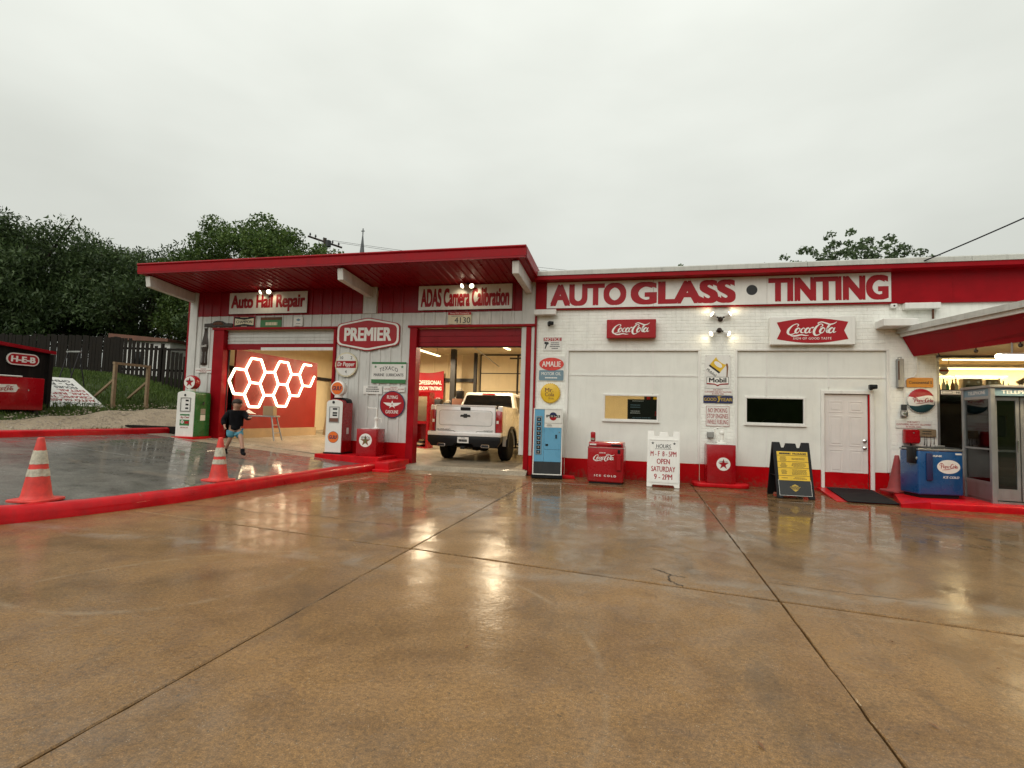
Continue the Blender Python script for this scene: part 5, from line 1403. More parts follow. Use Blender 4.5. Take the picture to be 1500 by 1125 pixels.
box('opener', 'black_plastic', t, .26, .31, -.33, -.3005, .66, .74, bevel=.008); box('cap_catcher', 'red_gloss', t, .235, .335, -.345, -.3005, .30, .64, bevel=.01)

# folding A boards
def a_board(name, label, loc, rz, mat, w, h, spread, face):
    t = thing(name, label, 'sign board', loc, rz)
    th = math.atan2(spread / 2, h)
    def panel_pts():
        k = .11; hh = h
        outer = [(-w / 2, 0), (-w / 2 + .10, 0), (-w / 2 + .12, .05), (w / 2 - .12, .05), (w / 2 - .10, 0), (w / 2, 0), (w / 2, hh), (w / 2 - .13, hh), (w / 2 - .15, hh - k), (.10, hh - k), (.085, hh - .02), (-.085, hh - .02), (-.10, hh - k), (-w / 2 + .15, hh - k), (-w / 2 + .13, hh), (-w / 2, hh)]
        return outer
    legs = []
    for s in (-1, 1):
        o = MB().prism(panel_pts(), 'y', -.02, .02).build('panel', mat, t, bevel=.006)
        o.location = (0, s * spread / 2, 0); o.rotation_euler = (s * th, 0, 0)
        legs.append(o)
    face(legs[0], -.0205)
    for x in (-w / 2 + .03, w / 2 - .03):
        MB().tube([(x, -spread * .3, h * .38), (x, spread * .3, h * .38)], .008).build('hinge_strap', mat, t)
    return t
def face_hours(p, y):
    box('insert', 'white_sign', p, -.29, .29, y - .004, y - .0005, .12, .98)
    yy = y - .0045
    frame(p, 'white_trim', .61, .90, .016, y - .0005, y - .012, 0, .55, 'rim')
    text('HOURS', p, 'black_letter', 0, .86, .30, .085, y=yy, bold=.012, shear=.15); box('rule', 'black_letter', p, -.17, .17, yy - .0012, yy, .795, .803)
    text('M - F  8 - 5PM', p, 'red_letter', 0, .70, .52, .11, y=yy, bold=.025); text('OPEN', p, 'red_letter', 0, .54, .26, .11, y=yy, bold=.025); text('SATURDAY', p, 'red_letter', 0, .38, .48, .11, y=yy, bold=.025); text('9 - 2PM', p, 'red_letter', 0, .22, .36, .11, y=yy, bold=.025)
    for s in (-1, 1): flat(p, 'charcoal', star_poly(.035, s * .22, .92), yy)
a_board('hours_board', 'white folding board listing opening hours in red', (.46, -.92, 0), R(-3), 'white_gloss', .66, 1.18, .44, face_hours)
def face_pack(p, y):
    box('insert', 'charcoal', p, -.28, .28, y - .004, y - .0005, .06, .90); box('insert', 'yellow_print', p, -.275, .275, y - .0065, y - .0041, .34, .895)
    yy = y - .007
    fine_print(p, 'black_letter', -.13, .855, .25, 1, .055, 29, yy - .001, 1, .6); text('PACKAGES', p, 'black_letter', .13, .855, .24, .036, y=yy, bold=.03)
    for k, z in enumerate((.815, .695, .575, .425)): box('rule', 'black_letter', p, -.275, .275, yy - .0012, yy, z, z + .007)
    for k, z in enumerate((.755, .635, .50, .385)):
        fine_print(p, 'black_letter', -.17, z, .15, 4 if k < 3 else 1, .022, 30 + k, yy - .001); fine_print(p, 'black_letter', .10, z, .30, (2, 4, 5, 2)[k], .022, 40 + k, yy - .001, 1, .4)
    flat(p, 'gold_print', [(-.06, .24), (0, .27), (.06, .24), (.05, .225), (0, .235), (-.05, .225)], y - .0045); fine_print(p, 'gold_print', 0, .205, .26, 2, .024, 50, y - .005); flat(p, 'gold_print', [(-.06, .175), (.06, .175), (0, .13)], y - .0045)
    frame(p, 'white_trim', .57, .30, .005, y - .004, y - .0048, 0, .205, 'rim')
a_board('packages_board', 'black folding board with a yellow price list', (2.80, -1.40, 0), R(4), 'black_plastic', .66, 1.08, .62, face_pack)

# second lubester on its red plinth
t = thing('lubester_tank', 'tall red oil tank with small star disc on red plinth', 'oil tank', (1.66, -.36, 0), R(2))
MB().prism(rrect(1.16, .50, .16), 'z', 0, .085).build('plinth', 'red_curb', t, bevel=.02, seg=2)
box('body', 'red_gloss', t, -.29, .29, -.20, .22, .086, .91, bevel=.014, seg=2); box('top_plate', 'white_sign', t, -.285, .285, -.195, .215, .911, .922)
disc('emblem', 'white_letter', t, .14, -.203, -.2005, .04, .50, 36); flat(t, 'red_letter', star_poly(.115, .04, .495), -.2035, name='star'); text('TEXACO', t, 'black_letter', .04, .555, .17, .028, y=-.2045, bend=1.0, bold=.015)
MB().lathe([(.10, .9225), (.10, .95), (.05, .97), (.05, .99), (.04, 1.0), (.04, 1.13), (.058, 1.14), (.058, 1.17), (.02, 1.22), (0, 1.225)], 16, 'z', (.04, 0, 0)).build('pump_cylinder', 'white_gloss', t, smooth=True)
MB().tube([(-.05, 0, .93), (-.04, 0, 1.03), (-.10, -.01, 1.15), (-.12, -.01, 1.24), (-.04, -.02, 1.27), (.06, -.02, 1.28)], .015).build('crank_handle', 'white_gloss', t); box('latch', 'dark_steel', t, -.07, -.04, -.02, .0, 1.24, 1.26)

# traffic cones
def cone(label, loc, mat, h, r0, bands, rz=0, group=None, tilt=0, base_mat=None):
    t = thing('traffic_cone', label, 'traffic cone', loc, rz, group)
    t.rotation_euler[0] = tilt
    rb = r0 * 1.38
    MB().prism(rrect(rb * 2, rb * 2, rb * .35, 4), 'z', 0, .035).build('base', base_mat or mat, t, bevel=.008)
    R0, R1 = r0, .035
    rr = lambda z: R0 + (R1 - R0) * (z - .035) / (h - .035)
    MB().lathe([(R0 + .015, .0351), (R0, .06)] + [(rr(z), z) for z in np.linspace(.08, h - .02, 8)] + [(R1 - .002, h - .004), (R1 - .012, h), (0, h - .002)], 28).build('body', mat, t, smooth=True, angle=60)
    for z0, z1 in bands:
        r = random.Random(int(z0 * 100)); n = 28; V = []; 
        for k in range(n):
            a = 2 * PI * k / n; za = z0 + r.uniform(-.004, .004); zb = z1 + r.uniform(-.004, .004)
            V += [((rr(za) + .004) * math.cos(a), (rr(za) + .004) * math.sin(a), za), ((rr(zb) + .004) * math.cos(a), (rr(zb) + .004) * math.sin(a), zb)]
        MB().add(V, [(2 * k, (2 * k + 2) % (2 * n), (2 * k + 3) % (2 * n), 2 * k + 1) for k in range(n)]).build('reflective_band', 'reflective_band', t, smooth=True, angle=60)
cone('scuffed orange cone with two peeling bands beside the red curb', (-7.32, -7.62, zap(-7.3)), 'orange_cone', .79, .16, [(.46, .63), (.31, .40)], R(12))
cone('clean banded orange cone standing near the walking child', (-7.0, -5.02, zap(-7.0)), 'orange_cone', .74, .15, [(.42, .57), (.29, .37)], R(-5))
cone('faded plain red cone between the white door and blue cooler', (4.93, -.60, .12), 'faded_cone', .72, .165, [], R(20))

# dark blue chest cooler
t = thing('blue_cola_cooler', 'dark blue chest cooler with white Pepsi-Cola oval', 'cooler', (5.27, -1.12, .12), R(10))
box('foot', 'black_plastic', t, -.34, .34, -.22, .22, 0, .07); box('body', 'deep_blue', t, -.39, .39, -.27, .26, .06, .86, bevel=.03, seg=3)
box('lid_rim', 'aluminium', t, -.395, .395, -.275, .265, .861, .90, bevel=.008); box('lid', 'charcoal', t, -.37, .37, -.25, .24, .901, .925, bevel=.01); box('lid_handle', 'grey_metal', t, .0, .16, -.16, -.10, .9255, .96, bevel=.01)
disc('oval', 'white_gloss', t, .20, -.2735, -.2705, .13, .58, 40, rz=.125); strokes(PEPSI, t, 'red_letter', .13, .58, .31, -.2745, h=.12)
text('DRINK', t, 'white_letter', -.08, .77, .2, .03, y=-.2715, bold=.03); text('ICE COLD', t, 'white_letter', .17, .39, .28, .04, y=-.2715, bold=.02, shear=.3)
box('opener', 'navy_print', t, -.27, -.16, -.31, -.2705, .32, .82, bevel=.02, seg=2); box('coin_box', 'black_plastic', t, -.45, -.33, -.22, -.02, .62, .93, bevel=.02, seg=2); MB().lathe([(.03, -.22), (.03, -.235), (0, -.24)], 10, 'y', (-.39, 0, .72)).build('coin_knob', 'chrome', t); box('name_plate', 'white_sign', t, .25, .36, -.2735, -.2705, .80, .83)

# telephone booth
t = thing('telephone_booth', 'aluminium and glass telephone booth with blue header strips', 'phone booth', (6.45, -1.20, .12), R(-3))
bw, bd, bh_ = .44, .46, 2.02
for x in (-bw, bw):
    for y in (-bd, bd): box('post', 'aluminium', t, x - .035, x + .035, y - .035, y + .035, 0, bh_, bevel=.004)
box('roof', 'aluminium', t, -bw - .05, bw + .05, -bd - .05, bd + .05, bh_ + .001, bh_ + .05, bevel=.008); box('floor', 'grey_metal', t, -bw, bw, -bd, bd, 0, .03)
for x in (-bw, bw):
    box('header', 'steel_blue', t, x - .012, x + .012, -bd + .036, bd - .036, bh_ - .14, bh_ - .005); box('rail', 'aluminium', t, x - .02, x + .02, -bd + .036, bd - .036, bh_ - .19, bh_ - .141)
    box('pane', 'glass', t, x - .003, x + .003, -bd + .036, bd - .036, .36, bh_ - .191); box('kick_panel', 'aluminium', t, x - .01, x + .01, -bd + .036, bd - .036, .04, .30); box('rail', 'aluminium', t, x - .02, x + .02, -bd + .036, bd - .036, .301, .36)
    box('rail', 'aluminium', t, x - .018, x + .018, -bd + .036, bd - .036, .92, .95)
o = text('TELEPHONE', t, 'white_letter', 0, 0, .58, .065, y=0, bold=.02); o.rotation_euler[2] = R(-90); o.location = (-bw - .013, 0, bh_ - .072)
box('header', 'steel_blue', t, -bw + .036, bw - .036, -bd - .012, -bd + .012, bh_ - .14, bh_ - .005); text('TELEPHONE', t, 'white_letter', 0, bh_ - .072, .6, .065, y=-bd - .0125, bold=.02)
box('header', 'steel_blue', t, -bw + .036, bw - .036, bd - .012, bd + .012, bh_ - .14, bh_ - .005); box('pane', 'glass', t, -bw + .036, bw - .036, bd - .003, bd + .003, .1, bh_ - .145)
for (x0, x1, sl) in ((-bw + .05, -.02, .16), (.0, bw - .05, -.16)):
    w = x1 - x0
    dp = grid_wall(x0, x1, .05, bh_ - .16, -bd - .015, -bd + .015, [(x0 + .05, x1 - .05, .25, bh_ - .22)], 'aluminium', 'folding_door', t)
    dp.location = (0, .08, 0); box('pane', 'glass', dp, x0 + .05, x1 - .05, -bd - .003, -bd + .003, .25, bh_ - .22); MB().tube([(x1 - .03, -bd - .03, .9), (x1 - .03, -bd - .03, 1.1)], .01).build('handle', 'chrome', dp)
box('telephone', 'black_plastic', t, -.12, .12, bd - .2, bd - .01, 1.15, 1.55, bevel=.02); box('shelf', 'aluminium', t, -bw + .04, bw - .04, bd - .34, bd - .01, .88, .91)
MB().tube([(-.09, bd - .22, 1.45), (-.16, bd - .24, 1.42), (-.16, bd - .24, 1.22), (-.09, bd - .22, 1.2)], .025).build('handset', 'black_plastic', t)

# shelf display behind the shop window
def bottle(x, y, z, h, mat, label, group='bottles on the window shelf'):
    o = MB().lathe([(h * .14, 0), (h * .15, h * .05), (h * .15, h * .5), (h * .11, h * .62), (h * .05, h * .78), (h * .05, h * .95), (h * .06, h * .96), (h * .06, h), (0, h)], 12).build('bottle', mat, smooth=True, loc=(x, y, z))
    tag(o, label, 'bottle', group)
zsh = 2.166
for k, x in enumerate((6.02, 6.10, 6.18, 6.26, 6.34, 6.42)):
    bottle(x, .30 + .04 * (k % 2), zsh, .24 + .02 * (k % 3), ('green_print', 'brown_print', 'cream')[k % 3], 'old soda bottle in the row beside the dark radio on the shelf')
t = thing('wire_rack', 'wire bottle rack with round tin sign behind the soda bottles', 'rack', (6.24, .42, zsh)); MB().tube([(-.2, 0, 0), (-.2, 0, .36), (.2, 0, .36), (.24, 0, .1)], .008).build('wire', 'dark_steel', t); MB().tube([(0, 0, .36), (0, 0, .55)], .008).build('stem', 'dark_steel', t); disc('tin_sign', 'white_sign', t, .09, -.01, .0, 0, .46, 24); box('band', 'red_sign', t, -.085, .085, -.013, -.0105, .44, .48)
def radio(x, w, h, label):
    t = thing('old_radio', label, 'radio', (x, .34, zsh)); box('case', 'stone', t, -w / 2, w / 2, -.1, .1, 0, h, bevel=.015)
    box('grille', 'dark_steel', t, -w * .4, w * .4, -.106, -.1005, h * .15, h * .55)
    for s in (-1, 1): MB().lathe([(.025, -.1005), (.025, -.115), (0, -.117)], 10, 'y', (s * w * .25, 0, h * .75)).build('dial', 'white_sign', t)
radio(6.68, .34, .28, 'wide dark green radio on the window shelf'); radio(7.02, .22, .27, 'narrow dark box radio beside the wide radio')
for k, x in enumerate((7.18, 7.25, 7.34)): bottle(x, .32, zsh, .30 - .05 * k, ('cream', 'bronze', 'green_print')[k], 'jar standing between the box radio and the round clock', 'jars on the window shelf')
t = thing('mantel_clock', 'round topped clock under a knotted cloth on the shelf', 'clock', (7.62, .34, zsh)); MB().prism([(.17 * math.cos(PI * k / 20), .19 * math.sin(PI * k / 20)) for k in range(21)], 'y', -.06, .06).build('case', 'brick_brown', t); MB().prism([(.13 * math.cos(PI * k / 20), .15 * math.sin(PI * k / 20)) for k in range(21)], 'y', -.066, -.0605).build('face', 'cream', t)
MB().tube([(-.12, 0, .2), (0, -.03, .27), (.14, 0, .25), (.26, 0, .2), (.3, 0, .14)], [.05, .06, .06, .05, .03], 8).build('cloth', 'stone', t, smooth=True)
t = sign('no_smoking_strip', 'small white NO SMOKING strip on the window transom', 6.36, 2.14, .028); board(t, 'white_sign', .72, .075, .004); text('NO SMOKING', t, 'black_letter', .10, 0, .38, .042, y=-.0045, bold=.02); frame(t, 'charcoal', .18, .05, .006, -.004, -.005, -.25, 0)

# what the office windows show
t = thing('window_poster', 'black printed poster inside the office window by the red cooler', 'poster', (.05, .10, 1.37)); board(t, 'black_plastic', .76, .50, .004, cx=0, cz=.25, name='sheet')
fine_print(t, 'white_letter', -.14, .46, .36, 1, .035, 61, -.0055); fine_print(t, 'steel_blue', -.2, .34, .26, 2, .05, 62, -.0055); fine_print(t, 'white_letter', -.2, .2, .3, 2, .045, 63, -.0055); fine_print(t, 'steel_blue', -.05, .05, .6, 2, .04, 64, -.0055); flat(t, 'red_sign', [(.24, .12), (.31, .12), (.31, .2), (.25, .24)], -.0045)
t = thing('framed_print', 'dark framed print with yellow patch inside the office window', 'picture', (.25, .35, 1.80)); board(t, 'black_plastic', .4, .5, .02, cz=.1); flat(t, 'yellow_print', [(-.02, .0), (.14, .02), (.15, .12), (.02, .14)], -.021); flat(t, 'red_sign', [(-.14, -.02), (-.06, -.02), (-.06, .14), (-.14, .14)], -.021)
t = thing('office_chair', 'dark office chair behind the black window by the pier', 'chair', (3.15, 1.6, .1)); MB().tube([(0, 0, 0.05), (0, 0, .5)], .03).build('stem', 'black_plastic', t); box('seat', 'black_plastic', t, -.25, .25, -.25, .25, .5, .6, bevel=.04, seg=2); MB().prism(rrect(.5, .7, .2), 'y', .2, .28).build('backrest', 'black_plastic', t, loc=(0, 0, 1.05)); MB().prism([(.28 * math.cos(2 * PI * k / 5 + (.0 if q else 0)) * 1, .28 * math.sin(2 * PI * k / 5)) for k in range(5) for q in (0,)], 'z', .0, .04).build('base', 'black_plastic', t)
t = thing('office_desk', 'dark desk seen through the black window', 'desk', (2.4, 1.5, .1)); box('top', 'bronze', t, -.5, .45, -.35, .35, .95, 1.0); 
for sx in (-.46, .41): box('leg', 'bronze', t, sx - .03, sx + .03, -.3, .3, 0, .949)
box('monitor', 'black_plastic', t, -.4, .0, -.1, -.05, 1.05, 1.36, bevel=.01); box('monitor_foot', 'black_plastic', t, -.24, -.16, -.12, .05, 1.001, 1.049)
# ------------------------------------------------------------------ pickup in the calibration bay
t = thing('pickup_truck', 'white pickup truck parked nose in inside the calibration bay', 'pickup truck', (-4.66, 1.0, .11))
HW = 1.03
def wheel_arch(y, r, n=10): return [(y - r * math.cos(PI * k / n), .42 + r * math.sin(PI * k / n)) for k in range(n + 1)]
ra = wheel_arch(1.18, .50)
prof = [(.10, .72), (.10, 1.50), (.14, 1.535), (1.98, 1.50), (1.98, .55)] + [(1.68, .55)] + list(reversed(ra)) + [(.66, .72)]
for s in (-1, 1):
    MB().prism(prof, 'x', s * .90, s * HW).build('bed_side', 'car_white', t, bevel=.03, seg=3)
    fl = [(1.18 - .56 * math.cos(PI * k / 12), .42 + .56 * math.sin(PI * k / 12)) for k in range(13)] + [(1.18 + .49 * math.cos(PI * k / 12), .42 + .49 * math.sin(PI * k / 12)) for k in range(13)]
    MB().prism(fl, 'x', s * (HW - .02), s * (HW + .045)).build('wheel_flare', 'black_plastic', t, bevel=.01)
box('bed_floor', 'black_plastic', t, -.895, .895, .12, 1.97, .78, .84)
box('bed_front', 'car_white', t, -.895, .895, 1.93, 1.975, .841, 1.47)
# tailgate with pressed panel
tg = MB().prism(rrect(1.70, .80, .04, 4, 0, 1.12), 'y', .055, .13).build('tailgate', 'car_white', t, bevel=.015, seg=2)
ring_o, ring_i = rrect(1.52, .42, .08, 5, 0, 1.19), rrect(1.47, .37, .06, 5, 0, 1.19)
n = len(ring_o)
MB().add([(a, .0545, b) for a, b in ring_o] + [(a, .066, b) for a, b in ring_i], [(i, (i + 1) % n, n + (i + 1) % n, n + i) for i in range(n)]).build('pressing', 'car_white', tg, smooth=True)
MB().prism(rrect(1.46, .36, .06, 5, 0, 1.19), 'y', .049, .054).build('panel_face', 'car_white', tg, bevel=.004)
MB().prism([(-.86, 1.505), (.86, 1.505), (.86, 1.545), (-.86, 1.545)], 'y', .03, .13).build('spoiler_lip', 'car_white', tg, bevel=.012)
MB().prism(rrect(.28, .085, .02, 3, 0, 1.44), 'y', .038, .0535).build('tailgate_handle', 'black_plastic', tg)
flat(tg, 'black_letter', [(-.15, -.028 + 1.25), (-.05, -.028 + 1.25), (-.05, -.055 + 1.25), (.05, -.055 + 1.25), (.05, -.028 + 1.25), (.15, -.028 + 1.25), (.13, .028 + 1.25), (.05, .028 + 1.25), (.05, .055 + 1.25), (-.05, .055 + 1.25), (-.05, .028 + 1.25), (-.13, .028 + 1.25)], .048, .008)
text('SILVERADO', tg, 'charcoal', -.62, .87, .40, .035, y=.054, bold=.015); text('CUSTOM', tg, 'charcoal', .66, .86, .26, .03, y=.054, bold=.015)
MB().prism([(-.78, .835), (-.35, .835), (-.28, .805), (.3, .805), (.36, .83), (.78, .83), (.78, .84), (.35, .84), (.29, .815), (-.27, .815), (-.34, .845), (-.78, .845)], 'y', .05, .0545).build('crease_shade', 'charcoal', tg)  # dark strip painted in for the shade along the tailgate crease
for x in (-.853, .853): box('gap', 'black_letter', tg, x - .004, x + .004, .05, .056, .75, 1.50)
n = len(ring_o); ri = rrect(1.495, .395, .07, 5, 0, 1.19)
MB().add([(a, .0525, b) for a, b in ring_o] + [(a, .0525, b) for a, b in ri], [(i, (i + 1) % n, n + (i + 1) % n, n + i) for i in range(n)]).build('pressing_shade_line', 'grey_metal', tg)  # grey outline drawn in for the shade around the pressed panel
for s in (-1, 1):
    MB().prism([(s * .86, .82), (s * 1.035, .82), (s * 1.035, 1.38), (s * .95, 1.41), (s * .86, 1.40)], 'y', .045, .17).build('tail_light', 'tail_red', t, bevel=.015, seg=2)
    MB().prism([(s * .885, 1.06), (s * .945, 1.06), (s * .945, 1.14), (s * .885, 1.14)], 'y', .040, .0445).build('reverse_lamp', 'white_gloss', t)
# bumper
MB().prism([(-1.04, .70), (1.04, .70), (1.04, .815), (-1.04, .815)], 'y', -.06, .16).build('bumper_step', 'car_white', t, bevel=.025, seg=2)
MB().prism([(-1.03, .56), (-.92, .42), (-.3, .43), (-.25, .50), (.25, .50), (.3, .43), (.92, .42), (1.03, .56), (1.03, .699), (-1.03, .699)], 'y', -.08, .14).build('bumper', 'black_plastic', t, bevel=.02, seg=2)
lp = box('license_plate', 'white_sign', t, -.16, .16, -.092, -.081, .52, .68); fine_print(lp, 'black_letter', 0, .585, .26, 1, .11, 77, -.0935, 1, .6); fine_print(lp, 'navy_print', 0, .655, .14, 1, .03, 78, -.0935)
for s in (-1, 1):
    MB().prism(rrect(.24, .09, .04, 4, s * .62, .455), 'y', -.095, .1).build('exhaust_tip', 'chrome', t, bevel=.008); MB().prism(rrect(.20, .06, .028, 4, s * .62, .455), 'y', -.0965, -.0951).build('exhaust_bore', 'black_letter', t)
box('hitch', 'black_plastic', t, -.06, .06, -.12, .1, .36, .44); box('chassis', 'black_rubber', t, -.5, .5, .3, 5.4, .38, .55); MB().tube([(-.85, 1.18, .40), (.85, 1.18, .40)], .07).build('axle', 'black_rubber', t)
MB().lathe([(.02, -.14), (.14, -.10), (.16, 0), (.14, .10), (.02, .14)], 16, 'x', (0, 1.18, .40)).build('differential', 'black_rubber', t, smooth=True)
# cab
fa_ = list(reversed(wheel_arch(4.86, .50)))
side = [(2.0, .50), (2.0, 1.30), (4.30, 1.30), (5.55, 1.18), (5.85, 1.05), (5.85, .55), (5.42, .50)] + fa_ + [(4.3, .45)]
MB().prism(side, 'x', -1.0, 1.0).build('cab', 'car_white', t, bevel=.04, seg=3)
zb, zt_ = 1.29, 1.99
MB().hexa([(-.965, 2.03, zb), (.965, 2.03, zb), (.965, 4.55, zb), (-.965, 4.55, zb), (-.76, 2.30, zt_), (.76, 2.30, zt_), (.74, 3.75, zt_), (-.74, 3.75, zt_)]).build('greenhouse', 'car_white', t, bevel=.06, seg=4)
def on_rear(x, z, off):   # point on the sloping rear face of the cab
    k = (z - zb) / (zt_ - zb); return (x, 2.03 + .27 * k - off, z)
pts = [(-.84, 1.36), (.84, 1.36), (.72, 1.88), (.64, 1.905), (-.64, 1.905), (-.72, 1.88)]
MB().add([on_rear(x, z, .012) for x, z in pts] + [on_rear(x, z, -.004) for x, z in pts], [(0, 1, 2, 3, 4, 5)] + [(i, (i + 1) % 6, 6 + (i + 1) % 6, 6 + i) for i in range(6)]).build('rear_window', 'dark_glass', t)
MB().add([on_rear(x, z, .03) for x, z in [(-.2, 1.925), (.2, 1.925), (.2, 1.965), (-.2, 1.965)]] + [on_rear(x, z, -.01) for x, z in [(-.2, 1.925), (.2, 1.925), (.2, 1.965), (-.2, 1.965)]], [(0, 1, 2, 3), (0, 1, 5, 4), (1, 2, 6, 5), (2, 3, 7, 6), (3, 0, 4, 7)]).build('brake_lamp', 'tail_red', t)
for s in (-1, 1):
    for (y0, y1, y2, y3) in ((2.42, 3.10, 3.06, 2.56), (3.20, 4.22, 3.72, 3.16)):
        def sd_(y, z): return (s * (.965 - (.965 - .755) * (z - zb) / (zt_ - zb) + .008), y, z)
        q = [sd_(y0, 1.36), sd_(y1, 1.36), sd_(y2, 1.88), sd_(y3, 1.88)]; q2 = [(a - s * .012, b, c) for a, b, c in q]
        MB().add(q + q2, [(0, 1, 2, 3), (0, 1, 5, 4), (1, 2, 6, 5), (2, 3, 7, 6), (3, 0, 4, 7)]).build('side_window', 'dark_glass', t)
    for y in (3.02, 4.05): MB().prism(rrect(.2, .05, .02, 3, y, 1.16), 'x', s * 1.001, s * 1.03).build('door_handle', 'black_plastic', t)
    for y in (3.14, 4.28): box('door_gap', 'black_letter', t, s * 1.0 - .004 if s > 0 else -1.004, s * 1.0 + .004 if s > 0 else -.996, y - .004, y + .004, .56, 1.27)
    MB().prism(rrect(.16, .26, .05, 4, s * 1.16, 1.45), 'y', 4.2, 4.3).build('mirror', 'black_plastic', t, bevel=.02, seg=2); MB().tube([(s * .98, 4.25, 1.36), (s * 1.1, 4.25, 1.38)], .025).build('mirror_arm', 'black_plastic', t)
    MB().tube([(s * 1.0, 2.2, .42), (s * 1.06, 2.5, .38), (s * 1.06, 4.1, .38), (s * 1.0, 4.4, .42)], .045).build('side_step', 'black_plastic', t)
    for y in (1.18, 4.86):
        w = MB().lathe([(.27, -.14), (.36, -.145), (.405, -.12), (.42, -.06), (.42, .06), (.405, .12), (.36, .145), (.27, .14)], 36, 'x', (s * .87, y, .42)).build('tyre', 'black_rubber', t, smooth=True, angle=40)
        tr_ = MB()
        for k in range(36):
            a = 2 * PI * k / 36
            for q in (-.07, .04):
                c = Vector((s * .87 + q + .015 * (k % 2), y + .421 * math.cos(a), .42 + .421 * math.sin(a))); e1 = Vector((.04, 0, 0)); e2 = Vector((0, -math.sin(a), math.cos(a))) * .018; e3 = Vector((0, math.cos(a), math.sin(a))) * .008
                tr_.hexa([c - e1 - e2 - e3, c + e1 - e2 - e3, c + e1 + e2 - e3, c - e1 + e2 - e3, c - e1 - e2 + e3, c + e1 - e2 + e3, c + e1 + e2 + e3, c - e1 + e2 + e3])
        tr_.build('tread', 'black_rubber', w)['kind'] = 'stuff'
        MB().lathe([(.268, -.10), (.25, -.12), (.08, -.09), (0, -.09)] if s < 0 else [(.268, .10), (.25, .12), (.08, .09), (0, .09)], 24, 'x', (s * .87, y, .42)).build('rim', 'charcoal', w, smooth=True)
box('grille', 'black_plastic', t, -.85, .85, 5.851, 5.88, .72, 1.05)
for s in (-1, 1): box('headlight', 'white_gloss', t, s * .93 - .07, s * .93 + .07, 5.80, 5.875, .88, 1.05)
# ------------------------------------------------------------------ people and workshop things
def skin_mesh(name, mat, parent, V, E, sub=2, root=0):
    me = bpy.data.meshes.new(name)
    me.from_pydata([v[:3] for v in V], E, [])
    ob = bpy.data.objects.new(name, me); COL.objects.link(ob)
    sm = ob.modifiers.new('skin', 'SKIN'); sm.use_smooth_shade = True
    ly = me.skin_vertices[0].data if me.skin_vertices else None
    if ly is None:
        bm = bmesh.new(); bm.from_mesh(me); bm.verts.layers.skin.verify(); bm.to_mesh(me); bm.free(); ly = me.skin_vertices[0].data
    for i, v in enumerate(V):
        r = v[3]; ly[i].radius = (r, v[4] if len(v) > 4 else r); ly[i].use_root = (i == root)
    ss = ob.modifiers.new('sub', 'SUBSURF'); ss.levels = sub; ss.render_levels = sub
    dg = bpy.context.evaluated_depsgraph_get()
    m2 = bpy.data.meshes.new_from_object(ob.evaluated_get(dg)); bpy.data.objects.remove(ob)
    for p in m2.polygons: p.use_smooth = True
    m2.materials.clear()
    return link(name, m2, mat, parent)
kid = thing('person', 'child in black hoodie, blue shorts and black boots walking past the bay', 'person', (-9.1, -2.3, zap(-9.1)), R(-22))
V = [(0, 0, .66, .085), (.01, 0, .80, .085), (.02, 0, .93, .10), (.03, 0, 1.04, .042), (.045, 0, 1.11, .098), (.05, 0, 1.18, .112), (.04, 0, 1.24, .085),
     (.02, -.13, .975, .045), (-.10, -.20, .81, .036), (-.02, -.23, .68, .026), (.01, -.23, .63, .026, .014),
     (.02, .13, .975, .045), (.19, .17, .86, .036), (.37, .13, .87, .026), (.42, .12, .875, .014, .026),
     (.01, .07, .60, .075), (.18, .07, .37, .052), (.27, .07, .13, .036), (.28, .07, .05, .035), (.38, .065, .035, .028),
     (-.01, -.07, .60, .075), (-.03, -.08, .36, .052), (-.20, -.08, .15, .036), (-.23, -.08, .09, .035), (-.15, -.085, .03, .028), (.15, 0, 1.135, .014)]
E_ = [(0, 1), (1, 2), (2, 3), (3, 4), (4, 5), (5, 6), (2, 7), (7, 8), (8, 9), (9, 10), (2, 11), (11, 12), (12, 13), (13, 14), (0, 15), (15, 16), (16, 17), (17, 18), (18, 19), (0, 20), (20, 21), (21, 22), (22, 23), (23, 24), (4, 25)]
for (hx_, hy_, hz_, dx, dz, hi) in ((.01, -.23, .63, .012, -.045, 10), (.42, .12, .875, .045, -.012, 14)):
    for k in range(5):
        o = (k - 1.5) * .014
        L = (.9, 1.0, .95, .75, .6)[k]
        b = len(V)
        if hi == 10: V.append((hx_ + o + (.012 if k == 4 else 0), hy_ + (.012 if k == 4 else 0), hz_ + dz * L, .007))
        else: V.append((hx_ + dx * L, hy_ + o, hz_ + (.014 if k == 4 else dz * .4), .007))
        E_.append((hi, b))
skin_mesh('body', 'skin', kid, V, E_, 1)
skin_mesh('hoodie', 'fabric_black', kid, [(0, 0, .56, .135, .13), (.0, 0, .66, .13, .125), (.01, 0, .80, .125, .12), (.02, 0, .93, .13, .11), (.03, 0, 1.03, .075), (.02, -.16, .975, .075), (-.105, -.215, .81, .066), (-.03, -.235, .69, .055), (.02, .16, .975, .075), (.19, .18, .86, .065), (.35, .145, .87, .052)], [(0, 1), (1, 2), (2, 3), (3, 4), (3, 5), (5, 6), (6, 7), (3, 8), (8, 9), (9, 10)], 2, 2)
skin_mesh('shorts', 'fabric_blue', kid, [(0, 0, .63, .125), (.02, .08, .53, .105), (.13, .08, .40, .095), (-.01, -.08, .53, .105), (-.02, -.085, .39, .095)], [(0, 1), (1, 2), (0, 3), (3, 4)], 2)
for pts in ([(.26, .07, .18, .048), (.275, .07, .06, .052), (.39, .065, .04, .038)], [(-.19, -.08, .20, .048), (-.235, -.08, .09, .052), (-.14, -.085, .035, .038)]):
    skin_mesh('boot', 'fabric_black', kid, pts, [(0, 1), (1, 2)], 2)
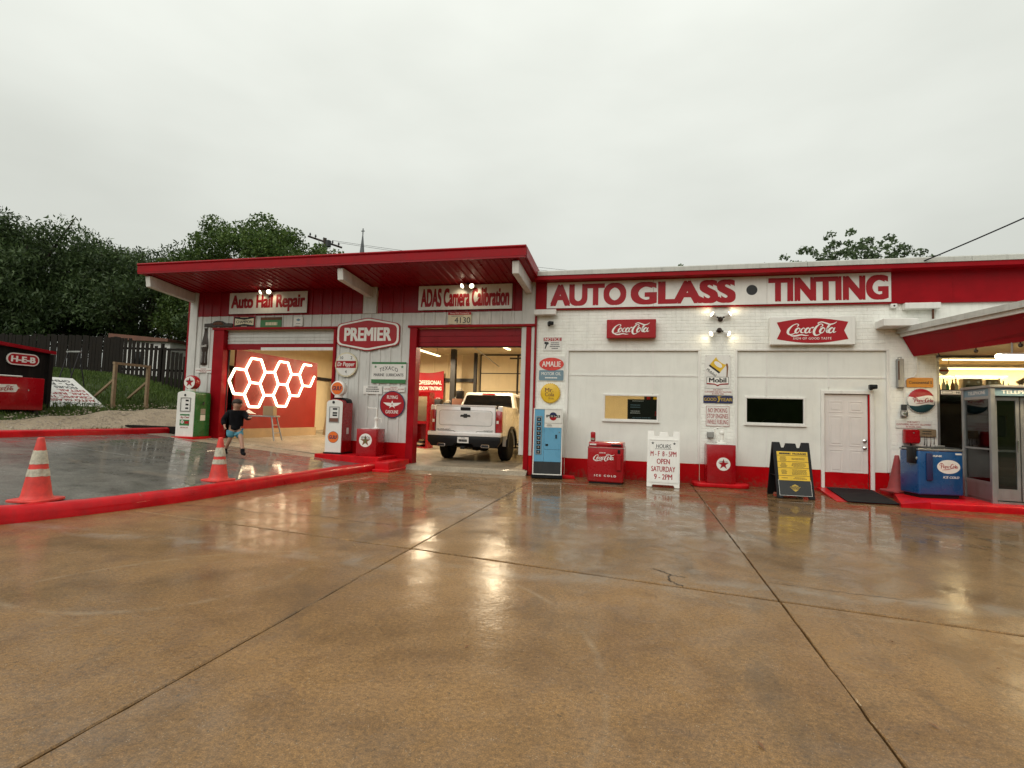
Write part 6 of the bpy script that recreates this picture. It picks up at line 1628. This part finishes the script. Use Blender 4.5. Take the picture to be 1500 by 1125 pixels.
MB().lathe([(.10, 1.19), (.108, 1.205), (.104, 1.24), (.08, 1.275), (.04, 1.295), (0, 1.298)], 18, 'z', (.045, 0, 0)).build('cap', 'hair', kid, smooth=True)
MB().lathe([(.06, 1.10), (.088, 1.14), (.10, 1.199)], 18, 'z', (.012, 0, 0)).build('hair', 'hair', kid, smooth=True)
MB().prism([(.11, -.08), (.20, -.055), (.22, 0), (.20, .055), (.11, .08)], 'z', 1.198, 1.208).build('cap_visor', 'hair', kid)
for s in (-1, 1): MB().lathe([(.009, .0), (.006, .006), (0, .007)], 8, 'x', (.134, s * .035, 1.165)).build('eye', 'black_letter', kid)

# folding work platform
t = thing('work_platform', 'aluminium folding work platform standing in the hail bay', 'platform', (-11.0, .75, zap(-11.0) + .02), R(8))
box('deck', 'aluminium', t, -.62, .62, -.16, .16, .68, .72, bevel=.006)
for sx in (-1, 1):
    for sy in (-1, 1):
        MB().tube([(sx * .52, sy * .13, .69), (sx * .68, sy * .22, 0)], .022, 6).build('leg', 'aluminium', t)
    for z in (.22, .45): box('rung', 'aluminium', t, sx * (.68 - .235 * z) - .02, sx * (.68 - .235 * z) + .02, -.2 + .12 * z, .2 - .12 * z, z - .012, z + .012)
o = MB().box(-.15, .15, -.12, .12, 0, .28).build('cardboard_box', 'cardboard', loc=(-10.62, .80, zap(-11) + .741), bevel=.006); o.rotation_euler[2] = R(12); tag(o, 'plain cardboard box resting on the work platform', 'box')
mb = MB(); rg = random.Random(4)
V = []; nx = 9
for j in range(nx):
    for i in range(nx):
        x, y = (i / (nx - 1) - .5) * .34, (j / (nx - 1) - .5) * .24
        V.append((x, y, .03 + .13 * math.exp(-((x / .12) ** 2 + (y / .1) ** 2)) + rg.uniform(-.012, .02)))
mb.add(V, [(j * nx + i, j * nx + i + 1, (j + 1) * nx + i + 1, (j + 1) * nx + i) for j in range(nx - 1) for i in range(nx - 1)])
tag(mb.build('cleaning_cloth', 'white_sign', smooth=True, angle=80, loc=(-11.3, .74, zap(-11) + .735)), 'crumpled white cloth on the work platform', 'cloth')
# leaning boards and shelf by the back of the hail bay
for k, (x, y, w, h, m, lab) in enumerate(((-11.2, 4.75, .42, 1.15, 'cardboard', 'short pale board leaning behind the red partition end'), (-10.95, 4.9, .36, 1.0, 'new_wood', 'narrow brown board leaning behind the red partition end'), (-10.7, 5.1, .3, 1.25, 'cardboard', 'tall slim cardboard sheet leaning by the brown board'))):
    o = MB().box(-w / 2, w / 2, -.015, .015, 0, h).build('leaning_board', m, loc=(x, y, zap(x) + .02), bevel=.003); o.rotation_euler = (R(-12), 0, R(10 * k)); tag(o, lab, 'board')
t = thing('storage_shelf', 'dark steel shelf with bins deep in the hail bay', 'shelf', (-11.2, 6.9, .5)); 
for sx in (-.8, .8):
    for sy in (-.25, .25): box('post', 'dark_steel', t, sx - .025, sx + .025, sy - .025, sy + .025, 0, 2.4)
for z in (.3, 1.0, 1.7, 2.35): box('shelf_board', 'cream', t, -.8, .8, -.27, .27, z, z + .04)
rg = random.Random(8)
for z in (.34, 1.04, 1.74):
    for k in range(4):
        w = rg.uniform(.22, .34); x = -.6 + k * .4
        o = MB().box(-w / 2, w / 2, -.18, .18, 0, rg.uniform(.22, .5)).build('storage_bin', ('cardboard', 'charcoal', 'red_sign', 'grey_metal')[rg.randrange(4)], loc=(-11.2 + x, 6.9, .5 + z + .001), bevel=.01)
        tag(o, 'storage bin on the dark steel shelf in the hail bay', 'bin', 'bins on the steel shelf')
t = thing('tool_cabinet', 'open brown rack with dark shelves beside the bay frame', 'cabinet', (-11.95, .85, zap(-11.9) + .02)); box('back', 'bronze', t, -.25, .25, .2, .22, 0, 1.5)
for z in (.0, .5, .95, 1.45): box('shelf_board', 'bronze', t, -.25, .25, -.2, .199, z, z + .03)
for x in (-.27, .25): box('side', 'bronze', t, x, x + .02, -.2, .22, 0, 1.5)

# calibration bay: banner, red cabinet, bench
t = thing('window_tinting_banner', 'red hanging banner reading PROFESSIONAL WINDOW TINTING', 'banner', (-8.62, 7.7, 2.0)); 
V = []; n1, n2 = 14, 8
for j in range(n2):
    for i in range(n1):
        x = (i / (n1 - 1) - .5) * 1.5; z = (j / (n2 - 1)) * 1.15
        V.append((x, .03 * math.sin(x * 5 + z) - .02, z - (.09 * (1 - (x / .75) ** 2) if j == n2 - 1 else 0)))
MB().add(V, [(j * n1 + i, j * n1 + i + 1, (j + 1) * n1 + i + 1, (j + 1) * n1 + i) for j in range(n2 - 1) for i in range(n1 - 1)]).build('cloth', 'red_sign', t, smooth=True, angle=80)
text('PROFESSIONAL', t, 'white_letter', .06, .66, 1.22, .16, y=-.06, bold=.035); text('WINDOW TINTING', t, 'white_letter', .06, .42, 1.22, .14, y=-.06, bold=.035)
t = thing('red_cabinet', 'tall red display cabinet with glass front and lower shelf', 'cabinet', (-7.62, 4.8, .1)); 
grid_wall(-.40, .34, .0, 2.05, -.02, .03, [(-.32, .26, 1.02, 1.95), (-.32, .26, .12, .92)], 'red_gloss', 'door_frame', t); box('back', 'red_gloss', t, -.4, .34, .45, .47, 0, 2.05)
for x in (-.4, .32): box('side', 'red_gloss', t, x, x + .02, .031, .449, 0, 2.05)
box('shelf_board', 'red_gloss', t, -.379, .319, .031, .449, .94, .97); box('picture', 'cream', t, -.3, .24, .3, .32, 1.02, 1.9); box('pane', 'glass', t, -.32, .26, .0, .006, 1.02, 1.95)
MB().prism([(.0, 0), (.6, 0), (.6, .05), (.05, .12)], 'y', -.3, .4).build('floor_runner', 'red_gloss', t)
for k in range(4):
    o = MB().lathe([(.14, 0), (.14, .05), (.05, .06), (0, .06)], 14).build('tinting_roll', ('dark_steel', 'cream', 'charcoal', 'new_wood')[k], loc=(-7.66 + .04 * k, 4.98, .225 + .065 * k)); tag(o, 'coiled roll stacked in the foot of the red cabinet', 'roll', 'rolls in the red cabinet')
t = thing('work_bench', 'dark work bench crowded with tools behind the pickup', 'bench', (-7.0, 6.1, .1)); box('top', 'bronze', t, -.9, .9, -.35, .35, 1.25, 1.32); box('pegboard', 'charcoal', t, -.9, .9, .33, .35, .2, 1.249); 
for sx in (-.85, .85): box('leg', 'dark_steel', t, sx - .04, sx + .04, -.3, .3, 0, 1.249)
for k, (x, w, h, m, nme, lab) in enumerate(((-.75, .2, .42, 'red_gloss', 'tool_box', 'small red tool box on the dark bench'), (-.45, .3, .5, 'dark_steel', 'air_compressor', 'black compressor on the dark bench'), (-.05, .3, .4, 'charcoal', 'tool_box', 'grey tool box at the middle of the bench'), (.35, .4, .55, 'brick_brown', 'parts_crate', 'brown parts crate on the bench end'), (.42, .24, .3, 'black_plastic', 'tool_bag', 'black tool bag on top of the brown crate'))):
    q = thing(nme, lab, 'tool box' if 'tool' in nme else 'equipment', (-7.0 + x, 6.05, 1.42 + (.55 if k == 4 else 0))); box('case', m, q, -w / 2, w / 2, -.15, .15, 0, h, bevel=.03, seg=2); MB().tube([(-w * .3, 0, h), (-w * .25, 0, h + .06), (w * .25, 0, h + .06), (w * .3, 0, h)], .012).build('handle', 'grey_metal', q)
# ------------------------------------------------------------------ yard beside the garage
def put_z(x, y): return zyard(x, y)
# plank fence
fence = thing('plank_fence', 'weathered dark plank fence along the top of the grass bank', 'fence', (-22, 5.1, 2.55))
rg = random.Random(11)
fd = Vector((3.62, .92, 0)).normalized()
pl = MB().box(-.068, .068, -.012, .012, 0, 1).mesh('plank', bevel=.004); pl.materials.append(M['old_wood'])
s = -14.0
while s < 4.6:
    p = fd * s
    gap = .012 if s < .6 else rg.uniform(.03, .06)
    o = bpy.data.objects.new('plank', pl); COL.objects.link(o); o.parent = fence
    zz = put_z(-22 + p.x, 0) - 2.55
    o.location = (p.x, p.y - .03, zz - .05); o.rotation_euler = (0, rg.uniform(-.012, .012), math.atan2(fd.y, fd.x)); o.scale = (1, 1, 1.66 + rg.uniform(-.05, .06) - .03 * max(0, s))
    s += .136 + gap
for z in (.3, 1.2):
    a, b = fd * -14.2, fd * 4.7
    MB().hexa([(a.x, a.y + .02, z), (b.x, b.y + .02, z), (b.x, b.y + .06, z), (a.x, a.y + .06, z), (a.x, a.y + .02, z + .09), (b.x, b.y + .02, z + .09), (b.x, b.y + .06, z + .09), (a.x, a.y + .06, z + .09)]).build('rail', 'old_wood', fence)
for k in range(9):
    p = fd * (-14 + 2.3 * k); box('post', 'old_wood', fence, p.x - .05, p.x + .05, p.y + .061, p.y + .16, -.3, 1.5)
# dark trailer shed with red roof edge and its sign
t = thing('dark_shed', 'dark low shed with a sagging red roof edge', 'shed', (-17.5, -3.0, 1.15), R(90))
box('wall', 'shed_dark', t, -3.2, 2.05, -.76, .8, .0, 1.62)
box('post', 'shed_dark', t, 1.98, 2.09, -.84, -.761, .0, 1.62)
MB().hexa([(-3.3, -.86, 2.05), (2.14, -.86, 1.64), (2.14, .9, 1.64), (-3.3, .9, 2.05), (-3.3, -.86, 2.15), (2.14, -.86, 1.73), (2.14, .9, 1.73), (-3.3, .9, 2.15)]).build('roof_edge', 'red_metal', t)
MB().hexa([(-3.2, -.755, 1.621), (2.05, -.755, 1.621), (2.05, .8, 1.621), (-3.2, .8, 1.621), (-3.2, -.755, 2.04), (2.05, -.755, 1.645), (2.05, .8, 1.645), (-3.2, .8, 2.04)]).build('gable', 'shed_dark', t)
box('skid', 'white_trim', t, 2.095, 2.12, -.80, -.78, .05, .55)
t = thing('oval_store_sign', 'rounded red sign reading H-E-B hung on the dark shed', 'sign', (-16.70, -1.68, 2.56), R(90)); MB().prism(rrect(.80, .33, .16), 'y', -.03, 0).build('board', 'white_gloss', t); MB().prism(rrect(.74, .27, .13), 'y', -.034, -.0301).build('face', 'red_sign', t); text('H-E-B', t, 'white_letter', 0, 0, .58, .15, y=-.0345, bold=.05)
t = thing('old_red_cooler', 'large red chest cooler standing before the dark shed', 'cooler', (-16.32, -2.2, 1.12), R(84)); box('body', 'red_gloss', t, -.75, .62, -.35, .35, .05, .92, bevel=.03, seg=2); box('lid', 'white_trim', t, -.74, .1, -.36, .34, .921, .955, bevel=.01); flat(t, 'white_sign', [(-.6, .5), (-.02, .52), (.03, .62), (-.02, .72), (-.6, .7)], -.3505, .003, 'label_plate'); strokes(COKE, t, 'red_letter', -.28, .61, .42, -.355); MB().lathe([(.02, -.3505), (.02, -.37), (0, -.372)], 8, 'y', (.25, 0, .58)).build('tap', 'chrome', t)
for sx in (-.6, .5): box('leg', 'dark_steel', t, sx - .05, sx + .05, -.28, .28, -.08, .05)
# toppled services board
t = thing('services_board', 'white board lying upside down on the bank listing services', 'sign board', (-16.78, -.04, 1.26), R(90))
bd_ = MB().prism([(-.88, 0), (.89, 0), (.89, 1.75), (-.88, 1.75)], 'y', -.02, .02).build('board', 'white_sign', t); bd_.rotation_euler = (R(-58), 0, 0)
for k, (s_, m_) in enumerate((('SERVICES', 'black_letter'), ('AUTO GLASS', 'red_letter'), ('CERAMIC TINT', 'red_letter'), ('HAIL REPAIR', 'red_letter'), ('DETAIL', 'red_letter'), ('HOURS', 'black_letter'), ('M - F', 'black_letter'), ('OPEN', 'black_letter'))):
    wd = min(1.55, .135 * len(s_)); text(s_, bd_, m_, .78 - wd / 2 - (.12 if k in (5, 6, 7) else 0), .20 + k * .19, wd, .12, y=-.021, bold=.03, flip=True)
for x in (-.6, .6): box('prop', 'old_wood', t, x - .03, x + .03, .9, 1.2, .0, .6)
# timber frame
t = thing('timber_frame', 'bare timber frame with raking braces on the grass', 'frame', (-16.76, 1.65, 1.24), R(90))
for x in (-.60, .60):
    box('post', 'new_wood', t, x - .045, x + .045, -.045, .045, -.1, 1.46)
    MB().hexa([(x - .03, .05, .9), (x + .03, .05, .9), (x + .03, 1.0, .18), (x - .03, 1.0, .18), (x - .03, .05, .98), (x + .03, .05, .98), (x + .03, 1.0, .26), (x - .03, 1.0, .26)]).build('brace', 'new_wood', t); box('foot', 'new_wood', t, x - .03, x + .03, -.1, 1.1, .06, .14)
box('top_rail', 'new_wood', t, -.66, .66, -.05, .05, 1.461, 1.54)
t = thing('sawhorse', 'thin grey trestle beside the dark shed', 'trestle', (-18.9, 1.3, put_z(-18.9, 0) - .05)); box('bar', 'grey_metal', t, -.3, .3, -.03, .03, 1.15, 1.2)
for sx in (-.25, .25): MB().tube([(sx, 0, 1.15), (sx - .12, -.2, 0)], .02, 6).build('leg', 'dark_steel', t); MB().tube([(sx, 0, 1.15), (sx + .05, .2, 0)], .02, 6).build('leg', 'dark_steel', t)
o = MB().box(-1.0, .9, -.14, .14, 0, .2).build('railway_sleeper', 'shed_dark', loc=(-13.75, -.05, .60), bevel=.012); tag(o, 'dark timber sleeper behind the curb beside the green pump', 'timber')
# neighbour's house beyond the fence
t = thing('neighbour_house', 'small pale outbuilding with brown roof just beyond the plank fence', 'house', (-24.0, 8.1, 2.5)); box('wall', 'white_trim', t, -1.5, 1.9, 0, 2.6, -.1, 2.08); MB().prism([(-1.6, 2.081), (2.0, 1.95), (2.0, 2.09), (-1.6, 2.38)], 'y', -.25, 2.8).build('roof', 'brick_brown', t); wn = box('window', 'dark_glass', t, -.3, .4, -.02, -.002, .8, 1.5); box('frame', 'white_gloss', wn, -.36, .46, -.03, -.021, 1.501, 1.56)

# ------------------------------------------------------------------ trees
def leaf_mesh(name, C, size, seed, droop=0.0, aspect=1.8):
    r = np.random.default_rng(seed); n = len(C)
    d = r.normal(size=(n, 3)); d[:, 2] -= droop; d /= np.linalg.norm(d, axis=1)[:, None]
    u = np.cross(d, r.normal(size=(n, 3))); u /= np.linalg.norm(u, axis=1)[:, None]
    s = size * r.uniform(.6, 1.3, n)[:, None]
    P = np.empty((n, 4, 3)); P[:, 0] = C - d * s * aspect / 2; P[:, 1] = C + u * s / 2; P[:, 2] = C + d * s * aspect / 2; P[:, 3] = C - u * s / 2
    nn = np.cross(d, u); P[:, 1] += nn * s * .18; P[:, 3] += nn * s * .18
    me = bpy.data.meshes.new(name); me.vertices.add(n * 4); me.loops.add(n * 4); me.polygons.add(n)
    me.vertices.foreach_set('co', P.ravel()); me.loops.foreach_set('vertex_index', np.arange(n * 4, dtype=np.int32)); me.polygons.foreach_set('loop_start', np.arange(0, n * 4, 4, dtype=np.int32))
    me.update(calc_edges=True); me.validate(); return me
def tree(name, label, base, c, r3, n_cl, leaves, size, mat, tr, seed, droop=0.0, cl=.22, aspect=1.8, cat='tree', group=None, flat_bottom=-.55):
    rg = np.random.default_rng(seed)
    t = thing(name, label, cat, base, 0, group)
    c = np.array(c, float) - np.array(base); r3 = np.array(r3, float)
    cen = []
    while len(cen) < n_cl:
        p = rg.normal(size=3); p /= np.linalg.norm(p); p *= rg.uniform(.25, 1.0) ** .5
        if p[2] < flat_bottom: continue
        p *= 1 + .16 * math.sin(p[0] * 5 + seed) * math.cos(p[1] * 4 + p[2] * 3)
        cen.append(c + p * r3)
    cen = np.array(cen); R_ = r3.mean() * cl * rg.uniform(.65, 1.3, n_cl)
    per = np.maximum(20, (leaves * R_ ** 2 / (R_ ** 2).sum()).astype(int))
    pts = []
    for p, rad, k in zip(cen, R_, per):
        q = rg.normal(size=(k, 3)); q /= np.linalg.norm(q, axis=1)[:, None]; q *= (rg.uniform(0, 1, k) ** .4)[:, None] * rad
        q[:, 2] *= .75
        if droop: q[:, 2] -= np.abs(rg.normal(0, rad * .5 * droop, k))
        pts.append(p + q)
    link('crown', leaf_mesh('crown', np.concatenate(pts), size, seed, droop, aspect), mat, t)
    fork = np.array((c[0] * .5, c[1] * .5, max(.4, c[2] - r3[2] * .75)))
    mb = MB().tube([(0, 0, -.3), (fork[0] * .3, fork[1] * .3, fork[2] * .5), tuple(fork)], [tr * 1.25, tr, tr * .8], 10)
    mb.build('trunk', 'bark', t, smooth=True)
    order = np.argsort(-R_)[:min(26, n_cl)]
    for i in order:
        m = fork + (cen[i] - fork) * .5 + rg.normal(0, .25, 3) + np.array((0, 0, .2)); e = cen[i]
        MB().tube([tuple(fork - np.array((0, 0, .15))), tuple(m), tuple(e), tuple(e + (e - m) * .25)], [tr * .45, tr * .26, tr * .12, tr * .04], 6).build('limb', 'bark', t, smooth=True)
    return t
tree('oak_tree', 'largest dark tree with drooping twigs behind the plank fence', (-33.5, 9.0, 2.5), (-33.8, 9.3, 7.9), (5.4, 4.0, 3.9), 190, 90000, .085, 'leaf_dark', .42, 21, .9, .22, 3.0)
tree('oak_tree', 'lower feathery dark tree between the two big crowns', (-28.2, 11.5, 2.5), (-28.0, 11.5, 7.0), (4.8, 3.6, 3.6), 120, 46000, .08, 'leaf_dark', .3, 33, .6, .22, 2.6)
tree('elm_tree', 'broad rounded green tree rising behind the garage roof', (-19.6, 10.8, 2.4), (-19.6, 10.4, 7.3), (4.7, 3.2, 3.6), 230, 95000, .095, 'leaf_mid', .38, 45, .0, .19, 1.5)
tree('elm_tree', 'thin light crowned tree around the utility pole crossarm', (-20.6, 17.6, 2.4), (-20.9, 17.6, 9.0), (2.6, 2.2, 2.9), 70, 13000, .11, 'leaf_mid', .25, 57, .0, .18, 1.5)
tree('elm_tree', 'dark low tree filling the gap beside the garage corner', (-18.4, 8.8, 2.5), (-18.6, 8.8, 5.0), (2.6, 1.8, 2.6), 90, 34000, .085, 'leaf_dark', .2, 63, .2, .24, 1.7)
for k, (x, y, rx, h) in enumerate(((-37, 6.5, 3.0, 2.0), (-32.5, 6.8, 2.6, 1.7))):
    tree('hedge_bush', ('dark bush behind the shed end of the fence', 'dark bush behind the middle of the plank fence')[k], (x, y, 2.5), (x, y, 4.0 + .2 * k), (rx, 1.3, h), 60, 20000, .08, 'leaf_dark', .1, 70 + k, .2, .3, 1.7, 'bush')
tree('ash_tree', 'sparse leafy treetop showing above the office roof', (11.6, 20.5, 0), (11.7, 20.5, 9.5), (4.3, 2.6, 2.9), 210, 6500, .12, 'leaf_light', .16, 81, .1, .085, 1.7, flat_bottom=-.3)
tree('ash_tree', 'thin sapling tips showing over the coping beside the big sign', (2.0, 17, 0), (2.0, 17, 9.0), (.6, .5, .9), 6, 120, .13, 'leaf_mid', .05, 90, 0, .3, 1.6)

# ------------------------------------------------------------------ pole, wires, spire
t = thing('utility_pole', 'wooden utility pole with tilted crossarm and insulators above the garage', 'utility pole', (-23.3, 22.03, 2.0))
MB().tube([(0, 0, -.5), (0, 0, 12.3)], [.17, .12], 10).build('pole', 'bark', t, smooth=True)
A_, B_ = Vector((-1.25, -.32, 12.42)), Vector((1.25, .32, 11.62))
MB().tube([A_, B_], .075, 4).build('crossarm', 'bronze', t)
for k, u in enumerate((.06, .22, .46, .72, .9)):
    p = A_.lerp(B_, u); MB().lathe([(.03, 0), (.03, .12), (.07, .14), (.07, .22), (.04, .24), (.05, .3), (0, .31)], 8, 'z', tuple(p)).build('insulator', 'charcoal', t)
MB().lathe([(.2, 0), (.2, .45), (.1, .5), (0, .5)], 12, 'z', (.35, -.1, 11.6)).build('transformer', 'charcoal', t)
for u, lab in ((.72, 'thin overhead wire from the inner insulator crossing behind the roof'), (.92, 'thin overhead wire from the arm tip crossing behind the roof')):
    p = A_.lerp(B_, u) + Vector((-23.3, 22.03, 2.3)); q = Vector((42, 40 + 4 * u, 14.6 - 1.5 * u))
    pts = [p.lerp(q, k / 20) - Vector((0, 0, 1.6 * 4 * (k / 20) * (1 - k / 20))) for k in range(21)]
    tag(MB().tube(pts, .012, 4).build('overhead_wire', 'dark_steel'), lab, 'wire')
p, q = Vector((5.55, -.34, 4.80)), Vector((9.3, -4.0, 6.55))
tag(MB().tube([p.lerp(q, k / 12) - Vector((0, 0, .10 * 4 * (k / 12) * (1 - k / 12))) for k in range(13)], .013, 6).build('service_wire', 'black_rubber'), 'thick black service wire climbing from the red eaves', 'wire')
t = thing('church_spire', 'slender grey church spire with a cross beyond the garage', 'spire', (-61.7, 93.6, 0))
MB().lathe([(1.9, 24), (.10, 41.2)], 8, 'z').build('spire', 'slate', t); box('tower', 'stone', t, -2, 2, -2, 2, 0, 24)
box('cross', 'slate', t, -.09, .09, -.09, .09, 41.2, 42.6); box('cross_arm', 'slate', t, -.38, .38, -.08, .08, 41.9, 42.1)
